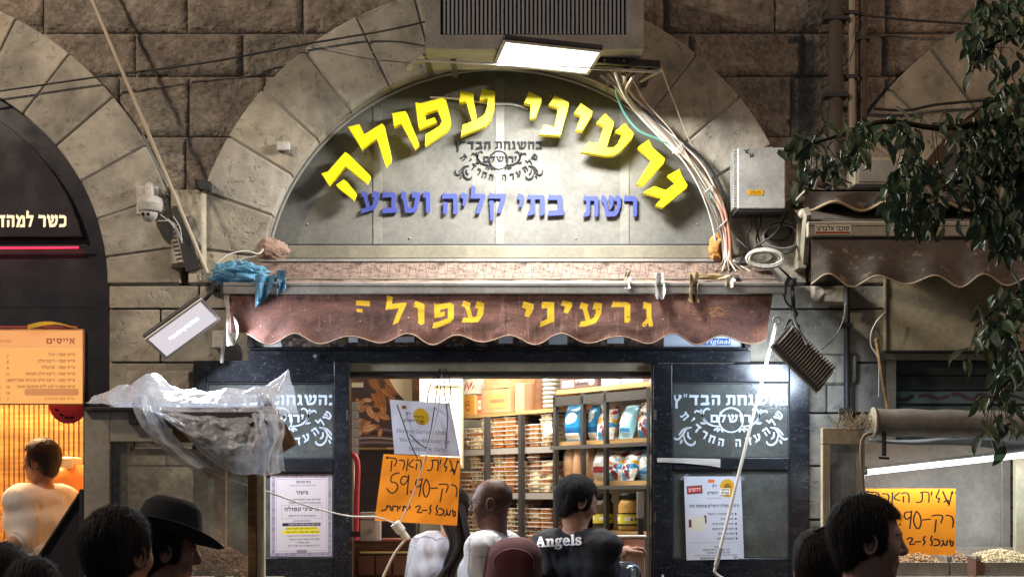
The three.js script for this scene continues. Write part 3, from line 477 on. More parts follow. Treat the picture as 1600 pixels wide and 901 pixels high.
  // bird spikes on a strip along the top
  const sp = thing('bird_spike_strip', 'row of thin wire bird spikes along the awning top', 'bird spikes'); part(sp, 'spike_base', box(X(438, 0.33), X(1215, 0.33), Y(438, 0.33) + 0.008, Y(438, 0.33) + 0.014, 0.31, 0.335), M.creamAlu);
  const wires = []; for (let px = 442; px < 1212; px += 15) { const b = P(px, 436, 0.322); for (const d of [-1, 1]) wires.push(rod(b, b.clone().add(V(d * 0.02 + rr(-0.01, 0.01), 0.105 + rr(-0.015, 0.01), d * 0.018 + rr(-0.012, 0.012))), 0.0009, 4)); }
  part(sp, 'spike_wires', wires, M.darkSteel, 'stuff');
}
// ------------------------------------------------------------------ scraps, bag and foam on the awning
function crumpled(name, label, cat, px, py, z, w, h, mat, sd, group) {
  const t = thing(name, label, cat, group), c = P(px, py, z);
  part(t, name + '_sheet', plate(10, 14, (u, v) => { const a = fbm(u * 3 + sd, v * 4, sd, 3) - 0.5, b = fbm(u * 3, v * 4 + sd, sd + 9, 3) - 0.5; const tap = 1 - 0.35 * Math.abs(v - 0.5) + 0.5 * b; return V(c.x + (u - 0.5) * w * tap + 0.3 * w * a, c.y + (v - 1) * h, c.z + 0.012 + 0.045 * a + 0.03 * Math.sin(u * 5 + sd) * (1 - v)); }, 0.001), mat); return t;
}
{
  const paper = S(rgb(0.66, 0.60, 0.48), 0.9), tissue = PH(rgb(0.8, 0.8, 0.78), 0.6, { transmission: 0.35, thickness: 0 }), leafy = S(rgb(0.42, 0.32, 0.16), 0.85);
  crumpled('litter_scrap', 'small curled dry leaf caught on the awning bar, nearest its middle', 'litter', 981, 424, AZ, 0.03, 0.10, paper, 3, 'scraps hanging on the awning bar');
  crumpled('litter_scrap', 'limp white tissue scrap hanging over the awning bar', 'litter', 1030, 426, AZ, 0.06, 0.15, tissue, 8, 'scraps hanging on the awning bar');
  crumpled('litter_scrap', 'twisted tan paper scrap dangling below the awning bar', 'litter', 1083, 426, AZ, 0.06, 0.17, leafy, 14, 'scraps hanging on the awning bar');
  crumpled('litter_scrap', 'pale leaf scrap on the awning bar near the cable coil', 'litter', 1140, 430, AZ, 0.05, 0.07, paper, 22, 'scraps hanging on the awning bar');
  crumpled('litter_scrap', 'flat tan scrap lying on the awning between the two hanging ones', 'litter', 1108, 428, 0.38, 0.16, 0.03, leafy, 27, 'scraps hanging on the awning bar');
  const bag = PH(rgb(0.16, 0.46, 0.68), 0.3, { transmission: 0.45, thickness: 0, bumpMap: creaseBump, bumpScale: 0.008 }), t = thing('plastic_bag', 'crumpled blue plastic bag stuffed on the awning end', 'plastic bag');
  const a = P(372, 428, 0.40), sdfSphere = new THREE.SphereGeometry(1, 48, 32), p = sdfSphere.attributes.position;
  for (let i = 0; i < p.count; i++) { const x = p.getX(i), y = p.getY(i), z = p.getZ(i), n = 0.65 + 0.75 * fbm(x * 2.6 + 5, y * 2.6, z * 2.6, 3), c = 1 - 0.5 * Math.abs(fbm(x * 5, y * 5, z * 5 + 3, 3) - 0.5) * 2; p.setXYZ(i, a.x + x * 0.17 * n * c, a.y + y * 0.075 * n * c, a.z + z * 0.085 * n * c); }
  sdfSphere.computeVertexNormals(); part(t, 'bag_body', sdfSphere, bag);
  part(t, 'bag_tail', plate(10, 14, (u, v) => { const k = fbm(u * 3, v * 4, 44, 3) - 0.5; return P(lerp(398, 430 - 14 * (1 - v), u), lerp(480 - 14 * u, 430, v), AZ + 0.012 + 0.05 * k + 0.02 * Math.sin(u * 7)); }, 0.001), bag);
  part(t, 'bag_tail', plate(8, 10, (u, v) => { const k = fbm(u * 3, v * 4, 54, 3) - 0.5; return P(lerp(432, 446, u), lerp(462 - 10 * u, 422, v), AZ + 0.012 + 0.05 * k); }, 0.001), bag);
  const lump = (label, px, py, z, rx, ry, c, sd) => { const t = thing('foam_lump', label, 'foam', 'lumps of expanding foam'), g = new THREE.SphereGeometry(1, 40, 28), p = g.attributes.position, o = P(px, py, z); for (let i = 0; i < p.count; i++) { const x = p.getX(i), y = p.getY(i), zz = p.getZ(i), n = 0.6 + 0.8 * fbm(x * 2.2 + sd, y * 2.2, zz * 2.2, 4); p.setXYZ(i, o.x + x * rx * n, o.y + y * ry * n, o.z + zz * 0.06 * n); } g.computeVertexNormals(); part(t, 'foam_body', g, S(c, 0.95, { bumpMap: roughBump, bumpScale: 0.004 })); };
  lump('dull brown foam lump beside the blue bag', 425, 392, -0.02, 0.09, 0.075, rgb(0.30, 0.20, 0.15), 4);
  lump('orange brown foam lump at the foot of the cable bundle', 1120, 386, 0.0, 0.045, 0.075, rgb(0.42, 0.20, 0.05), 11);
}
// ------------------------------------------------------------------ shop front: beam, transom sign, the two doors folded back
const DZ = 0.13;
{
  const t = thing('shop_front_frame', 'black metal beam and reveal framing the shop opening', 'door frame');
  part(t, 'top_beam', pbox(386, 547, 1173, 566, 0.0, DZ - 0.02, 0.004), M.blackFrame);
  part(t, 'beam_lip', pbox(388, 543, 1170, 546.2, 0.0, DZ - 0.005, 0.002), M.blackFrame);
  part(t, 'side_post', pbox(386, 516, 398, 542.6, 0.0, DZ - 0.03, 0.003), M.blackFrame); part(t, 'side_post', pbox(1164, 516, 1173, 542.6, 0.0, DZ - 0.03, 0.003), M.blackFrame);
  part(t, 'lintel', box(X(408), X(1146), Y(581), Y(566.5), -0.40, 0.06, 0.004), M.creamDull);
  part(t, 'shutter_rail', box(X(408), X(1146), Y(588), Y(581.5), -0.20, 0.02, 0.003), M.darkSteel);
  part(t, 'reveal_post', pbox(535, 566.5, 547, 1240, 0.0, DZ - 0.035, 0.003), M.blackFrame); part(t, 'reveal_post', pbox(1018, 566.5, 1028, 1240, 0.0, DZ - 0.035, 0.003), M.blackFrame);
  part(t, 'upper_wall', box(X(405), X(1150), Y(515), Y(424.5), -0.2, -0.03), M.creamDull);
  part(t, 'hook_screw', rod(P(492, 556, DZ), P(492, 556, DZ + 0.012), 0.012), M.alu);
  const s = thing('transom_sign', 'printed strip of nut pictures and white labels under the awning', 'sign');
  const tex = canvasTex(1536, 64, (g, w, h) => {
    const px = (x) => (x - 398) / 766 * w, sy = h / 32; g.fillStyle = '#2a2a2e'; g.fillRect(0, 0, w, h);
    g.fillStyle = '#dfe3e4'; g.fillRect(0, 0, px(442), h);
    for (let i = 0; i < 420; i++) { const k = 50 + rnd() * 60; g.fillStyle = `rgb(${k + 26},${k + 6},${k - 8})`; g.beginPath(); g.ellipse(px(444 + rnd() * 590), rnd() * h, 7 + rnd() * 6, 6 + rnd() * 5, rnd() * 3, 0, 7); g.fill(); g.strokeStyle = 'rgba(20,14,12,0.7)'; g.stroke(); }
    g.fillStyle = '#d9dde0'; for (const [a, b, y0, y1] of [[546, 560, 8, 24], [618, 648, 14, 24], [779, 801, 12, 26], [857, 886, 10, 28], [948, 974, 14, 26]]) g.fillRect(px(a), y0 * sy, px(b) - px(a), (y1 - y0) * sy);
    g.fillStyle = '#cfd8e2'; g.fillRect(px(1036), 0, w, h); drawHeb(g, 'גרעיני עפולה', px(1160), 4, 20, '#27406f', px(1160) - px(1066));
    g.fillStyle = '#3a62a8'; g.fillRect(px(1092), 34, px(1140) - px(1092), 24); g.fillStyle = '#eef2fa'; g.font = 'italic bold 22px serif'; g.textAlign = 'center'; g.fillText('Original', px(1116), 53);
  });
  part(s, 'sign_print', new THREE.PlaneGeometry(X(1164) - X(398), Y(515) - Y(543)).translate((X(398) + X(1164)) / 2, (Y(515) + Y(543)) / 2, 0.052), S(rgb(1, 1, 1), 0.4, { map: tex }));
  part(s, 'sign_board', box(X(398), X(1164), Y(543), Y(515), 0.02, 0.05), M.white);
}
function doorLeaf(label, a, b, inner, midA, midB, bot, swing) {
  const t = thing('door_leaf', label, 'door', 'shop doors folded open'), z0 = DZ - 0.045, [ia, ib] = inner, top = swing;
  part(t, 'stile', pbox(a, top, ia, 1215, z0, DZ, 0.006), M.blackFrame); part(t, 'stile', pbox(ib, top, b, 1215, z0, DZ, 0.006), M.blackFrame);
  part(t, 'top_rail', pbox(ia + 0.3, top, ib - 0.3, 597, z0 + 0.002, DZ - 0.002, 0.005), M.blackFrame);
  part(t, 'middle_rail', pbox(ia + 0.3, midA, ib - 0.3, midB, z0 + 0.002, DZ - 0.002, 0.005), M.blackFrame);
  part(t, 'bottom_rail', pbox(ia + 0.3, bot, ib - 0.3, bot + 30, z0 + 0.002, DZ - 0.002, 0.005), M.blackFrame);
  part(t, 'kick_panel', pbox(ia + 0.3, bot + 30.3, ib - 0.3, 1200, z0 + 0.01, DZ - 0.02), M.blackFrame);
  for (const [y0, y1, n] of [[597, midA, 'upper_pane'], [midB, bot, 'lower_pane']]) {
    const pn = part(t, n, pbox(ia, y0, ib, y1, DZ - 0.026, DZ - 0.024), M.dirtyGlass); if (n === 'upper_pane') t.userData.pane = pn;
    part(pn, 'glazing_bead', [pbox(ia, y0, ia + 2.4, y1, DZ - 0.023, DZ - 0.012), pbox(ib - 2.4, y0, ib, y1, DZ - 0.023, DZ - 0.012), pbox(ia + 2.5, y0, ib - 2.5, y0 + 2, DZ - 0.023, DZ - 0.012), pbox(ia + 2.5, y1 - 2, ib - 2.5, y1, DZ - 0.023, DZ - 0.012)], M.darkSteel);
  }
  for (const py of [640, 800]) part(t, 'hinge', rod(P(a < 700 ? b - 3 : a + 3, py, DZ + 0.004), P(a < 700 ? b - 3 : a + 3, py + 16, DZ + 0.004), 0.007), M.darkSteel);
  return t;
}
{
  const L = doorLeaf('black framed glass door folded open behind the plastic-covered stall', 301, 546, [322, 521], 716, 738, 871, 563), R = doorLeaf('black framed glass door folded open beneath the ribbed floodlight', 1021, 1266, [1051, 1234], 715, 734, 872, 568);
  part(R, 'door_handle', tube([P(1036, 900, DZ), P(1036, 900, DZ + 0.05), P(1036, 960, DZ + 0.05), P(1036, 960, DZ)], 0.008), M.alu);
  const gz = DZ - 0.0235;
  for (const [px, py, t, lab] of [[1142.5, 660, R], [437, 660, L]]) {
    const em = emblemGeos(mpp(gz) * 182 / 1215, 0.0012);
    const pn = t.userData.pane; delete t.userData.pane; part(pn, 'emblem_lettering', em.letters.map((g) => g.translate(X(px, gz), Y(py - 4, gz), gz)), M.inkWhite); part(pn, 'emblem_scrolls', em.lines.map((g) => g.translate(X(px, gz), Y(py - 4, gz), gz + 0.0003)), M.inkWhite);
  }
  // what shows behind the doors: pale boards against the stone
  const bl = thing('backing_board', 'pale grey board standing behind the glass of the stall-side door', 'board'); part(bl, 'board_sheet', box(X(414), X(530), Y(880), Y(590), 0.03, 0.045), M.shop);
  const br = thing('backing_board', 'grey blue board behind the glass under the ribbed floodlight', 'board'); part(br, 'board_sheet', box(X(1046), X(1142), Y(880), Y(590), 0.025, 0.04), S(rgb(0.10, 0.13, 0.145), 0.7, { map: grimeTex }));
}
// ------------------------------------------------------------------ notices on the doors
const lineOf = (g, x0, x1, y, h, col, sd) => { g.fillStyle = col; let x = x1; const ks = Object.keys(HEB).filter((k) => !'"\'-./'.includes(k)); let w = ''; while (hebWidth(w + 'אאא') * h / 100 < x1 - x0) { const n = 2 + Math.floor(rnd() * 4); for (let i = 0; i < n; i++) w += pick(ks); w += ' '; } drawHeb(g, w.trim(), x1, y, h, col); };
function notice(name, label, quad, z, tex, group, curl = 0.004, rough = 0.55) {
  const t = thing(name, label, 'notice', group), [tl, tr, br, bl] = quad;
  part(t, 'notice_sheet', plate(12, 14, (u, v) => { const px = lerp(lerp(bl[0], br[0], u), lerp(tl[0], tr[0], u), v), py = lerp(lerp(bl[1], br[1], u), lerp(tl[1], tr[1], u), v); return P(px, py, z + curl * (fbm(u * 3, v * 3, quad[0][0], 3) + 0.5 * Math.sin(u * 4 + v * 3))); }, 0.0008), S(rgb(1, 1, 1), rough, { map: tex })); return t;
}
{
  const cert = canvasTex(512, 640, (g, w, h) => {
    g.fillStyle = '#cfc6c4'; g.fillRect(0, 0, w, h); g.strokeStyle = '#8e7f8c'; g.lineWidth = 26; g.strokeRect(26, 26, w - 52, h - 52);
    g.fillStyle = '#a597a2'; for (let i = 0; i < 150; i++) { const e = i % 4, q = rnd(); const x = e < 2 ? (e ? 26 : w - 26) : q * w, y = e < 2 ? q * h : (e === 2 ? 26 : h - 26); g.beginPath(); g.arc(x, y, 5 + rnd() * 9, 0, 7); g.fill(); }
    g.strokeStyle = '#766a76'; g.lineWidth = 2; g.strokeRect(52, 52, w - 104, h - 104); g.strokeRect(8, 8, w - 16, h - 16);
    drawHeb(g, 'בית הוראה', 330, 62, 18, '#3c3640'); lineOf(g, 150, 370, 92, 9, '#6a626a'); drawHeb(g, 'אישור', 310, 138, 26, '#3a343c');
    for (const y of [196, 222]) lineOf(g, 110, 410, y, 13, '#4a444c'); g.strokeRect(92, 246, 330, 100); drawHeb(g, 'גרעיני עפולה', 395, 262, 27, '#332d35', 280); lineOf(g, 150, 370, 318, 13, '#5b545c'); lineOf(g, 190, 330, 358, 12, '#5b545c');
    g.fillStyle = '#332d35'; g.fillRect(98, 378, 312, 24); lineOf(g, 112, 400, 384, 12, '#cfc6c4'); g.fillStyle = '#e8d51e'; g.fillRect(128, 408, 256, 24); g.fillRect(98, 434, 308, 26); lineOf(g, 136, 380, 414, 13, '#5a5212'); lineOf(g, 104, 402, 440, 13, '#5a5212');
    lineOf(g, 110, 400, 470, 11, '#a06a52'); for (const y of [496, 520, 544]) lineOf(g, y === 520 ? 200 : 120, y === 520 ? 320 : 400, y, 12, '#5b545c'); g.fillStyle = '#8b7d88'; g.fillRect(215, 580, 84, 30);
  });
  notice('certificate_poster', 'framed certificate with yellow highlighted lines behind the door glass', [[422, 738], [520, 738], [520, 870], [422, 872]], DZ - 0.018, cert, undefined, 0.001, 0.4);
  const job = canvasTex(512, 640, (g, w, h) => {
    g.fillStyle = '#cfd3de'; g.fillRect(0, 0, w, h); g.save(); g.translate(20, 76); g.rotate(-0.06); g.fillStyle = '#2c1a20'; g.fillRect(0, 0, 140, 62); g.fillStyle = '#b12c22'; g.fillRect(4, 4, 132, 52); drawHeb(g, 'דרושים', 124, 16, 28, '#f0d0c8', 108); g.restore();
    g.fillStyle = '#d7a21c'; for (let i = 0; i < 18; i++) { const a = i / 18 * 6.283; g.beginPath(); g.arc(388 + 62 * Math.cos(a), 92 + 62 * Math.sin(a), 11, 0, 7); g.fill(); } g.beginPath(); g.arc(388, 92, 62, 0, 7); g.fill(); g.fillStyle = '#8c6a12'; g.beginPath(); g.arc(388, 88, 34, Math.PI, 0); g.fill();
    g.fillStyle = '#f4f0e0'; g.fillRect(318, 90, 90, 52); drawHeb(g, 'גרעיני', 400, 94, 18, '#20242c', 72); drawHeb(g, 'עפולה', 400, 120, 18, '#20242c', 72); g.fillStyle = '#a83a2a'; g.fillRect(318, 146, 90, 5); drawHeb(g, 'ירושלים', 300, 118, 20, '#20242c', 96);
    g.fillStyle = '#e0743a'; g.fillRect(212, 24, 60, 26); drawHeb(g, 'רק', 290, 62, 22, '#30343c'); lineOf(g, 200, 330, 164, 8, '#70747c'); drawHeb(g, 'גרעיני עפולה ירושלים מחפשת אותך', 488, 216, 22, '#3a3e4a', 460);
    [[150, 476, 'משמרות של 8-7 שעות'], [270, 476, 'תנאי טובים'], [220, 476, 'עבודה בצוות ארצי'], [180, 476, 'רמת משכורת חובה'], [266, 476, 'שמירת כשרות'], [260, 476, 'הטבות מעולות']].forEach(([a, b, tx], i) => { const y = 282 + i * 38; g.fillStyle = '#23262e'; g.beginPath(); g.arc(452, y + 8, 8, 0, 7); g.fill(); drawHeb(g, tx, 430, y, 16, '#4a4e58'); });
    g.fillStyle = '#6a2a2c'; g.fillRect(30, 330, 34, 60); g.fillRect(168, 300, 22, 60); g.fillStyle = '#d9d6bf'; g.fillRect(54, 312, 122, 104); g.fillStyle = '#aab0bc'; g.fillRect(16, 506, 470, 3);
    drawHeb(g, 'משמרות', 320, 536, 13, '#4a4e58'); for (const y of [558, 580]) lineOf(g, 160, 390, y, 13, '#4a4e58'); lineOf(g, 70, 450, 602, 10, '#6a6e78');
    drawHeb(g, 'רמי', 455, 618, 17, '#2c3038'); g.fillStyle = '#2c3038'; g.font = 'bold 24px sans-serif'; g.textAlign = 'left'; g.fillText('0504338191 -', 120, 636);
  });
  notice('job_notice', 'white job notice with red tag and round yellow logo taped to the door', [[1069, 744], [1158, 744], [1163, 873], [1073, 875]], DZ - 0.006, job, undefined, 0.012);
  for (const [a, b, r] of [[1070, 745, 0.5], [1157, 745, -0.5]]) { const tp = thing('tape_strip', r > 0 ? 'clear tape on the job notice corner nearest the shop opening' : 'clear tape on the job notice corner under the rod', 'tape'), g = plate(6, 2, (u, v) => V((u - 0.5) * 0.055, (v - 0.5) * 0.02, 0.002 * Math.sin(u * 3)), 0.0006); g.rotateZ(r); const q = P(a, b, DZ + 0.010); part(tp, 'tape_film', moved(g, q.x, q.y, q.z), M.film); }
  const tp = thing('torn_paper', 'torn white paper strip stuck across the door rail above the job notice', 'paper'); part(tp, 'paper_sheet', plate(14, 4, (u, v) => P(lerp(1027, 1126, u), lerp(722 + 8 * u * u, 715 + 1.5 * u, v), DZ + 0.006 + 0.006 * fbm(u * 5, v * 2, 3, 2)), 0.001), M.white);
}
// ------------------------------------------------------------------ things fixed to the stone front
{
  const t = thing('security_camera', 'white dome security camera on the pale arch stones', 'security camera'), q = P(234, 320, 0.12), c = M.white;
  part(t, 'wall_plate', box(X(213), X(247), Y(335), Y(291), -0.005, 0.012, 0.006), c);
  part(t, 'bracket_arm', tube([P(233, 298, 0.01), P(233, 291, 0.08), P(233, 300, 0.12), P(233, 312, 0.12)], 0.026, 20, 10), c);
  part(t, 'housing', moved(lathe([[0, 0.055], [0.04, 0.052], [0.068, 0.038], [0.075, 0.012], [0.077, 0], [0.07, -0.004], [0.07, -0.032], [0.06, -0.045], [0, -0.045]]), q.x, q.y, q.z), c);
  const eb = part(t, 'eyeball', moved(new THREE.SphereGeometry(0.052, 18, 12), q.x - 0.006, q.y - 0.05, q.z + 0.006), c);
  for (const d of [-0.018, 0.012]) part(eb, 'lens', moved(new THREE.SphereGeometry(0.012, 10, 8), q.x + d - 0.012, q.y - 0.062, q.z + 0.049), M.inkBlack);
  part(eb, 'eyelid', moved(new THREE.SphereGeometry(0.056, 16, 8, 0, Math.PI * 2, 0, 1.15), q.x - 0.006, q.y - 0.046, q.z + 0.006), M.white);
}
{ const t = thing('wall_sensor', 'small white sensor box screwed to an arch stone', 'sensor'); part(t, 'sensor_box', pbox(431, 221, 452, 234, 0, 0.035, 0.006), M.white); part(t, 'cable_tail', tube([P(452, 230, 0.02), P(458, 236, 0.01), P(462, 244, 0)], 0.003), M.cableGrey); part(t, 'cable_tail', tube([P(448, 221, 0.01), P(447, 214, 0.008), P(444, 210, 0.0)], 0.004), M.cableGrey); }
{
  const t = thing('saw_toothed_bracket', 'dark metal bracket with a row of teeth beside the long pole', 'bracket');
  part(t, 'bracket_sheet', extrude(polyShape([[268, 322], [282, 320], [312, 418], [290, 424], [284, 400]].map(([a, b]) => [X(a, 0.12), Y(b, 0.12)])), 0.02).translate(0, 0, 0.10), M.darkSteel);
  for (let i = 0; i < 13; i++) { const a = lerp(266, 286, i / 12), b = lerp(332, 410, i / 12), q = P(a, b, 0.12); part(t, 'tooth', bar(q, q.clone().add(V(-0.035, -0.006, 0.0)), 0.006, 0.010), M.darkSteel); }
  for (const [a, b, c, d] of [[250, 335, 280, 372], [262, 342, 284, 380], [246, 345, 276, 352], [270, 338, 284, 376]]) part(t, 'loose_wire', tube([P(a, b, 0.16), P((a + c) / 2 + 3, (b + d) / 2 - 3, 0.17), P(c, d, 0.16)], 0.003), M.cableWhite);
}
{ const t = thing('metal_flap', 'small bent metal flap where the rough stones meet the arch', 'bracket'); part(t, 'flap_sheet', extrude(polyShape([[302, 278], [328, 283], [326, 296], [306, 294]].map(([a, b]) => [X(a, 0.08), Y(b, 0.08)])), 0.07).translate(0, 0, 0.0), M.darkSteel); }
{ const t = thing('long_pole', 'long thin cream pole slanting down to the awning end', 'pole'); part(t, 'pole_rod', rod(P(112, -75, 0.18), P(324, 428, 0.36), 0.011, 10), M.cableBeige); part(t, 'pole_rod', rod(P(222, 210, 0.16), P(262, 292, 0.12), 0.004, 6), M.cableGrey); part(t, 'pole_hook', tube([P(324, 428, 0.36), P(328, 438, 0.37), P(336, 442, 0.38), P(340, 436, 0.39)], 0.006), M.cableBeige); }
const cable = (name, label, pts, r, mat, extra) => { const t = thing(name, label, 'cable', extra); part(t, 'cable_run', tube(pts.map((p) => P(...p)), r, pts.length * 10), mat); return t; };
cable('overhead_cable', 'black cable sagging across the rough stones from the menu shop to the air conditioner', [[-60, 150, 0.05], [0, 142, 0.05], [160, 119, 0.05], [320, 98, 0.05], [477, 69, 0.04], [600, 48, 0.08], [664, 34, 0.3]], 0.006, M.cableBlack);
cable('overhead_cable', 'thin slack wire from the arch joint to the steel bracket', [[478, 69, 0.02], [510, 74, 0.03], [560, 81, 0.05], [620, 80, 0.1], [660, 76, 0.4]], 0.0028, M.cableGrey);
cable('overhead_cable', 'dark cable from the rusty pipes towards the tree high on the wall', [[1322, 20, 0.08], [1400, 29, 0.04], [1480, 35, 0.05], [1640, 44, 0.05]], 0.007, M.cableBlack);
cable('overhead_cable', 'dark cable along the arch ring behind the tree leaves', [[1366, 170, 0.03], [1420, 172, 0.03], [1460, 164, 0.04], [1520, 158, 0.05], [1640, 150, 0.05]], 0.009, M.cableBlack);
cable('overhead_cable', 'thin wire dropping beside the rusty pipe', [[1360, -10, 0.1], [1352, 30, 0.11], [1340, 60, 0.12], [1328, 95, 0.1]], 0.004, M.cableBlack);
cable('wall_wire', 'thin wire running down from the bracket past the cable bundle', [[1034, 106, 0.5], [1042, 130, 0.3], [1058, 170, 0.12], [1078, 220, 0.06], [1100, 255, 0.05], [1120, 290, 0.05]], 0.004, M.cableBeige);
cable('wall_wire', 'white lead along the top of the arch panel between the two words', [[672, 152, TZ + 0.02], [720, 155, TZ + 0.02], [770, 162, TZ + 0.015], [800, 163, TZ + 0.015], [826, 170, TZ + 0.02]], 0.007, M.cableWhite);
cable('wall_wire', 'grey wire up the arch edge above the blue bag', [[352, 418, 0.2], [378, 404, 0.1], [402, 398, 0.05], [414, 375, 0.0], [420, 345, -0.02], [436, 300, -0.04]], 0.005, M.cableGrey);
cable('wall_wire', 'white cord looping behind the blue bag', [[338, 412, 0.2], [356, 398, 0.16], [384, 392, 0.1], [404, 396, 0.06], [414, 386, 0.02]], 0.004, M.cableWhite);
{
  const t = thing('cable_bundle', 'thick bundle of old cables running down the arch beside the yellow letters', 'cables');
  const base = [[962, 112, 0.45], [975, 140, 0.25], [1000, 170, 0.06], [1048, 218, 0.04], [1088, 262, 0.04], [1118, 312, 0.05], [1132, 360, 0.06], [1136, 412, 0.08]];
  const runs = [[0, 0, 'cableGrey', 0.011], [8, -4, 'cableRed', 0.010], [4, 5, 'cableBeige', 0.010], [14, -8, 'cableBlack', 0.009], [-6, 6, 'cableWhite', 0.008], [2, -10, 'cableRed', 0.007], [10, 4, 'cableGrey', 0.010], [-3, 0, 'cableBrown', 0.009], [6, 9, 'cableBeige', 0.008], [-9, 2, 'cableBrown', 0.007], [12, 0, 'cableWhite', 0.006]];
  runs.forEach(([dx, dy, m, r], i) => { const pts = base.map(([a, b, z], j) => P(a + dx * (j === 0 ? 3.4 : 1) * (0.55 + 0.6 * Math.sin(j * 1.1 + i)) + rr(-3, 3), b + dy * (0.7 + 0.4 * Math.cos(j + i)) + (j === 0 ? rr(-4, 6) : 0), z + 0.02 * Math.sin(i * 1.7 + j) + 0.012)); part(t, 'cable_run', tube(pts, r, 60, 7), M[m]); });
  part(t, 'green_cable', tube([[962, 130, 0.3], [965, 152, 0.1], [978, 180, 0.05], [1000, 205, 0.045], [1030, 218, 0.045], [1066, 238, 0.05], [1096, 268, 0.06], [1112, 310, 0.07]].map((p) => P(...p)), 0.008, 60, 7), M.cableGreen);
  part(t, 'pale_lead', tube([[958, 128, 0.3], [985, 165, 0.06], [1030, 205, 0.05], [1075, 262, 0.07], [1096, 300, 0.08], [1112, 345, 0.05], [1120, 385, 0.05]].map((p) => P(...p)), 0.005, 60, 6), M.cableWhite);
  part(t, 'pale_lead', tube([[985, 118, 0.4], [1010, 160, 0.12], [1052, 208, 0.08], [1100, 286, 0.09], [1128, 330, 0.08], [1150, 370, 0.06]].map((p) => P(...p)), 0.004, 60, 6), M.cableBeige);
  for (const [a, b] of [[1060, 232], [1108, 296], [1130, 350]]) { const g = new THREE.TorusGeometry(0.042, 0.004, 6, 18); g.rotateX(Math.PI / 2); g.rotateZ(0.7); const q = P(a, b, 0.06); part(t, 'cable_tie', moved(g, q.x, q.y, q.z), M.cableWhite); }
  for (let i = 0; i < 6; i++) part(t, 'frayed_end', tube([P(1134 + i, 400, 0.09), P(1128 + i * 5, 412, 0.12), P(1118 + i * 11, 424, 0.16)], 0.006), i % 2 ? M.cableBeige : M.cableBrown);
}
{
  const t = thing('meter_box', 'grey meter box with a yellow number sticker on the wall', 'meter box'), z = 0.20;
  const bb = part(t, 'box_body', pbox(1153, 230, 1228, 326, 0.0, z, 0.008), M.greyBox); part(t, 'box_base', pbox(1150, 326.5, 1226, 331, 0.0, z - 0.01, 0.004), M.darkSteel);
  for (let i = 0; i < 26; i++) part(bb, 'vent_rib', pbox(1147, 234 + i * 3.5, 1153, 236 + i * 3.5, 0.02, z - 0.02), M.greyBox);
  const tex = canvasTex(128, 48, (g, w, h) => { g.fillStyle = '#d9a31c'; g.fillRect(0, 0, w, h); g.fillStyle = '#2a2010'; g.font = 'bold 38px monospace'; g.textAlign = 'center'; g.fillText('2826', 64, 38); });
  part(bb, 'number_sticker', new THREE.PlaneGeometry(24 * mpp(z), 8 * mpp(z)).translate(X(1181, z), Y(300.5, z), z + 0.002), S(rgb(1, 1, 1), 0.5, { map: tex }));
  const sc = canvasTex(128, 96, (g, w, h) => { g.clearRect(0, 0, w, h); g.strokeStyle = '#16161a'; g.lineWidth = 9; g.beginPath(); g.moveTo(20, 14); g.lineTo(44, 34); g.lineTo(64, 8); g.moveTo(30, 40); g.lineTo(60, 50); g.moveTo(80, 50); g.lineTo(80, 84); g.lineTo(106, 80); g.lineTo(104, 48); g.stroke(); });
  part(bb, 'scrawl', new THREE.PlaneGeometry(20 * mpp(z), 15 * mpp(z)).translate(X(1170, z), Y(239, z), z + 0.0025), S(rgb(1, 1, 1), 0.8, { map: sc, transparent: true, alphaTest: 0.5 }));
  for (const [a, b] of [[1172, 1168], [1180, 1186], [1188, 1182]]) part(t, 'box_cable', tube([P(a, 330, 0.1), P(a + 1, 350, 0.1), P(b, 372, 0.06), P(b + 6, 392, 0.05)], 0.006), M.cableBlack);
}
{
  const t = thing('cable_coil', 'loose coil of white and black cable on the awning corner', 'cables'), coil = (cx, cy, z, rx, ry, n, r, m, sd) => { const pts = []; for (let i = 0; i <= n * 12; i++) { const a = i / 12 * Math.PI * 2; pts.push(P(cx + rx * (1 + 0.14 * Math.sin(a * 0.31 + sd)) * Math.cos(a), cy + ry * (1 + 0.2 * Math.cos(a * 0.23 + sd)) * Math.sin(a), z + 0.02 * Math.sin(a * 0.17 + sd))); } part(t, 'cable_loop', tube(pts, r, n * 28, 6), m); };
  coil(1196, 404, 0.22, 26, 13, 5, 0.007, M.cableWhite, 1); coil(1190, 402, 0.2, 20, 10, 3, 0.006, M.cableGrey, 4); coil(1216, 362, 0.05, 22, 16, 2, 0.006, M.cableBlack, 2); coil(1222, 368, 0.06, 27, 20, 2, 0.007, M.cableGrey, 6);
  for (const [a, b, c, d] of [[1150, 372, 1182, 396], [1160, 400, 1140, 408], [1210, 410, 1238, 436], [1214, 396, 1250, 376], [1180, 386, 1232, 330]]) part(t, 'loose_end', tube([P(a, b, 0.1), P((a + c) / 2 + 6, (b + d) / 2 + 6, 0.14), P(c, d, 0.08)], 0.006), M.cableBlack);
}
{ const t = thing('crank_rod', 'white awning crank rod hanging slantwise in front of the job notice', 'rod'); part(t, 'rod_shaft', rod(P(1213, 505, 0.5), P(1119, 884, 0.56), 0.0095, 10), M.white); part(t, 'rod_crank', tube([P(1119, 884, 0.56), P(1117, 893, 0.562), P(1124, 900, 0.565), P(1140, 908, 0.565)], 0.0095), M.white); part(t, 'rod_grip', rod(P(1126, 856, 0.556), P(1119, 884, 0.56), 0.014, 10), M.alu); part(t, 'rod_eye', moved(new THREE.TorusGeometry(0.02, 0.005, 6, 14), X(1214, 0.5), Y(500, 0.5), 0.5), M.alu); }
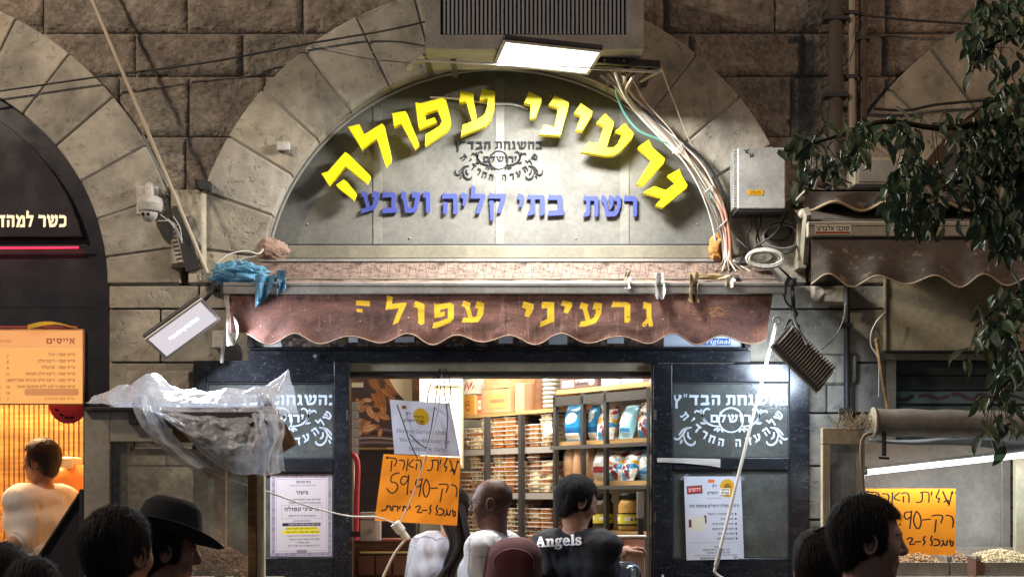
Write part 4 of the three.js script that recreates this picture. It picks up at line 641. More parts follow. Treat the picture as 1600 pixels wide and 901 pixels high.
{ const t = thing('hanging_cable', 'white cable hanging from the awning end to the door top', 'cable'); part(t, 'cord_run', tube([P(351, 460, 0.44), P(356, 490, 0.4), P(352, 520, 0.3), P(348, 545, 0.22), P(346, 566, 0.18)], 0.011, 40, 8), M.white); part(t, 'cord_rag', plate(6, 14, (u, v) => P(lerp(354, 366 + 6 * Math.sin(v * 5), u), lerp(540, 462, v), AZ - 0.01 + 0.03 * Math.sin(u * 5 + v * 7)), 0.001), M.white); }
{ const t = thing('junction_box', 'small white junction box under the awning end by the cord', 'junction box'); part(t, 'box_body', pbox(331, 516, 350, 544, 0.0, 0.09, 0.006), M.white); part(t, 'box_lid', pbox(333, 518, 348, 542, 0.09, 0.096, 0.003), M.white); }
// pipes on the wall between the arches
{
  const rust = S(rgb(0.10, 0.075, 0.06), 0.75, { map: grimeTex }), pipe = (name, label, a, b, z, r, m, extra) => { const t = thing(name, label, 'pipe'); part(t, 'pipe_run', rod(P(a[0], a[1], z), P(b[0], b[1], z), r, 12), m); for (const y of extra) part(t, 'pipe_clamp', box(X(a[0], z) - r * 1.7, X(a[0], z) + r * 1.7, Y(y + 3, z), Y(y - 3, z), 0, z + r * 1.1, 0.002), M.darkSteel); return t; };
  pipe('drain_pipe', 'wide dark drain pipe on the upper wall nearest the sign arch', [1306, -120], [1306, 262], 0.06, 0.042, rust, [30, 150]);
  pipe('drain_pipe', 'slim lighter drain pipe on the upper wall behind the leaves', [1331, -120], [1331, 200], 0.06, 0.020, M.creamDull, [20, 120]);
  pipe('drain_pipe', 'dark rusty pipe edge on the upper wall, farthest from the sign', [1349, -120], [1349, 190], 0.04, 0.024, rust, [60]);
  pipe('conduit_pipe', 'steel conduit with a clip below the neighbour\'s awning', [1324, 440], [1324, 800], 0.07, 0.019, M.darkSteel, [508, 640]);
  const w = thing('wooden_stick', 'thin wooden stick leaning in the corner by the boarded front', 'stick'); part(w, 'stick_shaft', rod(P(1370, 532, 0.12), P(1389, 650, 0.2), 0.011, 8), M.wood); part(w, 'stick_end', moved(new THREE.SphereGeometry(0.014, 8, 6), X(1370, 0.12), Y(532, 0.12), 0.12), M.wood);
  cable('wall_wire', 'white wire curling round the wooden stick', [[1384, 488, 0.1], [1372, 500, 0.12], [1362, 520, 0.12], [1362, 540, 0.12], [1372, 558, 0.13], [1374, 620, 0.14]], 0.005, M.cableWhite);
  cable('wall_wire', 'grey wire swinging from the steel conduit to the ribbed lamp', [[1322, 472, 0.1], [1318, 500, 0.14], [1302, 530, 0.3], [1285, 545, 0.5]], 0.004, M.cableGrey);
  cable('wall_wire', 'tangle of black leads above the ribbed lamp', [[1232, 430, 0.1], [1228, 470, 0.3], [1246, 490, 0.4], [1232, 505, 0.5], [1250, 512, 0.56], [1236, 498, 0.5], [1226, 515, 0.52], [1222, 535, 0.5]], 0.006, M.cableBlack);
}
// ------------------------------------------------------------------ the juice shop in the next arch
{
  const cx = -203, t = thing('black_shop_front', 'black clad shop front with glowing red line in the neighbouring arch', 'shop front');
  const o = []; for (let i = 0; i <= 40; i++) { const [x, y] = ell(cx, IA - 1.5, IB - 1.5, i / 40 * Math.PI); o.push([x, y]); }
  const l = o[0][0], r = o[o.length - 1][0], sh = polyShape([[r, 0.0], ...o.slice().reverse(), [l, 0.0]]), h = new THREE.Path(), hx = X(129, -0.05);
  h.moveTo(l + 0.15, 0.05); h.lineTo(l + 0.15, Y(512)); h.lineTo(hx, Y(512)); h.lineTo(hx, 0.05); sh.holes.push(h);
  const g = extrude(sh, 0.04); g.translate(0, 0, -0.10); boxUV(g); part(t, 'cladding', g, M.blackClad);
  part(t, 'fascia_seam', box(X(-300), X(140), Y(478) - 0.002, Y(478) + 0.002, -0.06, -0.058), M.inkBlack);
  const s = thing('round_sign_board', 'dark half-round sign board with cream lettering in the black shop front', 'sign'), q = []; for (let i = 0; i <= 40; i++) { const [x, y] = ell(cx, 340, 318, i / 40 * Math.PI); if (y > Y(387)) q.push([x, y]); }
  const b = extrude(polyShape(q), 0.05, 0.003); b.translate(0, 0, -0.055); boxUV(b); part(s, 'board', b, S(rgb(0.030, 0.024, 0.026), 0.5, { roughnessMap: smearRough }));
  const lit = new THREE.MeshStandardMaterial({ color: rgb(0.8, 0.7, 0.5), emissive: rgb(1.0, 0.80, 0.52), emissiveIntensity: 0.75 }), word = 'כשר למהדרין', k = 0.19 * mpp(0), W = hebWidth(word) * k;
  for (const gl of hebLayout(word)) part(s, 'sign_letter', glyphShapes(gl.c, k, k * 0.84).map((c) => extrude(c, 0.006).translate(X(103) - W * 0.84 + gl.x * k * 0.84, Y(354.5), 0.0)), lit);
  const red = new THREE.MeshStandardMaterial({ color: 0x330508, emissive: rgb(1.0, 0.03, 0.08), emissiveIntensity: 2.2 }), n = thing('led_strip', 'glowing red light strip under the dark half-round sign', 'light strip');
  part(n, 'led_tube', rod(P(-240, 389, 0.0), P(122, 386.5, 0.0), 0.006, 8), red); rectLight(P(-40, 389.5, 0.01), V(0, -1, 0.15), 1.2, 0.012, 0xff1830, 6, 'led_glow', n);
  part(n, 'led_channel', rod(P(-240, 385.5, -0.004), P(136, 384, -0.004), 0.006, 8), M.darkSteel);
}
{
  const Z = -0.03, t = thing('menu_board', 'backlit orange menu board hanging in the black shop front', 'menu board');
  const tex = canvasTex(1024, 512, (g, w, h) => {
    const px = (x) => (x + 110) / 240 * w, py = (y) => (y - 514) / 118 * h; g.fillStyle = '#f2bd78'; g.fillRect(0, 0, w, h); g.fillStyle = '#eab07a'; g.fillRect(0, 0, w, py(541)); g.fillStyle = '#d59a66'; g.fillRect(0, py(541), w, 2);
    drawHeb(g, 'אייסים', px(118), py(527), 38, '#8e3f22', px(118) - px(72)); drawHeb(g, 'קטן בינוני', px(17), py(530), 16, '#a2663c');
    ['אייס קפה / וניל', 'אייס קפה - ריבת חלב', 'אייס קפה - שוקולד', 'אייס קפה - ריבת חלב חמאה', 'אייס קפה - ריבת חלב עוגיות אמריקאי', 'אייס קפה דיאט ללא תוספת סוכר'].forEach((s, i) => { drawHeb(g, s, px(118), py(551 + i * 10.3), 19, '#96582f'); });
    g.fillStyle = '#8a5230'; g.font = 'bold 26px sans-serif'; g.textAlign = 'center'; ['7', '8', '9', '11', '14', '10', '15', '7'].forEach((s, i) => { g.fillText(s, px(11.5), py(557.5 + i * 10)); g.fillText(String(5 + i), px(-3), py(557.5 + i * 10)); });
    g.fillStyle = '#c48a5e'; g.beginPath(); g.roundRect(px(38), py(608), px(124) - px(38), py(619) - py(608), 14); g.fill(); drawHeb(g, 'אייס קפה פיסטוק', px(117), py(622), 18, '#b87f45');
  });
  const face = new THREE.MeshStandardMaterial({ color: rgb(0.15, 0.12, 0.08), emissive: rgb(1, 0.76, 0.52), emissiveMap: tex, emissiveIntensity: 0.95 });
  const w = X(130, Z) - X(-110, Z), h = Y(514, Z) - Y(632, Z), c = V((X(130, Z) + X(-110, Z)) / 2, (Y(514, Z) + Y(632, Z)) / 2, Z);
  part(t, 'lit_screen', new THREE.PlaneGeometry(w - 0.012, h - 0.012).translate(c.x, c.y, Z + 0.002), face); part(t, 'casing', box(c.x - w / 2, c.x + w / 2, c.y - h / 2, c.y + h / 2, Z - 0.06, Z, 0.004), S(rgb(0.35, 0.14, 0.07), 0.5));
  rectLight(V(c.x, c.y, Z + 0.02), V(0, 0, 1), w, h, 0xffb26a, 1.2, 'menu_glow', t, V(0, 1, 0));
  const r = thing('yellow_ribbon', 'yellow and red ribbon lying along the menu board top', 'ribbon'); part(r, 'ribbon_band', plate(20, 3, (u, v) => P(lerp(42, 122, u), lerp(515 - 8 * Math.sin(u * 3), 511 - 9 * Math.sin(u * 3 + 0.4), v), 0.0 + 0.01 * Math.sin(u * 9)), 0.001), S(rgb(0.75, 0.42, 0.03), 0.5)); part(r, 'red_band', plate(20, 3, (u, v) => P(lerp(-80, 120, u), lerp(512, 509, v), -0.005 + 0.006 * Math.sin(u * 12)), 0.001), S(rgb(0.4, 0.06, 0.04), 0.5));
}
{
  // the room: floor, walls, ceiling with a warm lamp, slatted back wall
  const t = thing('juice_shop_room', 'warm lit inside of the juice shop with a wood slat wall', 'room', undefined, 'structure'), wall = S(rgb(0.55, 0.36, 0.18), 0.8), x0 = X(-560), x1 = X(166);
  part(t, 'floor', box(x0, x1, 0.004, 0.2, -2.6, -0.11), S(rgb(0.2, 0.16, 0.12), 0.7)); part(t, 'ceiling', box(x0, x1, 2.9, 3.0, -2.6, -0.11), wall); part(t, 'side_wall', box(x1 - 0.08, x1, 0.2, 2.9, -2.6, -0.43), wall); part(t, 'side_wall', box(x0, x0 + 0.08, 0.2, 2.9, -2.6, -0.11), wall); part(t, 'back_wall', box(x0, x1, 0.2, 2.9, -2.7, -2.6), wall);
  const z = -1.9, sl = thing('slat_wall', 'ribbed wooden slat wall glowing orange behind the counter man', 'slat wall'); part(sl, 'backing', box(X(-330, z), X(172, z), 0.2, 2.9, z - 0.03, z - 0.012), S(rgb(0.40, 0.25, 0.12), 0.8));
  for (let i = 0; i < 62; i++) { const a = -320 + i * 7.8; part(sl, 'slat', box(X(a, z), X(a + 6.0, z), 0.2, 2.88, z - 0.012, z + 0.02, 0.003), i % 3 ? S_SLAT[0] : S_SLAT[1]); }
  const lp = thing('ceiling_lamp', 'warm ceiling lamp inside the juice shop', 'lamp'); part(lp, 'lamp_panel', box(X(-20, -1.1) - 0.45, X(-20, -1.1) + 0.45, 2.87, 2.895, -1.6, -0.9, 0.004), new THREE.MeshStandardMaterial({ color: 0x443322, emissive: rgb(1, 0.66, 0.30), emissiveIntensity: 3 })); rectLight(V(X(-20, -1.1), 2.86, -1.25), V(0, -1, 0), 0.9, 0.7, 0xffcf96, SHOP_WARM, 'ceiling_lamp_light', lp);
  // drinks machine and round badge behind the man
  const m = thing('drink_dispenser', 'amber drink dispenser with white lid behind the man in white', 'dispenser'), dz = -1.2, q = P(100, 800, dz);
  part(m, 'bowl', moved(lathe([[0, 0], [0.11, 0.0], [0.15, 0.06], [0.155, 0.16], [0.13, 0.25], [0, 0.25]]), q.x, Y(785, dz), q.z), PH(rgb(0.62, 0.26, 0.08), 0.25)); part(m, 'lid', box(X(82, dz), X(121, dz), Y(733, dz), Y(714, dz), dz - 0.13, dz + 0.13, 0.02), M.white); part(m, 'stand', box(X(80, dz), X(122, dz), 0.9, Y(785, dz), dz - 0.15, dz + 0.15, 0.01), M.white); part(m, 'tap', rod(V(q.x, Y(792, dz), dz + 0.15), V(q.x, Y(800, dz), dz + 0.22), 0.015), M.white);
  const cn = thing('juice_counter', 'pale counter in front of the drink dispenser', 'counter'); part(cn, 'counter_top', box(X(-300, -0.9), X(150, -0.9), 0.86, 0.9, -1.5, -0.95, 0.008), M.cream); part(cn, 'counter_front', box(X(-300, -0.9), X(150, -0.9), 0.2, 0.858, -1.45, -1.0), wall);
  const bg = thing('round_badge', 'red round badge hanging at the edge of the orange menu', 'badge'); { const c = new THREE.CylinderGeometry(0.115, 0.115, 0.012, 32); c.rotateX(Math.PI / 2); part(bg, 'badge_disc', moved(c, X(106, -0.2), Y(632, -0.2), -0.2), S(rgb(0.55, 0.06, 0.10), 0.4)); part(bg, 'badge_print', [[88, 640, 0.6], [95, 648, 0.5], [103, 652, 0.2], [111, 652, -0.2]].map(([a, b, r]) => { const g = new THREE.BoxGeometry(0.026, 0.012, 0.002); g.rotateZ(-r); return moved(g, X(a, -0.19), Y(b, -0.19), -0.192); }), M.inkBlack); part(bg, 'badge_cord', rod(P(118, 632, -0.2), P(118, 606, -0.2), 0.003, 6), M.cableBlack); }
  // sloping black canvas side of the juice stand, in the street
  const st = thing('canvas_windbreak', 'sloping black canvas windbreak between juice shop and stall', 'windbreak'), wz = 1.6; part(st, 'canvas_sheet', extrude(polyShape([[126, 768], [126, 1180], [-60, 1180], [52, 880]].map(([a, b]) => [X(a, wz), Y(b, wz)])), 0.012).translate(0, 0, wz), S(rgb(0.014, 0.013, 0.018), 0.8, { bumpMap: clothBump, bumpScale: 0.002 })); part(st, 'canvas_edge', rod(P(127, 766, wz + 0.02), P(52, 881, wz + 0.02), 0.008, 8), M.darkSteel); part(st, 'stay_rod', rod(P(127, 764, wz + 0.02), V(X(127, wz), 0.0, wz + 0.02), 0.012, 8), M.darkSteel);
}
// ------------------------------------------------------------------ the boarded shop in the arch beyond, its awning and bits
{
  const z = 0.02, t = thing('boarded_front', 'cream boarded shop front with a painted shutter under the plain brown awning', 'shop front');
  part(t, 'upper_board', box(X(1382), X(2020), Y(548), Y(300), -0.04, z, 0.004), M.plaster); part(t, 'board_edge', box(X(1380), X(1384), Y(548), Y(432), z, z + 0.012, 0.002), M.creamDull); part(t, 'arch_fill', box(X(1420), X(2010), Y(299), Y(118), -0.15, -0.12), S(rgb(0.16, 0.12, 0.09), 0.9, { map: grimeTex }));
  part(t, 'steel_lip', box(X(1384), X(2020), Y(551), Y(548.3), -0.04, z + 0.02, 0.002), M.darkSteel); part(t, 'shutter_head', box(X(1384), X(2020), Y(562), Y(551.3), -0.06, 0.0, 0.003), M.creamDull); part(t, 'shutter_guide', box(X(1386), X(1402), 0.01, Y(562.3), -0.08, -0.01, 0.004), M.creamDull);
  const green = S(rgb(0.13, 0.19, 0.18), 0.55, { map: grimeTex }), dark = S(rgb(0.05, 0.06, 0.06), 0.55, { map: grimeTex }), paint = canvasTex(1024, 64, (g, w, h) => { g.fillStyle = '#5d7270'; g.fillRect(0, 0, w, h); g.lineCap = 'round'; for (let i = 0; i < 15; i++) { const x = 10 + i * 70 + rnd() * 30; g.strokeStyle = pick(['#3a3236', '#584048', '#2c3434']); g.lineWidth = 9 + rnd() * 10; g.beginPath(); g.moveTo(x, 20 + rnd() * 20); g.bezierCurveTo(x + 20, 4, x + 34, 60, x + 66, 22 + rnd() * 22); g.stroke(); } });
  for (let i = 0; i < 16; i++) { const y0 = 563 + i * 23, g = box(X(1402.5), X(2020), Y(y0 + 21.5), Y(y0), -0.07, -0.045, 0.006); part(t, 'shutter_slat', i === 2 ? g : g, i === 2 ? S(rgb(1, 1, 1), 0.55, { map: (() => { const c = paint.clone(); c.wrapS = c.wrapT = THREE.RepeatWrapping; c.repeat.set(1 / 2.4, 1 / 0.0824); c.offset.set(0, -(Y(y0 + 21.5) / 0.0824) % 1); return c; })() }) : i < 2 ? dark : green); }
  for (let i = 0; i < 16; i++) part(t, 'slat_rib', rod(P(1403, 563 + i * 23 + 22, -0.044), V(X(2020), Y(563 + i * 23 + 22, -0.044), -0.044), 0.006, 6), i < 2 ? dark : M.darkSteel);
  part(t, 'closed_back', box(X(1384), X(2020), 0.0, Y(300), -0.42, -0.40), mortarMat);
  const u = thing('cooler_box', 'dull grey box under the leaves on the upper wall', 'box'); part(u, 'box_body', pbox(1336, 246, 1404, 288, 0.0, 0.25, 0.006), M.creamDull); part(u, 'box_door', pbox(1342, 250, 1402, 284, 0.25, 0.256, 0.003), M.acMetal); part(u, 'box_shelf', pbox(1334, 288.5, 1410, 292, 0, 0.27, 0.002), M.darkSteel);
  const d = thing('dark_doorway_frame', 'dark upright frame on the upper wall behind the tree', 'frame'); part(d, 'frame_post', pbox(1512, 222, 1519, 300, 0.02, 0.06, 0.003), M.creamDull); part(d, 'frame_panel', pbox(1478, 222, 1511.5, 300, 0.02, 0.04), M.darkSteel);
}
{
  const NZ = 0.66, t = thing('plain_awning', 'plain dark brown scalloped awning with cream bar below the tree', 'awning');
  const tex = dataTex(512, (u, v) => { const a = fbm(u * 4, v * 4, 5, 4, 4), b = fbm(u * 50, v * 50, 7, 2, 50), s = smooth(0.72, 0.78, fbm(u * 30, v * 30, 11, 3, 30)); const k = 0.44 + 0.22 * (a - 0.5) + 0.1 * (b - 0.5) + 0.22 * s; return [k, k * 0.90, k * 0.83]; }, true, 1);
  const cloth = S(rgb(0.60, 0.60, 0.58), 0.9, { map: tex, bumpMap: clothBump, bumpScale: 0.0015 });
  const hem = (px) => 438 - (8 + 2.5 * Math.sin(px * 0.03)) * Math.cos((px - 1377) / 80 * Math.PI * 2 + 0.3 * Math.sin(px * 0.02)) + (px < 1300 ? (1300 - px) * 0.02 : 0), val = (u, v) => { const px = lerp(1268, 1760, u), py = lerp(hem(px), 370, v), dn = 1 - v; return P(px, py, NZ - 0.02 + 0.05 * dn * dn + 0.014 * dn * Math.cos((px - 1377) / 80 * Math.PI * 2 + 0.5) + 0.04 * (fbm(px / 90, dn * 1.5, 3, 3) - 0.5) * dn); };
  const vl = part(t, 'valance', plate(130, 14, val, 0.002, (u, v) => [u * 1.6, v * 0.28]), cloth); const e = []; for (let i = 0; i <= 130; i++) e.push(val(i / 130, 0)); part(vl, 'hem_piping', new THREE.TubeGeometry(new THREE.CatmullRomCurve3(e), 260, 0.005, 5), S(rgb(0.46, 0.38, 0.25), 0.8));
  const fb = part(t, 'front_bar', pbox(1263, 346, 1770, 369, NZ - 0.06, NZ, 0.006), S(rgb(0.50, 0.47, 0.38), 0.5, { map: grimeTex })); part(fb, 'bar_groove', pbox(1264, 352, 1769, 353, NZ - 0.02, NZ + 0.0015), M.darkSteel);
  part(t, 'awning_cloth', plate(60, 8, (u, v) => V(X(lerp(1266, 1768, u), NZ), lerp(Y(345, NZ), Y(318, 0.02), v) - 0.012 * Math.sin(v * 3.14), lerp(NZ - 0.05, 0.02, v)), 0.002, (u, v) => [u * 1.6, v * 0.6]), cloth);
  const up = (u, v) => { const px = lerp(1258, 1770, u), lo = 322 + 7 * Math.cos((px - 1305) / 84 * Math.PI * 2 + Math.PI), py = lerp(lo, 300, v); return P(px, py, 0.50 + 0.03 * (1 - v) * Math.cos((px - 1305) / 84 * 6.283)); };
  part(t, 'rain_flap', plate(110, 6, up, 0.002, (u, v) => [u * 1.6, v * 0.1]), cloth); const e2 = []; for (let i = 0; i <= 110; i++) e2.push(up(i / 110, 0)); part(t, 'flap_piping', new THREE.TubeGeometry(new THREE.CatmullRomCurve3(e2), 220, 0.009, 5), S(rgb(0.42, 0.31, 0.19), 0.8)); part(t, 'flap_board', bar(P(1258, 300, 0.47), P(1770, 300, 0.47), 0.04, 0.02), M.creamDull);
  part(t, 'flap_roof', box(X(1258, 0.5), X(1770, 0.5), Y(299, 0.5), Y(299, 0.5) + 0.012, 0.0, 0.49), M.creamDull);
  part(t, 'side_arm', bar(P(1262, 330, 0.60), P(1256, 410, 0.08), 0.03, 0.05, V(0, 0, 1)), M.creamAlu); part(t, 'arm_joint', moved(new THREE.SphereGeometry(0.03, 12, 8), X(1256, 0.5), Y(334, 0.5), 0.5), M.creamAlu); part(t, 'side_bracket', pbox(1246, 300, 1262, 420, 0.0, 0.12, 0.008), M.creamAlu);
  const st = canvasTex(256, 64, (g, w, h) => { g.fillStyle = '#cfc8b2'; g.fillRect(0, 0, w, h); drawHeb(g, "'סוככי אלברט'", 246, 10, 30, '#23283f', 236); g.fillStyle = '#9a2a22'; g.fillRect(6, 46, 244, 14); });
  part(fb, 'maker_label', new THREE.PlaneGeometry(57 * mpp(NZ), 15 * mpp(NZ)).translate(X(1302, NZ), Y(358.5, NZ), NZ + 0.003), S(rgb(1, 1, 1), 0.6, { map: st }));
  const bl = thing('bundle_of_wires', 'dark tangle of wires on top of the plain awning corner', 'cables'); for (let i = 0; i < 9; i++) { const a = rr(1240, 1290), b = rr(285, 305); part(bl, 'wire', tube([P(a, b + 20, 0.2), P(a + rr(-10, 25), b - rr(0, 20), 0.22 + rr(-0.1, 0.1)), P(a + rr(20, 50), b - rr(-10, 20), 0.2), P(a + rr(40, 75), b + rr(-4, 6), 0.15)], 0.005, 24, 5), pick([M.cableBlack, M.cableGrey, M.cableBrown])); }
}
// ------------------------------------------------------------------ inside of the nut shop
{
  const t = thing('nut_shop_room', 'bright inside of the nut shop', 'room', undefined, 'structure'), x0 = -2.3, x1 = 2.1, z0 = -3.4, z1 = -0.425;
  part(t, 'floor', box(x0, x1, 0.004, 0.06, z0, 0.0), S(rgb(0.3, 0.28, 0.25), 0.5)); part(t, 'ceiling', box(x0, x1, 2.95, 3.05, z0, -0.2), M.shop); part(t, 'back_wall', box(x0, x1, 0.06, 2.95, z0 - 0.1, z0), M.shop); part(t, 'side_wall', box(x0 - 0.1, x0, 0.06, 2.95, z0, z1), M.shop); part(t, 'side_wall', box(x1, x1 + 0.1, 0.06, 2.95, z0, z1), M.shop);
  part(t, 'front_wall', box(X(405), X(1148), Y(566), 2.949, -0.42, -0.405), M.shop);
  for (const [x, z] of [[-0.35, -1.5], [0.45, -0.75]]) { const l = thing('ceiling_panel_lamp', z < -1 ? 'white ceiling panel lamp deep inside the nut shop' : 'white ceiling panel lamp just inside the nut shop', 'lamp', 'shop ceiling lamps'); part(l, 'lamp_panel', box(x - 0.5, x + 0.5, 2.915, 2.945, z - 0.25, z + 0.25, 0.004), new THREE.MeshStandardMaterial({ color: 0x333333, emissive: rgb(1, 0.93, 0.80), emissiveIntensity: 3 })); rectLight(V(x, 2.905, z), V(0, -1, z < -1 ? -0.05 : -0.35), 1.0, 0.5, 0xfff2de, SHOP_WHITE, 'ceiling_panel_light', l); }
}
const RUN_A = V(0.86, 0, -0.55), RUN_B = V(-0.42, 0, -2.45), runAlong = RUN_A.clone().sub(RUN_B), RUN = runAlong.length(), runN = V(-runAlong.z, 0, runAlong.x).normalize(); if (runN.z < 0) runN.negate();
const runM = basis(RUN_B, runAlong, runN), runQ = new THREE.Quaternion().setFromRotationMatrix(runM), onRun = (x, y, z) => V(x, y, z).applyMatrix4(runM);
const SPLIT = RUN * 0.565;
{
  const t = thing('tub_shelving', 'black shelving stacked with clear tubs of nuts', 'shelves'), at = (g) => g.applyMatrix4(runM), D = 0.34;
  for (const y of [2.30, 2.045, 1.725, 1.365, 1.0, 0.6]) { part(t, 'shelf_board', at(box(0.0, SPLIT - 0.02, y - 0.025, y, -D, 0)), y > 2.2 ? M.wood : M.woodDark); if (y < 2.2) part(t, 'price_rail', at(box(0.0, SPLIT - 0.02, y - 0.045, y - 0.002, 0.001, 0.006)), S(rgb(0.22, 0.21, 0.2), 0.4)); }
  for (const x of [0.0, SPLIT * 0.36, SPLIT * 0.7]) part(t, 'upright', at(box(x - 0.018, x + 0.018, 0.06, 2.274, 0.007, 0.04)), M.blackPlastic); part(t, 'shelf_back', at(box(-0.02, SPLIT, 0.06, 2.6, -D - 0.03, -D - 0.005)), M.woodDark);
  const u = thing('bag_shelving', 'black framed shelving unit of snack bags and jars by the door', 'shelves');
  for (const y of [2.42, 2.07, 1.80, 1.475, 1.1, 0.7]) part(u, 'shelf_board', at(box(SPLIT, RUN + 0.05, y - 0.03, y, -D, 0.0)), M.wood);
  for (const x of [SPLIT + 0.015, SPLIT + 0.33, SPLIT + 0.58, RUN + 0.03]) part(u, 'upright', at(box(x - 0.014, x + 0.014, 0.06, 2.385, 0.002, 0.03)), M.blackPlastic);
  for (const y of [2.31]) part(u, 'top_bar', at(box(SPLIT, RUN + 0.05, y, y + 0.06, 0.004, 0.03)), M.blackPlastic);
  part(u, 'shelf_back', at(box(SPLIT, RUN + 0.06, 0.06, 2.7, -D - 0.03, -D - 0.005)), M.white); part(u, 'price_rail', [2.07, 1.80].map((y) => at(box(SPLIT, RUN + 0.05, y - 0.055, y - 0.031, 0.051, 0.055))), S(rgb(0.06, 0.06, 0.06), 0.4));
}
// tubs: every one is its own thing
{
  const nut = (r, g, b, s) => S(rgb(r, g, b), 0.55, { map: dataTex(64, (u, v) => { const a = noise3(u * 10, v * 10, s, 10), k = 0.5 + 0.6 * a; return [k, k * 0.97, k * 0.92]; }, true, 0.16), bumpMap: roughBump, bumpScale: 0.004 });
  const kinds = [['pale cashews', nut(0.66, 0.48, 0.27, 1)], ['roasted almonds', nut(0.44, 0.22, 0.09, 2)], ['dark raisins', nut(0.20, 0.09, 0.05, 3)], ['cream seeds', nut(0.72, 0.62, 0.44, 4)], ['orange dried fruit', nut(0.66, 0.26, 0.07, 5)]];
  const bodyG = boxUV(new RoundedBoxGeometry(0.126, 0.023, 0.118, 1, 0.006)).translate(0, 0.0125, 0), lidG = boxUV(new RoundedBoxGeometry(0.138, 0.0075, 0.13, 1, 0.003)).translate(0, 0.0275, 0), lidM = PH(rgb(0.85, 0.85, 0.83), 0.12, { transmission: 0.55, thickness: 0 }), rims = ['upper', 'middle', 'lower'];
  const protos = {}, ORD = ['first', 'second', 'third', 'fourth', 'fifth', 'sixth', 'seventh', 'eighth', 'ninth', 'tenth'];
  [[2.045, 7], [1.725, 9], [1.365, 10]].forEach(([y, hi], row) => { for (let c = 0; c < 8; c++) { const kind = pick(row === 2 ? [1, 1, 4, 4, 0] : [0, 1, 0, 3, 1, 2, 4, 0]), n = hi - (rnd() < 0.35 ? 2 : 0) - (c === 0 ? 2 : 0); for (const dz of [-0.075]) for (let i = 0; i < n; i++) {
    const k2 = rnd() < 0.8 ? kind : Math.floor(rnd() * 5), label = `clear tub of ${kinds[k2][0]}, ${ORD[i]} from the bottom of the ${ORD[c]} stack, ${rims[row]} shelf`, group = `tubs of ${kinds[k2][0]} on the ${rims[row]} shelf`; let g;
    if (!protos[k2]) { g = thing('nut_tub', label, 'tub', group); things.pop(); part(g, 'tub_body', bodyG, kinds[k2][1]); part(g, 'tub_lid', lidG, lidM); protos[k2] = g; } else g = copyOf(protos[k2], label, group);
    g.position.copy(onRun(0.095 + c * 0.151 + rr(-0.006, 0.006), y + 0.001 + i * 0.0312, dz + rr(-0.008, 0.008))); g.quaternion.copy(runQ).multiply(new THREE.Quaternion().setFromAxisAngle(V(0, 1, 0), rr(-0.09, 0.09)));
  } } });
}
// cartons above, bags, loaves and jars on the unit by the door
function pillow(w, h, d, crimp = 0.06, sd = 1) { const f = (s) => (u, v) => { const a = Math.sin(Math.PI * clamp(u)), b = Math.sin(Math.PI * clamp((v - crimp) / (1 - 2 * crimp))), k = Math.pow(a * Math.max(b, 0), 0.42) * (0.8 + 0.45 * fbm(u * 4 + sd, v * 5, sd, 3)); return V((u - 0.5) * w * (0.9 + 0.1 * Math.sin(v * 3.14)), v * h, s * d / 2 * k + 0.004 * Math.sin(v * 40 + sd) * a); }; const a = grid(14, 16, f(1)), b = grid(14, 16, f(-1)), i = b.index.array; for (let k = 0; k < i.length; k += 3) { const s = i[k]; i[k] = i[k + 1]; i[k + 1] = s; } b.computeVertexNormals(); return join([a, b]); }
const place = (t, x, y, z, turn = 0, lean = 0) => { things.splice(things.indexOf(t), 1); t.position.copy(onRun(x, y, z)); t.quaternion.copy(runQ).multiply(new THREE.Quaternion().setFromEuler(new THREE.Euler(lean, turn, 0, 'YXZ'))); return t; };
const wrap = (draw, rough = 0.3) => PH(rgb(1, 1, 1), rough, { map: canvasTex(128, 192, draw), clearcoat: 0.5, clearcoatRoughness: 0.25 });
function carton(label, w, h, d, x, y, z, mat, tag, turn = 0, tape) { const t = thing('carton', label, 'carton', 'cartons on the shop shelves'); const bb = part(t, 'box_body', boxUV(new RoundedBoxGeometry(w, h, d, 1, 0.004)).translate(0, h / 2, 0), mat); if (tape) part(bb, 'tape_strip', box(-w / 2 - 0.001, w / 2 + 0.001, h - 0.002, h + 0.001, -0.025, 0.025), S(rgb(0.5, 0.38, 0.2), 0.3)); if (tag) part(bb, 'printed_label', new THREE.PlaneGeometry(w * tag[1], h * tag[2]).translate(tag[3] ?? 0, h * 0.5, d / 2 + 0.0015), S(rgb(1, 1, 1), 0.6, { map: tag[0] })); return place(t, x, y, z, turn); }
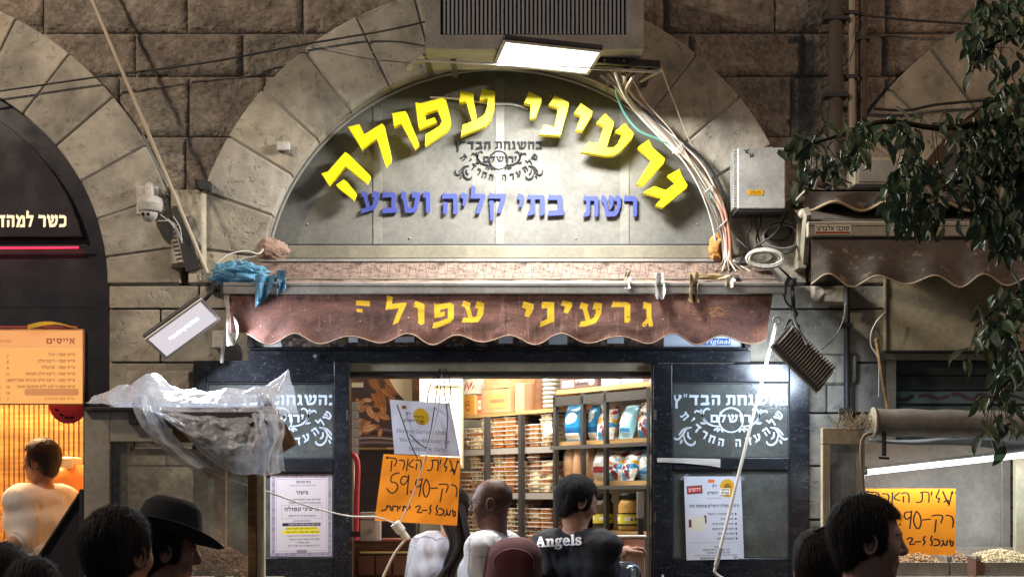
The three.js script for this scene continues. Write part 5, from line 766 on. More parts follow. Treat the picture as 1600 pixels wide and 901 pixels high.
{
  const scribble = canvasTex(128, 64, (g) => { g.fillStyle = '#a77a47'; g.fillRect(0, 0, 128, 64); g.strokeStyle = '#b5523a'; g.lineWidth = 6; g.beginPath(); for (let i = 0; i < 9; i++) { g.moveTo(14 + i * 11, 24); g.quadraticCurveTo(20 + i * 11, 52, 24 + i * 11, 26); } g.stroke(); });
  const redFruit = canvasTex(128, 96, (g) => { g.fillStyle = '#e2dccb'; g.fillRect(0, 0, 128, 96); g.fillStyle = '#b8483c'; for (let i = 0; i < 7; i++) { g.beginPath(); g.ellipse(20 + i * 15, 54 - (i % 3) * 12, 6, 18, 0.2 * (i - 3), 0, 7); g.fill(); } });
  const ring = canvasTex(128, 96, (g) => { g.fillStyle = '#c08a3c'; g.fillRect(0, 0, 128, 96); g.strokeStyle = '#7c3a1c'; g.lineWidth = 7; g.beginPath(); g.arc(64, 52, 26, 0.5, 5.6); g.stroke(); g.fillStyle = '#7c3a1c'; g.fillRect(46, 44, 40, 8); });
  const gift = canvasTex(256, 64, (g) => { g.fillStyle = '#4c3434'; g.fillRect(0, 0, 256, 64); g.fillStyle = '#cfd4e2'; g.fillRect(16, 14, 84, 40); g.fillStyle = '#d8d6dc'; g.beginPath(); g.arc(222, 32, 20, 0, 7); g.fill(); drawHeb(g, 'מארז', 196, 14, 15, '#e8e2e2', 84); g.fillStyle = '#181416'; g.fillRect(112, 36, 84, 10); });
  const lilac = canvasTex(128, 96, (g) => { g.fillStyle = '#a49cc4'; g.fillRect(0, 0, 128, 96); g.fillStyle = '#e6e6ee'; g.fillRect(10, 12, 52, 40); g.fillRect(70, 40, 48, 44); g.fillStyle = '#5c5288'; g.fillRect(70, 10, 46, 22); });
  const whiteBox = S(rgb(0.66, 0.64, 0.58), 0.7, { map: grimeTex }), giftM = S(rgb(0.085, 0.05, 0.05), 0.5), lilacM = S(rgb(0.42, 0.38, 0.55), 0.45);
  const y0 = 2.302, z = -0.14;
  carton('yellow carton with a printed ring on the high shelf', 0.19, 0.15, 0.22, 0.12, y0, z, S(rgb(0.50, 0.30, 0.10), 0.8), [ring, 0.9, 0.85]);
  carton('white carton printed with red chillies on top of the yellow one', 0.2, 0.12, 0.22, 0.13, y0 + 0.152, z, whiteBox, [redFruit, 0.9, 0.9]);
  carton('thin red and white carton between yellow and brown ones', 0.055, 0.14, 0.2, 0.265, y0, z, S(rgb(0.55, 0.14, 0.12), 0.5), [redFruit, 0.8, 0.5]);
  carton('big brown carton with red scribble on the high shelf', 0.36, 0.17, 0.26, 0.52, y0, z, M.cardboard, [scribble, 0.62, 0.6, 0.02], 0.02, true);
  carton('flatter brown carton on top of the scribbled one', 0.33, 0.11, 0.26, 0.53, y0 + 0.172, z, M.cardboard, undefined, -0.03, true);
  carton('small brown carton beside the roll at the shelf end', 0.10, 0.2, 0.2, 0.775, y0, z, S(rgb(0.30, 0.17, 0.10), 0.85), undefined, 0.1, true);
  { const t = thing('fabric_roll', 'upright brown roll leaning among the high cartons', 'roll'); part(t, 'roll_core', new THREE.CylinderGeometry(0.05, 0.055, 0.27, 18).translate(0, 0.135, 0), M.woodDark); part(t, 'roll_end', new THREE.CylinderGeometry(0.02, 0.02, 0.275, 12).translate(0, 0.138, 0), M.cardboard); place(t, 0.92, y0, z); }
  { const t = thing('grey_ducting', 'bundle of silver ducting at the end of the high shelf', 'ducting'); for (let i = 0; i < 7; i++) part(t, 'duct_ring', new THREE.TorusGeometry(0.05, 0.016, 8, 18).rotateX(Math.PI / 2).translate(0, 0.02 + i * 0.03, 0), M.alu); place(t, 1.10, y0, -0.1); }
  const y1 = 2.422;
  for (let i = 0; i < 2; i++) carton(i ? 'brown gift carton with white label, upper of the stacked pair' : 'brown gift carton with white label, lower of the stacked pair', 0.42, 0.075, 0.2, SPLIT + 0.22, y1 + i * 0.077, -0.12, giftM, [gift, 0.98, 0.92]);
  carton('brown gift carton topmost above the stacked pair', 0.40, 0.07, 0.2, SPLIT + 0.23, y1 + 0.154, -0.12, giftM, [gift, 0.98, 0.92]);
  carton('lilac carton with white panels nearest the brown gift cartons', 0.17, 0.12, 0.2, SPLIT + 0.56, y1, -0.12, lilacM, [lilac, 0.95, 0.9]); carton('lilac carton with white panels at the door end of the high shelf', 0.2, 0.13, 0.2, SPLIT + 0.80, y1, -0.12, lilacM, [lilac, 0.95, 0.9], 0.05); carton('lilac carton laid on top of the one at the door end', 0.19, 0.08, 0.2, SPLIT + 0.79, y1 + 0.132, -0.12, lilacM, [lilac, 0.95, 0.9], -0.05);
  // bags
  const blue = wrap((g) => { g.fillStyle = '#1e86c8'; g.fillRect(0, 0, 128, 192); g.fillStyle = '#0f5a98'; g.fillRect(0, 120, 128, 30); g.fillStyle = '#dfe9ee'; g.beginPath(); g.ellipse(64, 70, 44, 30, -0.3, 0, 7); g.fill(); g.fillStyle = '#cfd6d8'; g.fillRect(8, 150, 110, 34); }), party = wrap((g) => { g.fillStyle = '#d9dfe4'; g.fillRect(0, 0, 128, 192); for (let i = 0; i < 26; i++) { g.fillStyle = pick(['#2f8fd0', '#e07a2a', '#7a2f4a', '#f0efe6', '#caa03a', '#2a2f5a']); g.beginPath(); g.ellipse(rnd() * 128, rnd() * 192, 10 + rnd() * 20, 8 + rnd() * 14, rnd() * 3, 0, 7); g.fill(); } }), silver = wrap((g) => { g.fillStyle = '#b9bec2'; g.fillRect(0, 0, 128, 192); g.fillStyle = '#8a2f34'; g.fillRect(20, 100, 88, 40); g.fillStyle = '#eef0f0'; g.fillRect(30, 40, 60, 36); }), sky2 = wrap((g) => { g.fillStyle = '#8ecbe8'; g.fillRect(0, 0, 128, 192); g.fillStyle = '#f2f6f7'; g.beginPath(); g.arc(60, 90, 42, 0, 7); g.fill(); g.fillStyle = '#2a7ab8'; g.fillRect(20, 140, 90, 20); });
  const bag = (label, x, y, z, w, h, mat, turn = 0, lean = 0, sd = 1) => { const t = thing('snack_bag', label, 'snack bag', 'bags of snacks on the shop shelves'); const bb = part(t, 'bag_body', pillow(w, h, 0.09, 0.06, sd), mat); part(bb, 'bag_seal', boxUV(new THREE.BoxGeometry(w * 0.86, h * 0.045, 0.004)).translate(0, h * 0.985, 0), mat); place(t, x, y, z, turn, lean); };
  bag('blue snack bag standing at the front of the upper shelf', SPLIT + 0.13, 2.072, -0.05, 0.17, 0.24, blue, 0.1, -0.06, 2); bag('blue snack bag tucked behind the front one', SPLIT + 0.24, 2.072, -0.14, 0.16, 0.25, blue, -0.2, -0.06, 5);
  bag('striped orange snack bag leaning by the white panel', SPLIT + 0.46, 2.072, -0.06, 0.15, 0.21, party, 0.25, -0.3, 7); bag('pale blue snack bag lying against the striped one', SPLIT + 0.70, 2.072, -0.05, 0.17, 0.22, sky2, -0.1, -0.25, 9); bag('white snack bag at the door end of the upper shelf', SPLIT + 0.84, 2.072, -0.10, 0.15, 0.23, party, 0.1, -0.15, 12);
  bag('silver snack bag with a red band on the middle shelf', SPLIT + 0.42, 1.802, -0.06, 0.14, 0.19, silver, 0.1, -0.1, 14); bag('orange and white snack bag in the middle shelf pile', SPLIT + 0.58, 1.802, -0.05, 0.17, 0.2, party, 0.2, -0.3, 17); bag('colourful snack bag at the front of the middle shelf pile', SPLIT + 0.74, 1.802, -0.03, 0.18, 0.2, party, -0.15, -0.35, 21); bag('pale snack bag at the door end of the middle shelf', SPLIT + 0.86, 1.802, -0.08, 0.15, 0.2, sky2, 0.05, -0.2, 25);
  [[0.36, 2.072, -0.2, 'white snack bag with coloured spots peeping behind the striped one', party], [0.6, 2.072, -0.2, 'silver snack bag deep on the upper shelf', silver], [0.50, 1.802, -0.2, 'pale blue snack bag deep on the middle shelf', sky2], [0.68, 1.802, -0.21, 'blue snack bag deep on the middle shelf', blue], [0.88, 2.072, -0.22, 'blue snack bag in the far corner of the upper shelf', blue]].forEach(([x, y, zz, l, m], i) => bag(l, SPLIT + x, y, zz, 0.16, 0.23, m, rr(-0.3, 0.3), -0.05, 31 + i * 3));
  const crust = S(rgb(0.58, 0.30, 0.10), 0.6, { bumpMap: roughBump, bumpScale: 0.004 });
  [[0.06, 0.24, 'nearest the tub stacks'], [0.16, 0.25, 'second from the tub stacks'], [0.27, 0.24, 'nearest the silver bag']].forEach(([x, h, w]) => { const t = thing('bread_loaf', `long brown loaf in a clear bag, ${w}`, 'bread', 'loaves in clear bags'); const g = lathe([[0, 0], [0.03, 0.01], [0.042, 0.05], [0.045, h * 0.5], [0.038, h * 0.85], [0.015, h * 0.97], [0, h]], 14); part(t, 'loaf_body', g, crust); part(t, 'clear_bag', pillow(0.12, h + 0.03, 0.1, 0.04, x * 50), M.film); place(t, SPLIT + x, 1.802, -0.07, 0, -0.08); });
  const jarL = canvasTex(128, 64, (g) => { g.fillStyle = '#cfc23a'; g.fillRect(0, 0, 128, 64); g.fillStyle = '#2a2a18'; g.fillRect(0, 0, 128, 8); g.fillRect(0, 54, 128, 10); g.fillStyle = '#e9e7da'; for (let i = 0; i < 4; i++) g.fillRect(10 + i * 32, 20, 20, 20); drawHeb(g, 'גרעינים', 110, 26, 12, '#3a3a22', 90); });
  const jar = (label, x, z, c) => { const t = thing('snack_jar', label, 'jar', 'jars with yellow labels'); const jb = part(t, 'jar_body', lathe([[0, 0], [0.062, 0.0], [0.068, 0.02], [0.068, 0.17], [0.05, 0.2], [0.05, 0.21], [0, 0.21]]), S(c, 0.3, { bumpMap: roughBump, bumpScale: 0.006 })); part(jb, 'jar_label', new THREE.CylinderGeometry(0.0695, 0.0695, 0.085, 24, 1, true).translate(0, 0.075, 0), S(rgb(1, 1, 1), 0.5, { map: jarL })); part(jb, 'jar_lid', lathe([[0, 0], [0.056, 0], [0.056, 0.03], [0.05, 0.036], [0, 0.036]]).translate(0, 0.205, 0), M.blackPlastic); place(t, SPLIT + x, 1.477, z); };
  jar('yellow labelled jar of dark seeds nearest the man in black', 0.42, -0.08, rgb(0.07, 0.05, 0.03)); jar('yellow labelled jar half hidden between the other two', 0.58, -0.16, rgb(0.35, 0.22, 0.06)); jar('yellow labelled jar of golden nuts at the door end', 0.72, -0.06, rgb(0.55, 0.32, 0.08));
  { const t = thing('price_card', 'white price card clipped on the tub stacks by the black upright', 'card'); part(t, 'card_sheet', boxUV(new THREE.BoxGeometry(0.10, 0.085, 0.003)), S(rgb(0.62, 0.66, 0.72), 0.5)); part(t, 'card_clip', new THREE.CylinderGeometry(0.006, 0.006, 0.03, 8).rotateX(Math.PI / 2).translate(0, 0.04, 0), M.alu); place(t, SPLIT - 0.06, 2.16, 0.03); t.rotateZ(0.22); }
}
// the wall of pictures, drawers and fittings at the other side
{
  const z = -1.0, nuts = canvasTex(512, 512, (g, w, h) => {
    g.fillStyle = '#43363a'; g.fillRect(0, 0, w, h); for (let i = 0; i < 5; i++) { g.strokeStyle = ['#75676c', '#2c2226', '#8d8284'][i % 3]; g.lineWidth = 14; g.beginPath(); g.moveTo(0, 380 + i * 34); g.quadraticCurveTo(220, 330 + i * 34, 512, 410 + i * 26); g.stroke(); }
    const almond = (x, y, l, a, c) => { g.save(); g.translate(x, y); g.rotate(a); g.beginPath(); g.moveTo(-l, 0); g.bezierCurveTo(-l * 0.4, -l * 0.62, l * 0.5, -l * 0.56, l, 0); g.bezierCurveTo(l * 0.5, l * 0.56, -l * 0.4, l * 0.62, -l, 0); g.fillStyle = c; g.fill(); g.strokeStyle = '#4a2a1c'; g.lineWidth = 3; g.stroke(); g.clip(); for (let k = -7; k < 8; k++) { g.strokeStyle = k % 2 ? 'rgba(92,48,24,0.55)' : 'rgba(232,190,150,0.4)'; g.lineWidth = 2 + rnd() * 3; g.beginPath(); g.moveTo(-l, k * l * 0.02); g.quadraticCurveTo(0, k * l * 0.1 + rr(-4, 4), l, k * l * 0.02); g.stroke(); } g.restore(); };
    for (let i = 0; i < 34; i++) almond(rr(20, 300), rr(120, 420), rr(34, 62), rnd() * 3.1, pick(['#b9835a', '#c99a72', '#a86c42', '#d8b08c', '#94603c'])); for (let i = 0; i < 9; i++) almond(rr(220, 360), rr(10, 180), rr(50, 76), rr(0.6, 1.3), pick(['#a8632e', '#b97a40', '#8e5426']));
    g.fillStyle = '#e8ddc6'; g.beginPath(); g.moveTo(330, 0); g.quadraticCurveTo(400, 150, 512, 200); g.lineTo(512, 0); g.fill(); g.fillStyle = '#8a5a34'; g.fillRect(0, 14, 150, 10); g.fillStyle = '#cfc8ba'; g.fillRect(4, 26, 140, 34);
  });
  const t = thing('nut_picture_panel', 'large wall picture of almonds behind the hanging signs', 'picture'); part(t, 'picture_print', new THREE.PlaneGeometry(X(648, z) - X(536, z), Y(592, z) - Y(702, z)).translate((X(648, z) + X(536, z)) / 2, (Y(592, z) + Y(702, z)) / 2, z), S(rgb(1, 1, 1), 0.35, { map: nuts })); part(t, 'picture_board', box(X(532, z), X(652, z), Y(704, z), Y(585, z), z - 0.03, z - 0.003), M.white);
  const p = thing('brown_post', 'dark brown post rising behind the white hanging sign', 'post'); part(p, 'post_shaft', box(X(645, z), X(656, z), 0.06, 2.9, z - 0.0, z + 0.05, 0.004), M.woodDark); part(p, 'post_cap', box(X(643, z), X(658, z), 2.9, 2.94, z - 0.01, z + 0.06), M.woodDark);
  const wp = thing('white_cupboard', 'cream wall cupboard with a black lettered edge above the hanging signs', 'cupboard'); const cz = -1.9; part(wp, 'cupboard_body', box(X(655, cz), X(722, cz), 1.9, 2.66, cz - 0.4, cz, 0.006), M.cream); part(wp, 'cupboard_door', box(X(688, cz), X(722, cz), 1.92, Y(612, cz), cz + 0.001, cz + 0.02, 0.004), M.white); part(wp, 'door_knob', moved(new THREE.SphereGeometry(0.014, 10, 8), X(692, cz), 2.1, cz + 0.03), M.alu);
  const let2 = canvasTex(256, 48, (g) => { g.fillStyle = '#e4dcc4'; g.fillRect(0, 0, 256, 48); drawHeb(g, 'מוצרי איכות', 250, 10, 28, '#23201c', 236); }); part(wp, 'cupboard_lettering', new THREE.PlaneGeometry(X(722, cz) - X(675, cz), 0.05).translate(X(698.5, cz), Y(597, cz), cz + 0.022), S(rgb(1, 1, 1), 0.6, { map: let2 }));
  const tags = canvasTex(64, 64, (g) => { g.fillStyle = '#c9ccc8'; g.fillRect(0, 0, 64, 64); g.strokeStyle = '#70757a'; g.lineWidth = 3; g.beginPath(); g.arc(32, 30, 14, 0, 7); g.moveTo(8, 54); g.lineTo(56, 54); g.stroke(); }), tm = S(rgb(1, 1, 1), 0.5, { map: tags }), tz = -0.5;
  for (let i = 0; i < 6; i++) { const c = thing('price_tag', ['topmost', 'second', 'third', 'fourth', 'fifth', 'lowest'][i] + ' white price tag in the column beside the door leaf', 'price tag', 'price tags beside the door'); part(c, 'tag_card', new THREE.PlaneGeometry(0.062, 0.05).translate(X(552, tz), Y(634 + i * 14, tz), tz + 0.003), tm); part(c, 'tag_holder', box(X(552, tz) - 0.034, X(552, tz) + 0.034, Y(641 + i * 14, tz), Y(628 + i * 14, tz), tz - 0.006, tz + 0.001), M.alu); }
  const sf = thing('dark_cabinet', 'dark cabinet under the almond picture', 'cabinet'), sz = -0.75; part(sf, 'cabinet_body', box(X(520, sz), X(650, sz), 0.06, Y(703, sz), sz - 0.4, sz, 0.006), S(rgb(0.03, 0.028, 0.03), 0.4)); part(sf, 'cabinet_top', box(X(518, sz), X(652, sz), Y(703, sz), Y(699, sz), sz - 0.4, sz + 0.02, 0.004), M.wood); for (let i = 0; i < 4; i++) part(sf, 'drawer_line', box(X(522, sz), X(648, sz), Y(740 + i * 40, sz) - 0.003, Y(740 + i * 40, sz), sz + 0.0005, sz + 0.004), M.darkSteel);
  const rf = thing('red_framed_fridge', 'red rounded edge of a drinks fridge beside the door leaf', 'fridge'), fz = -0.46; part(rf, 'fridge_frame', tube([P(538, 712, fz), P(552, 711, fz), P(557, 718, fz), P(557, 780, fz), P(556, 840, fz), P(556, 960, fz)], 0.018, 50, 8), M.red); part(rf, 'fridge_side', box(X(528, fz), X(552, fz), 0.3, Y(714, fz), fz - 0.1, fz - 0.03), M.white);
  const dr = thing('drawer_chest', 'reddish wooden chest of drawers below the grey terminal', 'chest'), wz = -0.35; part(dr, 'chest_body', box(X(553, wz), X(642, wz), 0.06, Y(846, wz), wz - 0.3, wz, 0.006), M.woodDark); part(dr, 'chest_edge', box(X(552, wz), X(643, wz), Y(846, wz), Y(842, wz), wz - 0.3, wz + 0.01, 0.003), S(rgb(0.25, 0.07, 0.05), 0.4)); part(dr, 'gold_strip', box(X(562, wz), X(640, wz), Y(864, wz), Y(861, wz), wz, wz + 0.008), S(rgb(0.75, 0.55, 0.2), 0.3)); for (let r = 0; r < 3; r++) for (let c = 0; c < 3; c++) part(dr, 'drawer_front', box(X(560 + c * 27, wz), X(584 + c * 27, wz), Y(898 + r * 36, wz), Y(868 + r * 36, wz), wz + 0.001, wz + 0.015, 0.004), S(rgb(0.16, 0.06, 0.035), 0.35));
  const tv = thing('grey_terminal', 'grey electrical terminal box under the cable plug', 'terminal'), gz = 0.0; part(tv, 'terminal_body', pbox(562, 812, 594, 845, gz - 0.08, gz, 0.006), M.greyBox); part(tv, 'terminal_socket', rod(P(578, 830, gz), P(578, 830, gz + 0.006), 0.016), M.acMetal); part(tv, 'terminal_top', pbox(562, 800, 592, 811, gz - 0.1, gz - 0.01, 0.004), M.white);
  part(tv, 'terminal_bracket', box(X(540), X(561.8), Y(838, gz), Y(830, gz), -0.03, -0.01), M.darkSteel);
  const hl = thing('hanging_flex', 'loops of thin black flex hanging from the lintel over the signs', 'cable'); for (const l of [[[690, 576, 0.12], [674, 598, 0.2], [668, 628, 0.24], [682, 652, 0.25], [699, 634, 0.25], [704, 604, 0.2], [697, 576, 0.12]], [[686, 576, 0.12], [682, 612, 0.2], [675, 660, 0.34], [664, 720, 0.36]], [[694, 576, 0.12], [694, 610, 0.22], [699, 650, 0.34], [696, 700, 0.34]], [[620, 632, 0.33], [630, 660, 0.335], [640, 690, 0.335], [652, 716, 0.34]], [[640, 678, 0.335], [656, 694, 0.34], [672, 702, 0.34]]]) part(hl, 'flex_loop', tube(l.map((q) => P(...q)), 0.0035, 50, 5), M.cableBlack);
}
// ------------------------------------------------------------------ the hanging signs
const marker = [[[515, 425], [528, 462], [546, 522], [556, 490], [566, 428]], [[546, 522], [556, 512], [540, 480], [522, 500]], [[497, 410], [488, 440], [476, 462], [488, 475], [498, 468], [490, 500]], [[455, 424], [452, 448]], [[393, 428], [428, 420], [442, 440], [436, 496]], [[402, 428], [403, 470], [394, 496], [370, 494]], [[290, 428], [318, 420], [330, 446], [326, 492]], [[298, 452], [295, 488]], [[240, 422], [235, 462], [232, 500]], [[276, 424], [246, 448], [248, 468], [276, 476]], [[183, 428], [210, 424], [220, 448], [208, 492]], [[118, 412], [155, 412], [168, 432], [152, 468]], [[134, 432], [129, 502]], [[572, 432], [568, 444]], [[590, 430], [586, 442]], [[100, 406], [96, 416]], [[110, 406], [106, 416]],
  [[184, 515], [135, 520], [126, 582], [160, 578], [181, 608], [166, 644], [132, 660], [104, 624]], [[244, 545], [212, 530], [190, 568], [206, 600], [232, 584], [246, 548]], [[248, 530], [244, 600], [240, 662]], [[264, 640], [266, 650]], [[334, 562], [304, 552], [290, 592], [308, 616], [330, 592]], [[338, 552], [330, 610], [320, 674]], [[364, 556], [342, 600], [350, 662], [370, 686], [390, 640], [384, 582], [364, 556]], [[398, 618], [440, 615]], [[452, 592], [496, 584], [516, 600], [500, 642]], [[474, 622], [464, 706]], [[532, 592], [562, 594], [574, 632], [568, 676]],
  [[550, 764], [556, 800]], [[552, 778], [570, 768], [570, 806], [558, 806]], [[536, 768], [531, 800]], [[508, 764], [518, 786], [498, 804]], [[514, 786], [522, 800]], [[458, 756], [488, 754], [492, 796], [456, 800]], [[446, 734], [434, 758], [450, 770], [440, 798]], [[404, 734], [390, 756], [406, 764], [394, 792]], [[346, 770], [376, 768]], [[300, 748], [318, 734], [336, 750], [304, 786], [342, 784]], [[260, 744], [256, 760]], [[214, 746], [236, 742], [242, 770]], [[220, 750], [212, 776]], [[196, 744], [192, 758]], [[158, 744], [184, 742], [178, 776]], [[148, 744], [144, 774]], [[104, 744], [130, 740], [134, 772]], [[110, 746], [104, 770], [70, 776]]];
const orangeTex = canvasTex(600, 512, (g, w, h) => {
  g.fillStyle = '#fb9810'; g.fillRect(0, 0, w, h); g.lineCap = g.lineJoin = 'round'; g.strokeStyle = '#1d0c10';
  const m = ([x, y]) => [(x - 25 - (835 - y) * 0.13 * (1 - (x - 25) / 575)) / 560 * w, (y - 385 - (x - 60) * 0.045) / 462 * h];
  for (const s of marker) { const q = s.map(m); g.lineWidth = s[0][1] > 720 ? 11 : 10; g.beginPath(); g.moveTo(...q[0]); if (q.length === 2) g.lineTo(...q[1]); else { for (let i = 1; i < q.length - 1; i++) g.quadraticCurveTo(q[i][0], q[i][1], (q[i][0] + q[i + 1][0]) / 2, (q[i][1] + q[i + 1][1]) / 2); g.lineTo(...q[q.length - 1]); } g.stroke(); }
});
{
  notice('price_sign', 'bright orange handwritten price sign hanging in the shop opening', [[599, 709], [720, 715], [714, 821], [585, 813]], 0.30, orangeTex, 'orange handwritten signs', 0.02, 0.6);
  const w = canvasTex(512, 416, (g, W, H) => {
    g.fillStyle = '#c3c8d6'; g.fillRect(0, 0, W, H); g.fillStyle = '#c3a01e'; for (let i = 0; i < 16; i++) { const a = i / 16 * 6.283; g.beginPath(); g.arc(250 + 58 * Math.cos(a), 118 + 58 * Math.sin(a), 10, 0, 7); g.fill(); } g.beginPath(); g.arc(250, 118, 58, 0, 7); g.fill();
    g.fillStyle = '#7a5a28'; g.fillRect(95, 40, 38, 26); drawHeb(g, 'גרעיני', 268, 112, 20, '#20242c', 80); drawHeb(g, 'עפולה ירושלים', 268, 144, 20, '#20242c', 168); drawHeb(g, 'רק', 160, 88, 20, '#20242c'); g.fillStyle = '#8c4030'; g.fillRect(206, 170, 62, 6);
    g.fillStyle = '#3a4664'; g.font = '40px serif'; g.textAlign = 'center'; g.fillText('Hermet Garinei Afula', 236, 250); g.fillText('We have discount for', 252, 318); g.fillText('Seminary Girls -', 270, 384);
  });
  notice('white_sign', 'white printed discount sign in a clear sleeve above the orange one', [[609, 624], [703, 630], [719, 713], [616, 709]], 0.28, w, undefined, 0.016, 0.35);
  const p = thing('extension_lead', 'white extension lead with a round plug strung from the stall', 'cable'); part(p, 'lead_cable', tube([[236, 690, 1.75], [300, 726, 1.7], [360, 750, 1.6], [412, 766, 1.4], [480, 790, 1.1], [545, 806, 0.8], [590, 808, 0.55], [618, 818, 0.45]].map((q) => P(...q)), 0.0045, 90, 6), M.white);
  part(p, 'plug_body', [rod(P(617, 817, 0.45), P(627, 830, 0.44), 0.03, 14), rod(P(626, 829, 0.44), P(636, 842, 0.43), 0.022, 12)], M.white); part(p, 'lead_tail', tube([P(634, 842, 0.43), P(618, 862, 0.42), P(606, 885, 0.42), P(594, 915, 0.42), P(590, 990, 0.42)], 0.008, 40, 7), M.cableBeige); part(p, 'lead_riser', tube([P(622, 822, 0.44), P(646, 770, 0.42), P(664, 715, 0.42), P(684, 640, 0.34), P(690, 585, 0.2)], 0.0035, 50, 6), M.cableGrey);
}
// ------------------------------------------------------------------ heaps of nuts: loose, uncountable
function heap(parent, name, x0, x1, z0, z1, y, h, color, n, size, sd) {
  const g = new THREE.SphereGeometry(1, 7, 5); g.scale(size, size * 0.55, size * 0.7); const m = new THREE.InstancedMesh(g, S(color, 0.6), n); m.name = name; m.userData.kind = 'stuff'; const q = new THREE.Object3D(), c = new THREE.Color();
  for (let i = 0; i < n; i++) { const u = rnd(), v = rnd(), k = Math.sin(Math.PI * u) * Math.sin(Math.PI * clamp(v * 0.9 + 0.05)); q.position.set(lerp(x0, x1, u), y + h * Math.pow(k, 0.6) + rr(-0.012, 0.004) + 0.012 * fbm(u * 6, v * 6, sd, 2), lerp(z0, z1, v)); q.rotation.set(rnd() * 6, rnd() * 6, rnd() * 6); q.updateMatrix(); m.setMatrixAt(i, q.matrix); const t = rr(0.65, 1.3); m.setColorAt(i, c.setRGB(t, t * rr(0.92, 1.02), t * rr(0.85, 1))); }
  m.castShadow = m.receiveShadow = true; parent.add(m);
  part(parent, name + '_bed', grid(10, 10, (u, v) => V(lerp(x0, x1, u), y - 0.012 + h * Math.pow(Math.max(0, Math.sin(Math.PI * u) * Math.sin(Math.PI * clamp(v * 0.9 + 0.05))), 0.6), lerp(z0, z1, 1 - v))), S(color, 0.8));
}
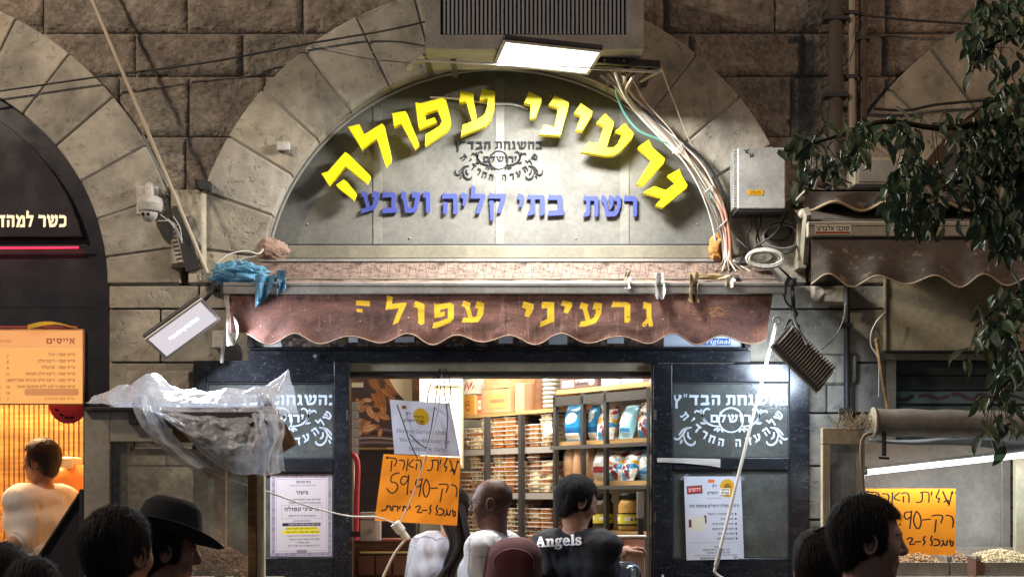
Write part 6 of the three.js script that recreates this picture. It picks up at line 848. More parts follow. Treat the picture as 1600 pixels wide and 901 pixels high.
// ------------------------------------------------------------------ stall covered in plastic, in front of the folded door
{
  const Z = 1.95, B = 1.25, t = thing('display_stall', 'tall cream framed display stall topped with crumpled clear plastic', 'stall');
  const grey = S(rgb(0.60, 0.56, 0.48), 0.75, { map: grimeTex }), ply = S(rgb(0.42, 0.33, 0.19), 0.7, { map: woodTex });
  const w = (a, b, c, d, z0, z1, m, n, r = 0.004) => part(t, n, pbox(a, b, c, d, z0, z1, r), m);
  w(131, 642, 171, 1228, Z - 0.05, Z, grey, 'front_post'); w(171.4, 642, 386, 690, Z - 0.05, Z, grey, 'front_header'); w(386.4, 642, 400, 1228, Z - 0.05, Z, ply, 'front_post'); w(400.5, 660, 412, 1228, Z - 0.07, Z - 0.012, M.cream, 'side_post');
  w(172, 690.5, 197, 1050, Z - 0.09, Z - 0.056, M.cream, 'inner_post'); w(334, 700, 352, 1050, B, B + 0.04, M.creamDull, 'back_post'); w(200, 700, 386, 712, B, B + 0.04, M.creamDull, 'back_rail');
  part(t, 'front_pane', pbox(171.5, 690.3, 386.2, 900, Z - 0.03, Z - 0.027), PH(rgb(0.90, 0.88, 0.80), 0.13, { transmission: 0.78, thickness: 0, map: grimeTex }));
  w(131, 636, 412, 642, B, Z + 0.02, S(rgb(0.06, 0.055, 0.055), 0.6), 'roof_board'); w(200, 643, 214, 662, Z + 0.001, Z + 0.03, M.darkSteel, 'latch_plate', 0.002);
  part(t, 'latch_pin', rod(P(240, 664, Z + 0.014), P(241, 684, Z + 0.014), 0.008), M.darkSteel); part(t, 'hook', tube([P(209, 690, Z - 0.02), P(208, 700, Z - 0.02), P(204, 702, Z - 0.02), P(203, 697, Z - 0.02)], 0.004), M.darkSteel);
  part(t, 'stall_shelf', box(X(132, Z), X(411, Z), Y(912, Z) - 0.03, Y(912, Z), B, Z - 0.06), ply); part(t, 'stall_base', box(X(134, Z), X(409, Z), 0.01, Y(912, Z) - 0.031, B + 0.02, Z - 0.07), ply);
  const hp = thing('nut_heap', 'heap of reddish nuts inside the plastic-topped stall', 'nuts', 'heaps of nuts on the stalls', undefined); heap(hp, 'loose_nuts', X(235, Z), X(372, Z), B + 0.05, Z - 0.1, Y(910, Z) + 0.012, 0.15, rgb(0.42, 0.20, 0.11), 1500, 0.014, 5);
  // lid box, cardboard and straps under the sheet
  const bx = thing('flat_box', 'dark flat box lying under the plastic on the stall roof', 'box'); part(bx, 'box_body', pbox(252, 643, 404, 667, Z + 0.003, Z + 0.18, 0.006), S(rgb(0.075, 0.062, 0.058), 0.45)); part(bx, 'box_tray', pbox(268, 667.4, 396, 690, Z + 0.01, Z + 0.12, 0.006), S(rgb(0.50, 0.36, 0.16), 0.6, { map: woodTex }));
  const cb = thing('cardboard_sheet', 'torn cardboard corner poking out of the plastic by the door', 'cardboard'); part(cb, 'cardboard_flap', extrude(polyShape([[420, 614], [432, 640], [464, 693], [440, 708], [420, 694], [408, 640]].map(([a, b]) => [X(a, Z), Y(b, Z)])), 0.006).translate(0, 0, Z - 0.02), M.cardboard); part(cb, 'cardboard_fold', bar(P(432, 640, Z - 0.01), P(452, 695, Z - 0.01), 0.02, 0.012), M.cardboard);
  const sp = thing('black_strap', 'black strap looped over the plastic sheet', 'strap'); part(sp, 'strap_band', plate(24, 2, (u, v) => { const q = curve([P(300, 699, Z + 0.19), P(352, 684, Z + 0.21), P(392, 664, Z + 0.22), P(408, 656, Z + 0.22), P(424, 668, Z + 0.2), P(431, 700, Z + 0.12), P(431, 735, Z + 0.05)]).getPoint(u); return q.add(V(0, (v - 0.5) * (u < 0.55 ? 0.022 : 0.008), 0)); }, 0.002), M.blackPlastic);
  // the clear sheet itself: one rumpled film over the roof with a swag hanging in front
  const sh = thing('plastic_sheet', 'crumpled clear plastic sheet draped over the stall roof', 'plastic sheet'), film = PH(rgb(0.94, 0.96, 0.99), 0.26, { transmission: 0.78, thickness: 0, ior: 1.45, bumpMap: creaseBump, bumpScale: 0.005 });
  const rum = (u, v, s) => 0.05 * (fbm(u * 7 + s, v * 4, s, 4) - 0.5) + 0.03 * Math.abs(fbm(u * 13 + s, v * 9, s + 4, 3) - 0.5);
  const crest = (u) => { const px = lerp(136, 440, u); return 1 + (px > 190 && px < 250 ? Math.sin((px - 190) / 60 * Math.PI) : 0) * 0.9 + (px > 400 ? (px - 400) / 28 : 0) + 0.5 * fbm(u * 8, 1, 2, 3); };
  part(sh, 'top_film', plate(90, 26, (u, v) => { const px = lerp(137, 438, u), z = lerp(Z + 0.06, B + 0.05, v), k = Math.sin(Math.PI * Math.min(1, v * 1.1 + 0.04)); return V(X(px, Z) + 0.02 * (fbm(u * 9, v * 5, 7, 3) - 0.5), Y(636, Z) + 0.004 + 0.07 * k * crest(u) + rum(u, v, 3) * (0.4 + k), z); }, 0.0006), film);
  part(sh, 'front_swag', plate(70, 34, (u, v) => { const a = lerp(226, 262, u < 0.5 ? u : u), top = V(X(lerp(212, 430, u), Z + 0.1), Y(634, Z + 0.1), Z + 0.09), dn = 1 - v, bot = lerp(655, 742, Math.sin(clamp(u * 1.25) * Math.PI * 0.62)) - (u > 0.8 ? 0 : 0), px = lerp(lerp(212, 430, u), lerp(268, 447, u), dn), py = lerp(634, bot, dn); return P(px + 6 * (fbm(u * 8, v * 5, 9, 3) - 0.5) * dn, py, Z + 0.12 + 0.13 * Math.sin(dn * 2.6) + rum(u, v * 1.6, 9) * 1.3); }, 0.0006), film);
  part(sh, 'hanging_fold', plate(26, 30, (u, v) => { const dn = 1 - v, px = lerp(lerp(205, 246, u), lerp(300, 338, u), dn * dn * 0.9 + dn * 0.1), py = lerp(624, 736, dn); return P(px, py - 6 * Math.sin(u * 3.1), Z + 0.25 + 0.05 * Math.sin(u * 6.3) + rum(u * 0.5, v * 2, 15)); }, 0.0006), film);
  part(sh, 'hanging_fold', plate(26, 30, (u, v) => { const dn = 1 - v, px = lerp(lerp(392, 440, u), lerp(398, 440, u), dn), py = lerp(646, 744 - 10 * Math.abs(u - 0.4), dn); return P(px + 5 * Math.sin(dn * 6), py, Z + 0.24 + 0.05 * Math.sin(u * 9 + dn * 2) + rum(u * 0.5, v * 2, 25)); }, 0.0006), film);
  part(sh, 'raised_corner', plate(20, 20, (u, v) => { const px = lerp(lerp(398, 440, u), lerp(404, 424, u), v), py = lerp(660, 616 - 3 * Math.sin(u * 4), v); return P(px, py, Z + 0.02 + 0.05 * Math.sin(u * 7 + v * 4) + rum(u * 0.5, v, 35)); }, 0.0006), film);
}
// ------------------------------------------------------------------ stall with the tube lamp
{
  const Z = 1.3, B = 0.72, t = thing('nut_stall', 'pale stall with rolled awning and nut bins on the street corner', 'stall'), w = (a, b, c, d, z0, z1, m, n, r = 0.004) => part(t, n, pbox(a, b, c, d, z0, z1, r), m), pale = S(rgb(0.50, 0.51, 0.49), 0.6, { map: grimeTex });
  w(1286, 668, 1352, 694, Z - 0.06, Z, M.cream, 'side_head'); w(1286, 694.4, 1297, 1228, Z - 0.06, Z, M.cream, 'side_post'); w(1343, 694.4, 1352, 1228, Z - 0.06, Z - 0.01, M.creamDull, 'side_post'); part(t, 'side_pane', pbox(1297.3, 694.6, 1342.7, 960, Z - 0.03, Z - 0.026), PH(rgb(0.78, 0.82, 0.86), 0.3, { transmission: 0.6, thickness: 0, map: grimeTex }));
  w(1340, 690, 1566, 872, B, B + 0.03, pale, 'back_panel'); w(1566.5, 690, 1580, 1000, B, B + 0.06, M.alu, 'back_post'); w(1588, 700, 1604, 1000, Z - 0.3, Z - 0.25, M.cream, 'front_upright'); w(1604.5, 690, 1760, 872, B, B + 0.03, pale, 'back_panel');
  part(t, 'bent_pole', tube([P(1364, 676, Z + 0.05), P(1352, 680, Z + 0.05), P(1347, 692, Z + 0.05), P(1348, 740, Z + 0.05), P(1352, 800, Z + 0.05), P(1352, 1000, Z + 0.05)], 0.010, 50, 8), S(rgb(0.22, 0.17, 0.11), 0.6));
  w(1340, 900, 1770, 912, B, Z + 0.05, S(rgb(0.42, 0.42, 0.40), 0.5, { map: grimeTex }), 'counter_top'); w(1345, 912.4, 1765, 1228, B + 0.05, Z, pale, 'counter_front');
  part(t, 'hanging_clip', [rod(P(1382, 672, Z + 0.04), P(1382, 712, Z + 0.04), 0.012), rod(P(1374, 715, Z + 0.04), P(1390, 716, Z + 0.04), 0.007)], M.darkSteel);
  const r = thing('rolled_awning', 'rolled up grey plastic awning above the tube lamp', 'awning'), ra = 0.075, c0 = P(1368, 660, Z), c1 = P(1770, 668, Z);
  const spiral = []; for (let i = 0; i <= 90; i++) { const a = i / 90 * Math.PI * 2 * 3.2, k = ra * (0.45 + 0.55 * i / 90); spiral.push([k * Math.cos(a), k * Math.sin(a)]); }
  part(r, 'rolled_cloth', grid(40, 90, (u, v) => { const s = spiral[Math.round(v * 90)], c = c0.clone().lerp(c1, u); return V(c.x, c.y + s[1] + 0.003 * Math.sin(u * 40 + v * 9), c.z + s[0]); }), S(rgb(0.30, 0.295, 0.275), 0.8, { map: grimeTex, bumpMap: clothBump, bumpScale: 0.003 })); part(r, 'roller_tube', rod(c0, c1, 0.026, 14), M.alu); part(r, 'end_disc', moved(lathe([[0, -0.006], [ra * 1.06, -0.006], [ra * 1.06, 0.006], [0, 0.006]]).rotateZ(Math.PI / 2), c0.x - 0.008, c0.y, c0.z), S(rgb(0.36, 0.32, 0.24), 0.7));
  part(r, 'loose_cloth', plate(50, 10, (u, v) => { const dn = 1 - v, px = lerp(1358, 1770, u); return P(px, lerp(lerp(690, 706, smooth(0, 0.7, u)), 684, v) + 3 * Math.sin(u * 12), Z - 0.06 + 0.03 * dn + 0.03 * (fbm(u * 6, v * 2, 5, 3) - 0.5)); }, 0.001), PH(rgb(0.62, 0.65, 0.68), 0.4, { transmission: 0.45, thickness: 0 }));
  const l = thing('tube_lamp', 'glowing white tube lamp slanting across the stall above the orange sign', 'tube lamp'), a = P(1351, 738, Z - 0.02), b = P(1660, 704, Z - 0.02); part(l, 'glowing_tube', rod(a, b, 0.015, 14), new THREE.MeshStandardMaterial({ color: 0x444444, emissive: rgb(0.95, 1.0, 1.0), emissiveIntensity: 3 })); part(l, 'tube_batten', bar(a.clone().add(V(0, 0.024, -0.01)), b.clone().add(V(0, 0.024, -0.01)), 0.03, 0.012), M.white); for (const q of [a, b]) part(l, 'tube_cap', moved(new THREE.CylinderGeometry(0.018, 0.018, 0.03, 12).rotateZ(Math.PI / 2), q.x, q.y, q.z), M.white);
  { const mid = a.clone().lerp(b, 0.5).add(V(0, -0.017, 0.0)), ax = b.clone().sub(a).normalize(); rectLight(mid, V(0.1, -1, -0.25), a.distanceTo(b), 0.03, 0xe6f4ff, STALL_TUBE, 'tube_light', l, V(0, 0, 1)); }
  notice('price_sign', 'orange handwritten price sign standing over the nut bins', [[1348, 763], [1494, 763], [1494, 867], [1348, 866]], Z - 0.1, orangeTex, 'orange handwritten signs', 0.008, 0.6);
  const bin = (label, p0, p1, col, size, hl) => { const q = thing('nut_bin', label, 'bin', 'bins of nuts on the stall'), z1 = Z + 0.02, z0 = B + 0.1, m = S(rgb(0.52, 0.50, 0.44), 0.5, { map: grimeTex }), y0 = Y(899, z1), y1 = Y(878, z1), x0 = X(p0, z1), x1 = X(p1, z1); part(q, 'bin_front', box(x0, x1, y0, y1, z1 - 0.012, z1, 0.002), m); part(q, 'bin_back', box(x0, x1, y0, y1 + 0.06, z0, z0 + 0.012, 0.002), m); part(q, 'bin_side', box(x0, x0 + 0.01, y0, y1 + 0.03, z0 + 0.013, z1 - 0.013), m); part(q, 'bin_side', box(x1 - 0.01, x1, y0, y1 + 0.03, z0 + 0.013, z1 - 0.013), m); part(q, 'bin_floor', box(x0, x1, y0 - 0.006, y0 - 0.001, z0, z1), m); const hp = thing('nut_heap', hl, 'nuts', 'heaps of nuts on the stalls'); heap(hp, 'loose_nuts', x0 + 0.02, x1 - 0.02, z0 + 0.02, z1 - 0.02, y1 - 0.02, 0.065, col, 1300, size, p0); };
  bin('grey bin of broken nuts under the orange stall sign', 1396, 1484, rgb(0.50, 0.33, 0.17), 0.010, 'heap of chopped tan nuts under the orange stall sign'); bin('empty looking grey bin between the two heaped ones', 1486, 1530, rgb(0.34, 0.22, 0.14), 0.009, 'low heap of brown nuts in the middle bin'); bin('grey bin of pale seeds at the far end of the stall', 1532, 1640, rgb(0.62, 0.52, 0.33), 0.008, 'heap of pale seeds at the far end of the stall');
  const fl = thing('cardboard_divider', 'brown cardboard flap standing between the bins', 'cardboard'); part(fl, 'flap_sheet', extrude(polyShape([[1524, 872], [1540, 880], [1538, 905], [1526, 905]].map(([x, y]) => [X(x, Z + 0.03), Y(y, Z + 0.03)])), 0.005).translate(0, 0, Z + 0.03), M.cardboard); part(fl, 'flap_fold', plate(6, 6, (u, v) => P(lerp(1512, 1526, u), lerp(905, 868 + 6 * u, v), Z + 0.03 + 0.02 * u), 0.002), S(rgb(0.45, 0.25, 0.20), 0.7));
  const tw = thing('twig_bundle', 'dry twigs heaped beside the rolled awning', 'twigs'); const tg = []; for (let i = 0; i < 90; i++) { const p0 = P(rr(1308, 1360), rr(662, 672), Z - 0.03 + rr(-0.06, 0.06)), d = V(rr(-0.6, 1), rr(0.1, 0.9), rr(-0.4, 0.4)).normalize(); tg.push(rod(p0, p0.clone().addScaledVector(d, rr(0.04, 0.11)), 0.0018, 4)); } part(tw, 'twigs', tg, S(rgb(0.26, 0.20, 0.11), 0.9), 'stuff');
}
// ------------------------------------------------------------------ people: distance fields joined smoothly and meshed with surface nets
const smin = (a, b, k) => { const h = clamp(0.5 + 0.5 * (b - a) / k); return lerp(b, a, h) - k * h * (1 - h); };
const cone = (a, b, ra, rb) => { const d = b.clone().sub(a), L2 = d.lengthSq() || 1e-9; return (x, y, z) => { const px = x - a.x, py = y - a.y, pz = z - a.z, t = clamp((px * d.x + py * d.y + pz * d.z) / L2), ex = px - d.x * t, ey = py - d.y * t, ez = pz - d.z * t; return Math.sqrt(ex * ex + ey * ey + ez * ez) - lerp(ra, rb, t); }; };
const egg = (c, rx, ry, rz) => (x, y, z) => { const a = (x - c.x) / rx, b = (y - c.y) / ry, d = (z - c.z) / rz, l = Math.sqrt(a * a + b * b + d * d); return (l - 1) * Math.min(rx, ry, rz) * (l > 0.2 ? 1 : 1); };
const union = (list, k) => (x, y, z) => { let d = list[0](x, y, z); for (let i = 1; i < list.length; i++) d = smin(d, list[i](x, y, z), k); return d; };
function surfaceNet(f, lo, hi, cell) {
  const n = [0, 1, 2].map((i) => Math.ceil((hi[i] - lo[i]) / cell) + 1), [nx, ny, nz] = n, F = new Float32Array(nx * ny * nz), id = new Int32Array(nx * ny * nz).fill(-1), pos = [], nor = [], idx = [];
  for (let k = 0, o = 0; k < nz; k++) for (let j = 0; j < ny; j++) for (let i = 0; i < nx; i++, o++) F[o] = f(lo[0] + i * cell, lo[1] + j * cell, lo[2] + k * cell);
  const sx = 1, sy = nx, sz = nx * ny, E = [[0, 1], [2, 3], [4, 5], [6, 7], [0, 2], [1, 3], [4, 6], [5, 7], [0, 4], [1, 5], [2, 6], [3, 7]];
  for (let k = 0; k < nz - 1; k++) for (let j = 0; j < ny - 1; j++) for (let i = 0; i < nx - 1; i++) {
    const o = i + j * sy + k * sz, v = [F[o], F[o + sx], F[o + sy], F[o + sx + sy], F[o + sz], F[o + sz + sx], F[o + sz + sy], F[o + sz + sx + sy]]; let m = 0; for (let c = 0; c < 8; c++) if (v[c] < 0) m |= 1 << c; if (!m || m === 255) continue;
    let x = 0, y = 0, z = 0, c = 0; for (const [a, b] of E) if ((v[a] < 0) !== (v[b] < 0)) { const t = v[a] / (v[a] - v[b]); x += lerp(a & 1, b & 1, t); y += lerp(a >> 1 & 1, b >> 1 & 1, t); z += lerp(a >> 2 & 1, b >> 2 & 1, t); c++; }
    const X0 = lo[0] + (i + x / c) * cell, Y0 = lo[1] + (j + y / c) * cell, Z0 = lo[2] + (k + z / c) * cell, e = cell * 0.5; let gx = f(X0 + e, Y0, Z0) - f(X0 - e, Y0, Z0), gy = f(X0, Y0 + e, Z0) - f(X0, Y0 - e, Z0), gz = f(X0, Y0, Z0 + e) - f(X0, Y0, Z0 - e), l = Math.hypot(gx, gy, gz) || 1;
    id[o] = pos.length / 3; pos.push(X0, Y0, Z0); nor.push(gx / l, gy / l, gz / l);
  }
  const quad = (a, b, c, d, flip) => { if (a < 0 || b < 0 || c < 0 || d < 0) return; flip ? idx.push(a, c, b, a, d, c) : idx.push(a, b, c, a, c, d); };
  for (let k = 1; k < nz - 1; k++) for (let j = 1; j < ny - 1; j++) for (let i = 1; i < nx - 1; i++) { const o = i + j * sy + k * sz, s = F[o] < 0; if (s !== F[o + sx] < 0) quad(id[o - sy - sz], id[o - sz], id[o], id[o - sy], !s); if (s !== F[o + sy] < 0) quad(id[o - sx - sz], id[o - sx], id[o], id[o - sz], !s); if (s !== F[o + sz] < 0) quad(id[o - sx - sy], id[o - sy], id[o], id[o - sx], !s); }
  const g = new THREE.BufferGeometry(); g.setIndex(idx); g.setAttribute('position', new THREE.Float32BufferAttribute(pos, 3)); g.setAttribute('normal', new THREE.Float32BufferAttribute(nor, 3)); return boxUV(g);
}
function boundsOf(pts, pad) { const lo = [1e9, 1e9, 1e9], hi = [-1e9, -1e9, -1e9]; for (const p of pts) ['x', 'y', 'z'].forEach((k, i) => { lo[i] = Math.min(lo[i], p[k] - pad); hi[i] = Math.max(hi[i], p[k] + pad); }); return [lo, hi]; }
function handField(wrist, dir, palmN, s, curl) {                   // palm, four unequal bent fingers and a thumb from the palm's side
  const d = dir.clone().normalize(), n = palmN.clone().addScaledVector(d, -palmN.dot(d)).normalize(), w = d.clone().cross(n), at = (a, b, c) => wrist.clone().addScaledVector(d, a * s).addScaledVector(w, b * s).addScaledVector(n, c * s), L = [], pts = [];
  const add = (a, b, ra, rb) => { L.push(cone(a, b, ra * s, rb * s)); pts.push(a, b); };
  add(at(0, 0, 0), at(0.04, 0.0, 0), 0.026, 0.028); for (const b of [-0.026, -0.009, 0.009, 0.025]) add(at(0.02, b * 0.7, 0), at(0.085, b, 0.0), 0.014, 0.012);
  [[-0.027, 0.034, 0.024, 0.02], [-0.009, 0.042, 0.028, 0.023], [0.009, 0.039, 0.026, 0.022], [0.026, 0.03, 0.02, 0.018]].forEach(([b, l1, l2, l3]) => { let p = at(0.088, b, 0), a = curl * 0.5; for (const [l, r0, r1] of [[l1, 0.0095, 0.0088], [l2, 0.0088, 0.0082], [l3, 0.0082, 0.0068]]) { const q = p.clone().addScaledVector(d, l * s * Math.cos(a)).addScaledVector(n, l * s * Math.sin(a)); add(p, q, r0, r1); p = q; a += curl; } });
  const t0 = at(0.022, -0.026, 0.006), t1 = at(0.052, -0.055, 0.018), t2 = at(0.085, -0.060, 0.028); add(t0, t1, 0.014, 0.011); add(t1, t2, 0.0105, 0.008); return [union(L, 0.008), pts];
}
function person(o) {
  const { label, px, py, z, floor = 0, face, headFace = face, nod = 0, tilt = 0, skin = M.skin, hair = M.hairBlack, hairStyle = 'short', top = M.clothBlack, bottom = M.trousers, sleeves = 0.55, group, build = 1, name = 'person' } = o;
  const t = thing(name, label, 'person', group), hc = P(px, py, z), s = (hc.y - floor) / 1.63, root = V(hc.x, floor, hc.z), R = new THREE.Matrix4().makeRotationY(face), lean = o.lean ?? V(0, 0, 0);
  const J = (x, y, zz) => { const v = V(x * s, y * s, zz * s).applyMatrix4(R).add(root), k = clamp((y - 0.9) / 0.73); return v.addScaledVector(lean, k - 1); };   // lean moves feet and hips, the head stays put
  const j = { hips: [J(-0.09, 0.95, 0), J(0.09, 0.95, 0)], waist: [J(-0.075, 1.1, 0), J(0.075, 1.1, 0)], chest: [J(-0.105, 1.28, 0.0), J(0.105, 1.28, 0.0)], upper: [J(-0.13, 1.40, -0.015), J(0.13, 1.40, -0.015)], neck: J(0, 1.475, -0.02), skull: J(0, 1.63, 0) };
  const limbs = [-1, 1].map((k, i) => { const sh = J(0.19 * k, 1.405, -0.015), a = o.arms?.[i]; return { sh, el: a ? a[0] : J(0.235 * k, 1.12, -0.03), wr: a ? a[1] : J(0.235 * k, 0.88, 0.05), hip: J(0.095 * k, 0.93, 0), kn: J(0.10 * k, 0.50, 0.015), an: J(0.10 * k, 0.085, -0.02), toe: J(0.12 * k, 0.04, 0.14) }; });
  const B = build, torso = (e) => [cone(j.hips[0], j.hips[1], (0.122 * B) * s + e, (0.122 * B) * s + e), cone(j.waist[0], j.waist[1], 0.108 * B * s + e, 0.108 * B * s + e), cone(j.chest[0], j.chest[1], 0.112 * B * s + e, 0.112 * B * s + e), cone(j.upper[0], j.upper[1], 0.082 * s + e, 0.082 * s + e)];
  const arm = (l, e) => [cone(l.sh, l.el, 0.057 * B * s + e, 0.043 * s + e), cone(l.el, l.wr, 0.042 * s + e, 0.027 * s + e)], leg = (l, e) => [cone(l.hip, l.kn, 0.085 * B * s + e, 0.055 * s + e), cone(l.kn, l.an, 0.054 * s + e, 0.036 * s + e)];
  const H = new THREE.Matrix4().makeRotationFromEuler(new THREE.Euler(nod, headFace, tilt, 'YXZ')).setPosition(hc), HI = H.clone().invert(), hp = V(0, 0, 0), inHead = (f) => (x, y, zz) => f(...hp.set(x, y, zz).applyMatrix4(HI).toArray()), q = s;
  const skull = egg(V(0, 0.035 * q, -0.012 * q), 0.077 * q, 0.090 * q, 0.098 * q), headParts = [skull, egg(V(0, -0.035 * q, 0.016 * q), 0.062 * q, 0.085 * q, 0.074 * q), cone(V(0, -0.092 * q, 0.060 * q), V(0, -0.085 * q, 0.055 * q), 0.026 * q, 0.028 * q), cone(V(-0.03 * q, 0.022 * q, 0.076 * q), V(0.03 * q, 0.022 * q, 0.076 * q), 0.014 * q, 0.014 * q), egg(V(-0.042 * q, -0.02 * q, 0.06 * q), 0.024 * q, 0.026 * q, 0.022 * q), egg(V(0.042 * q, -0.02 * q, 0.06 * q), 0.024 * q, 0.026 * q, 0.022 * q)];
  const nose = union([cone(V(0, 0.016 * q, 0.088 * q), V(0, -0.022 * q, 0.110 * q), 0.009 * q, 0.012 * q), egg(V(0, -0.027 * q, 0.100 * q), 0.017 * q, 0.010 * q, 0.014 * q)], 0.008), lips = union([cone(V(-0.02 * q, -0.056 * q, 0.084 * q), V(0.02 * q, -0.056 * q, 0.084 * q), 0.0075 * q, 0.0075 * q), cone(V(-0.017 * q, -0.066 * q, 0.083 * q), V(0.017 * q, -0.066 * q, 0.083 * q), 0.008 * q, 0.008 * q)], 0.003), ears = union([egg(V(-0.080 * q, -0.008 * q, -0.01 * q), 0.012 * q, 0.032 * q, 0.02 * q), egg(V(0.080 * q, -0.008 * q, -0.01 * q), 0.012 * q, 0.032 * q, 0.02 * q)], 0.004), base = union(headParts, 0.028 * q), eye = union([egg(V(-0.032 * q, 0.004 * q, 0.088 * q), 0.015 * q, 0.008 * q, 0.01 * q), egg(V(0.032 * q, 0.004 * q, 0.088 * q), 0.015 * q, 0.008 * q, 0.01 * q)], 0.002);
  const neckF = cone(j.neck, V(0, -0.05 * q, -0.02 * q).applyMatrix4(H), 0.060 * s, 0.054 * s), headF = (x, y, zz) => { hp.set(x, y, zz).applyMatrix4(HI); const a = hp.x, b = hp.y, c = hp.z; let d = smin(base(a, b, c), nose(a, b, c), 0.012 * q); d = smin(d, lips(a, b, c), 0.006 * q); d = smin(d, ears(a, b, c), 0.008 * q); d = Math.max(d, -eye(a, b, c)); return smin(d, neckF(x, y, zz), 0.03 * q); };
  const cutY = j.neck.y + 0.03 * s, bodyF = union([...torso(0), ...limbs.flatMap((l) => [...arm(l, 0), ...leg(l, 0), cone(l.an, l.toe, 0.036 * s, 0.024 * s)]), neckF], 0.035 * s), geos = [];
  const all = [...j.hips, ...j.chest, j.neck, ...limbs.flatMap((l) => [l.sh, l.el, l.wr, l.an, l.toe])];
  geos.push(surfaceNet(bodyF, ...boundsOf([...all, V(hc.x, hc.y - 0.1 * s, hc.z)], 0.16), 0.016)); geos.push(surfaceNet((x, y, zz) => Math.max(headF(x, y, zz), cutY - 0.05 * s - y), ...boundsOf([hc], 0.2 * q), 0.0045));
  limbs.forEach((l, i) => { const [f, pts] = handField(l.wr, o.arms?.[i]?.[2] ?? V(0, -1, 0.15), o.arms?.[i]?.[3] ?? V(i ? -1 : 1, 0, 0), s, o.arms?.[i]?.[4] ?? 0.35); geos.push(surfaceNet(f, ...boundsOf(pts, 0.04), 0.0042)); });
  for (const k of [-1, 1]) { const e = new THREE.TorusGeometry(0.023 * q, 0.005 * q, 6, 16); e.scale(0.8, 1.25, 1); e.rotateY(Math.PI / 2 + 0.35 * k); e.translate(0.089 * k * q, -0.004 * q, -0.012 * q); geos.push(e.applyMatrix4(H)); }
  part(t, 'body', geos, skin);
  if (hairStyle === 'none') { const g = geos[1], keep = (x, y, zz) => { const v = V(x, y, zz).applyMatrix4(HI); return v.y > -0.05 * q - 0.5 * v.z && v.y < 0.112 * q && v.z < 0.045 * q - 0.3 * v.y + 0.03 * (rnd() - 0.5); }; part(t, 'cropped_hair', strands(g, 26000, 0.004, 0.0011, keep), S(rgb(0.02, 0.014, 0.012), 0.85)); }
  part(t, 'eyes', [-1, 1].map((k) => { const g = new THREE.SphereGeometry(0.0125 * q, 12, 8).translate(0.032 * q * k, 0.004 * q, 0.078 * q); return g.applyMatrix4(H); }), S(rgb(0.6, 0.58, 0.54), 0.3)); part(t, 'pupils', [-1, 1].map((k) => new THREE.SphereGeometry(0.0065 * q, 10, 8).translate(0.032 * q * k, 0.004 * q, 0.0852 * q).applyMatrix4(H)), M.inkBlack);
  part(t, 'eyebrows', [-1, 1].map((k) => tube([V(0.016 * k * q, 0.026 * q, 0.0925 * q), V(0.034 * k * q, 0.031 * q, 0.088 * q), V(0.052 * k * q, 0.024 * q, 0.072 * q)].map((v) => v.applyMatrix4(H)), 0.0042 * q, 10, 5)), hair);
  // clothes follow the body and end at neck, cuff, waist and hem
  const hemY = J(0, 0.90, 0).y, shirtF0 = union([...torso(0.010), ...limbs.flatMap((l) => sleeves >= 1 ? arm(l, 0.010) : [cone(l.sh, l.sh.clone().lerp(l.el, 0.92), 0.058 * B * s + 0.008, 0.052 * s + 0.012)])], 0.032 * s), fold = (x, y, zz) => -0.008 + 0.030 * (fbm(x * 11 + y * 2, y * 3.2 + 3 - x * 2, zz * 11, 3) - 0.5) + 0.010 * (fbm(x * 5 - y * 7, y * 9 + x * 5, zz * 5 + 9, 2) - 0.5);
  const neckCut = j.neck.clone().add(V(0, 0.035 * s, 0)), shirtF = (x, y, zz) => { let d = shirtF0(x, y, zz) + fold(x, y, zz); d = Math.max(d, hemY - y); d = Math.max(d, 0.073 * s - Math.hypot(x - neckCut.x, (y - neckCut.y) * 1.1, zz - neckCut.z)); return d; };
  const sg = surfaceNet(shirtF, ...boundsOf([...j.hips, ...j.upper, ...limbs.flatMap((l) => sleeves >= 1 ? [l.sh, l.el, l.wr] : [l.sh, l.el])], 0.17), 0.0125); const sm = part(t, 'shirt', sg, top); { const ring = []; for (let i = 0; i < 20; i++) { const a = i / 20 * 6.283, sn = Math.sin(a); ring.push(J(0.069 * Math.cos(a), 1.487 - 0.026 * sn * sn, -0.017 + 0.060 * sn)); } part(sm, 'collar', tube(ring, 0.010 * s, 60, 7, true), top); if (sleeves < 1) limbs.forEach((l) => { const ax = l.el.clone().sub(l.sh).normalize(), c = l.sh.clone().lerp(l.el, 0.99), g = new THREE.TorusGeometry(0.064 * s, 0.0055 * s, 7, 26); g.applyQuaternion(new THREE.Quaternion().setFromUnitVectors(V(0, 0, 1), ax)); part(sm, 'sleeve_hem', moved(g, c.x, c.y, c.z), top); }); }
  const legF = union([cone(j.hips[0], j.hips[1], 0.13 * B * s, 0.13 * B * s), ...limbs.flatMap((l) => leg(l, 0.016))], 0.03 * s); part(t, 'trousers', surfaceNet((x, y, zz) => Math.max(legF(x, y, zz) + fold(x, y, zz), y - J(0, 1.0, 0).y, J(0, 0.07, 0).y - y), ...boundsOf([...j.hips, ...limbs.flatMap((l) => [l.kn, l.an])], 0.17), 0.018), bottom);
  limbs.forEach((l) => part(t, 'shoe', surfaceNet((x, y, zz) => Math.max(union([cone(l.an, l.toe, 0.046 * s, 0.036 * s)], 0.01)(x, y, zz), floor + 0.004 - y), ...boundsOf([l.an, l.toe], 0.07), 0.012), M.blackPlastic));
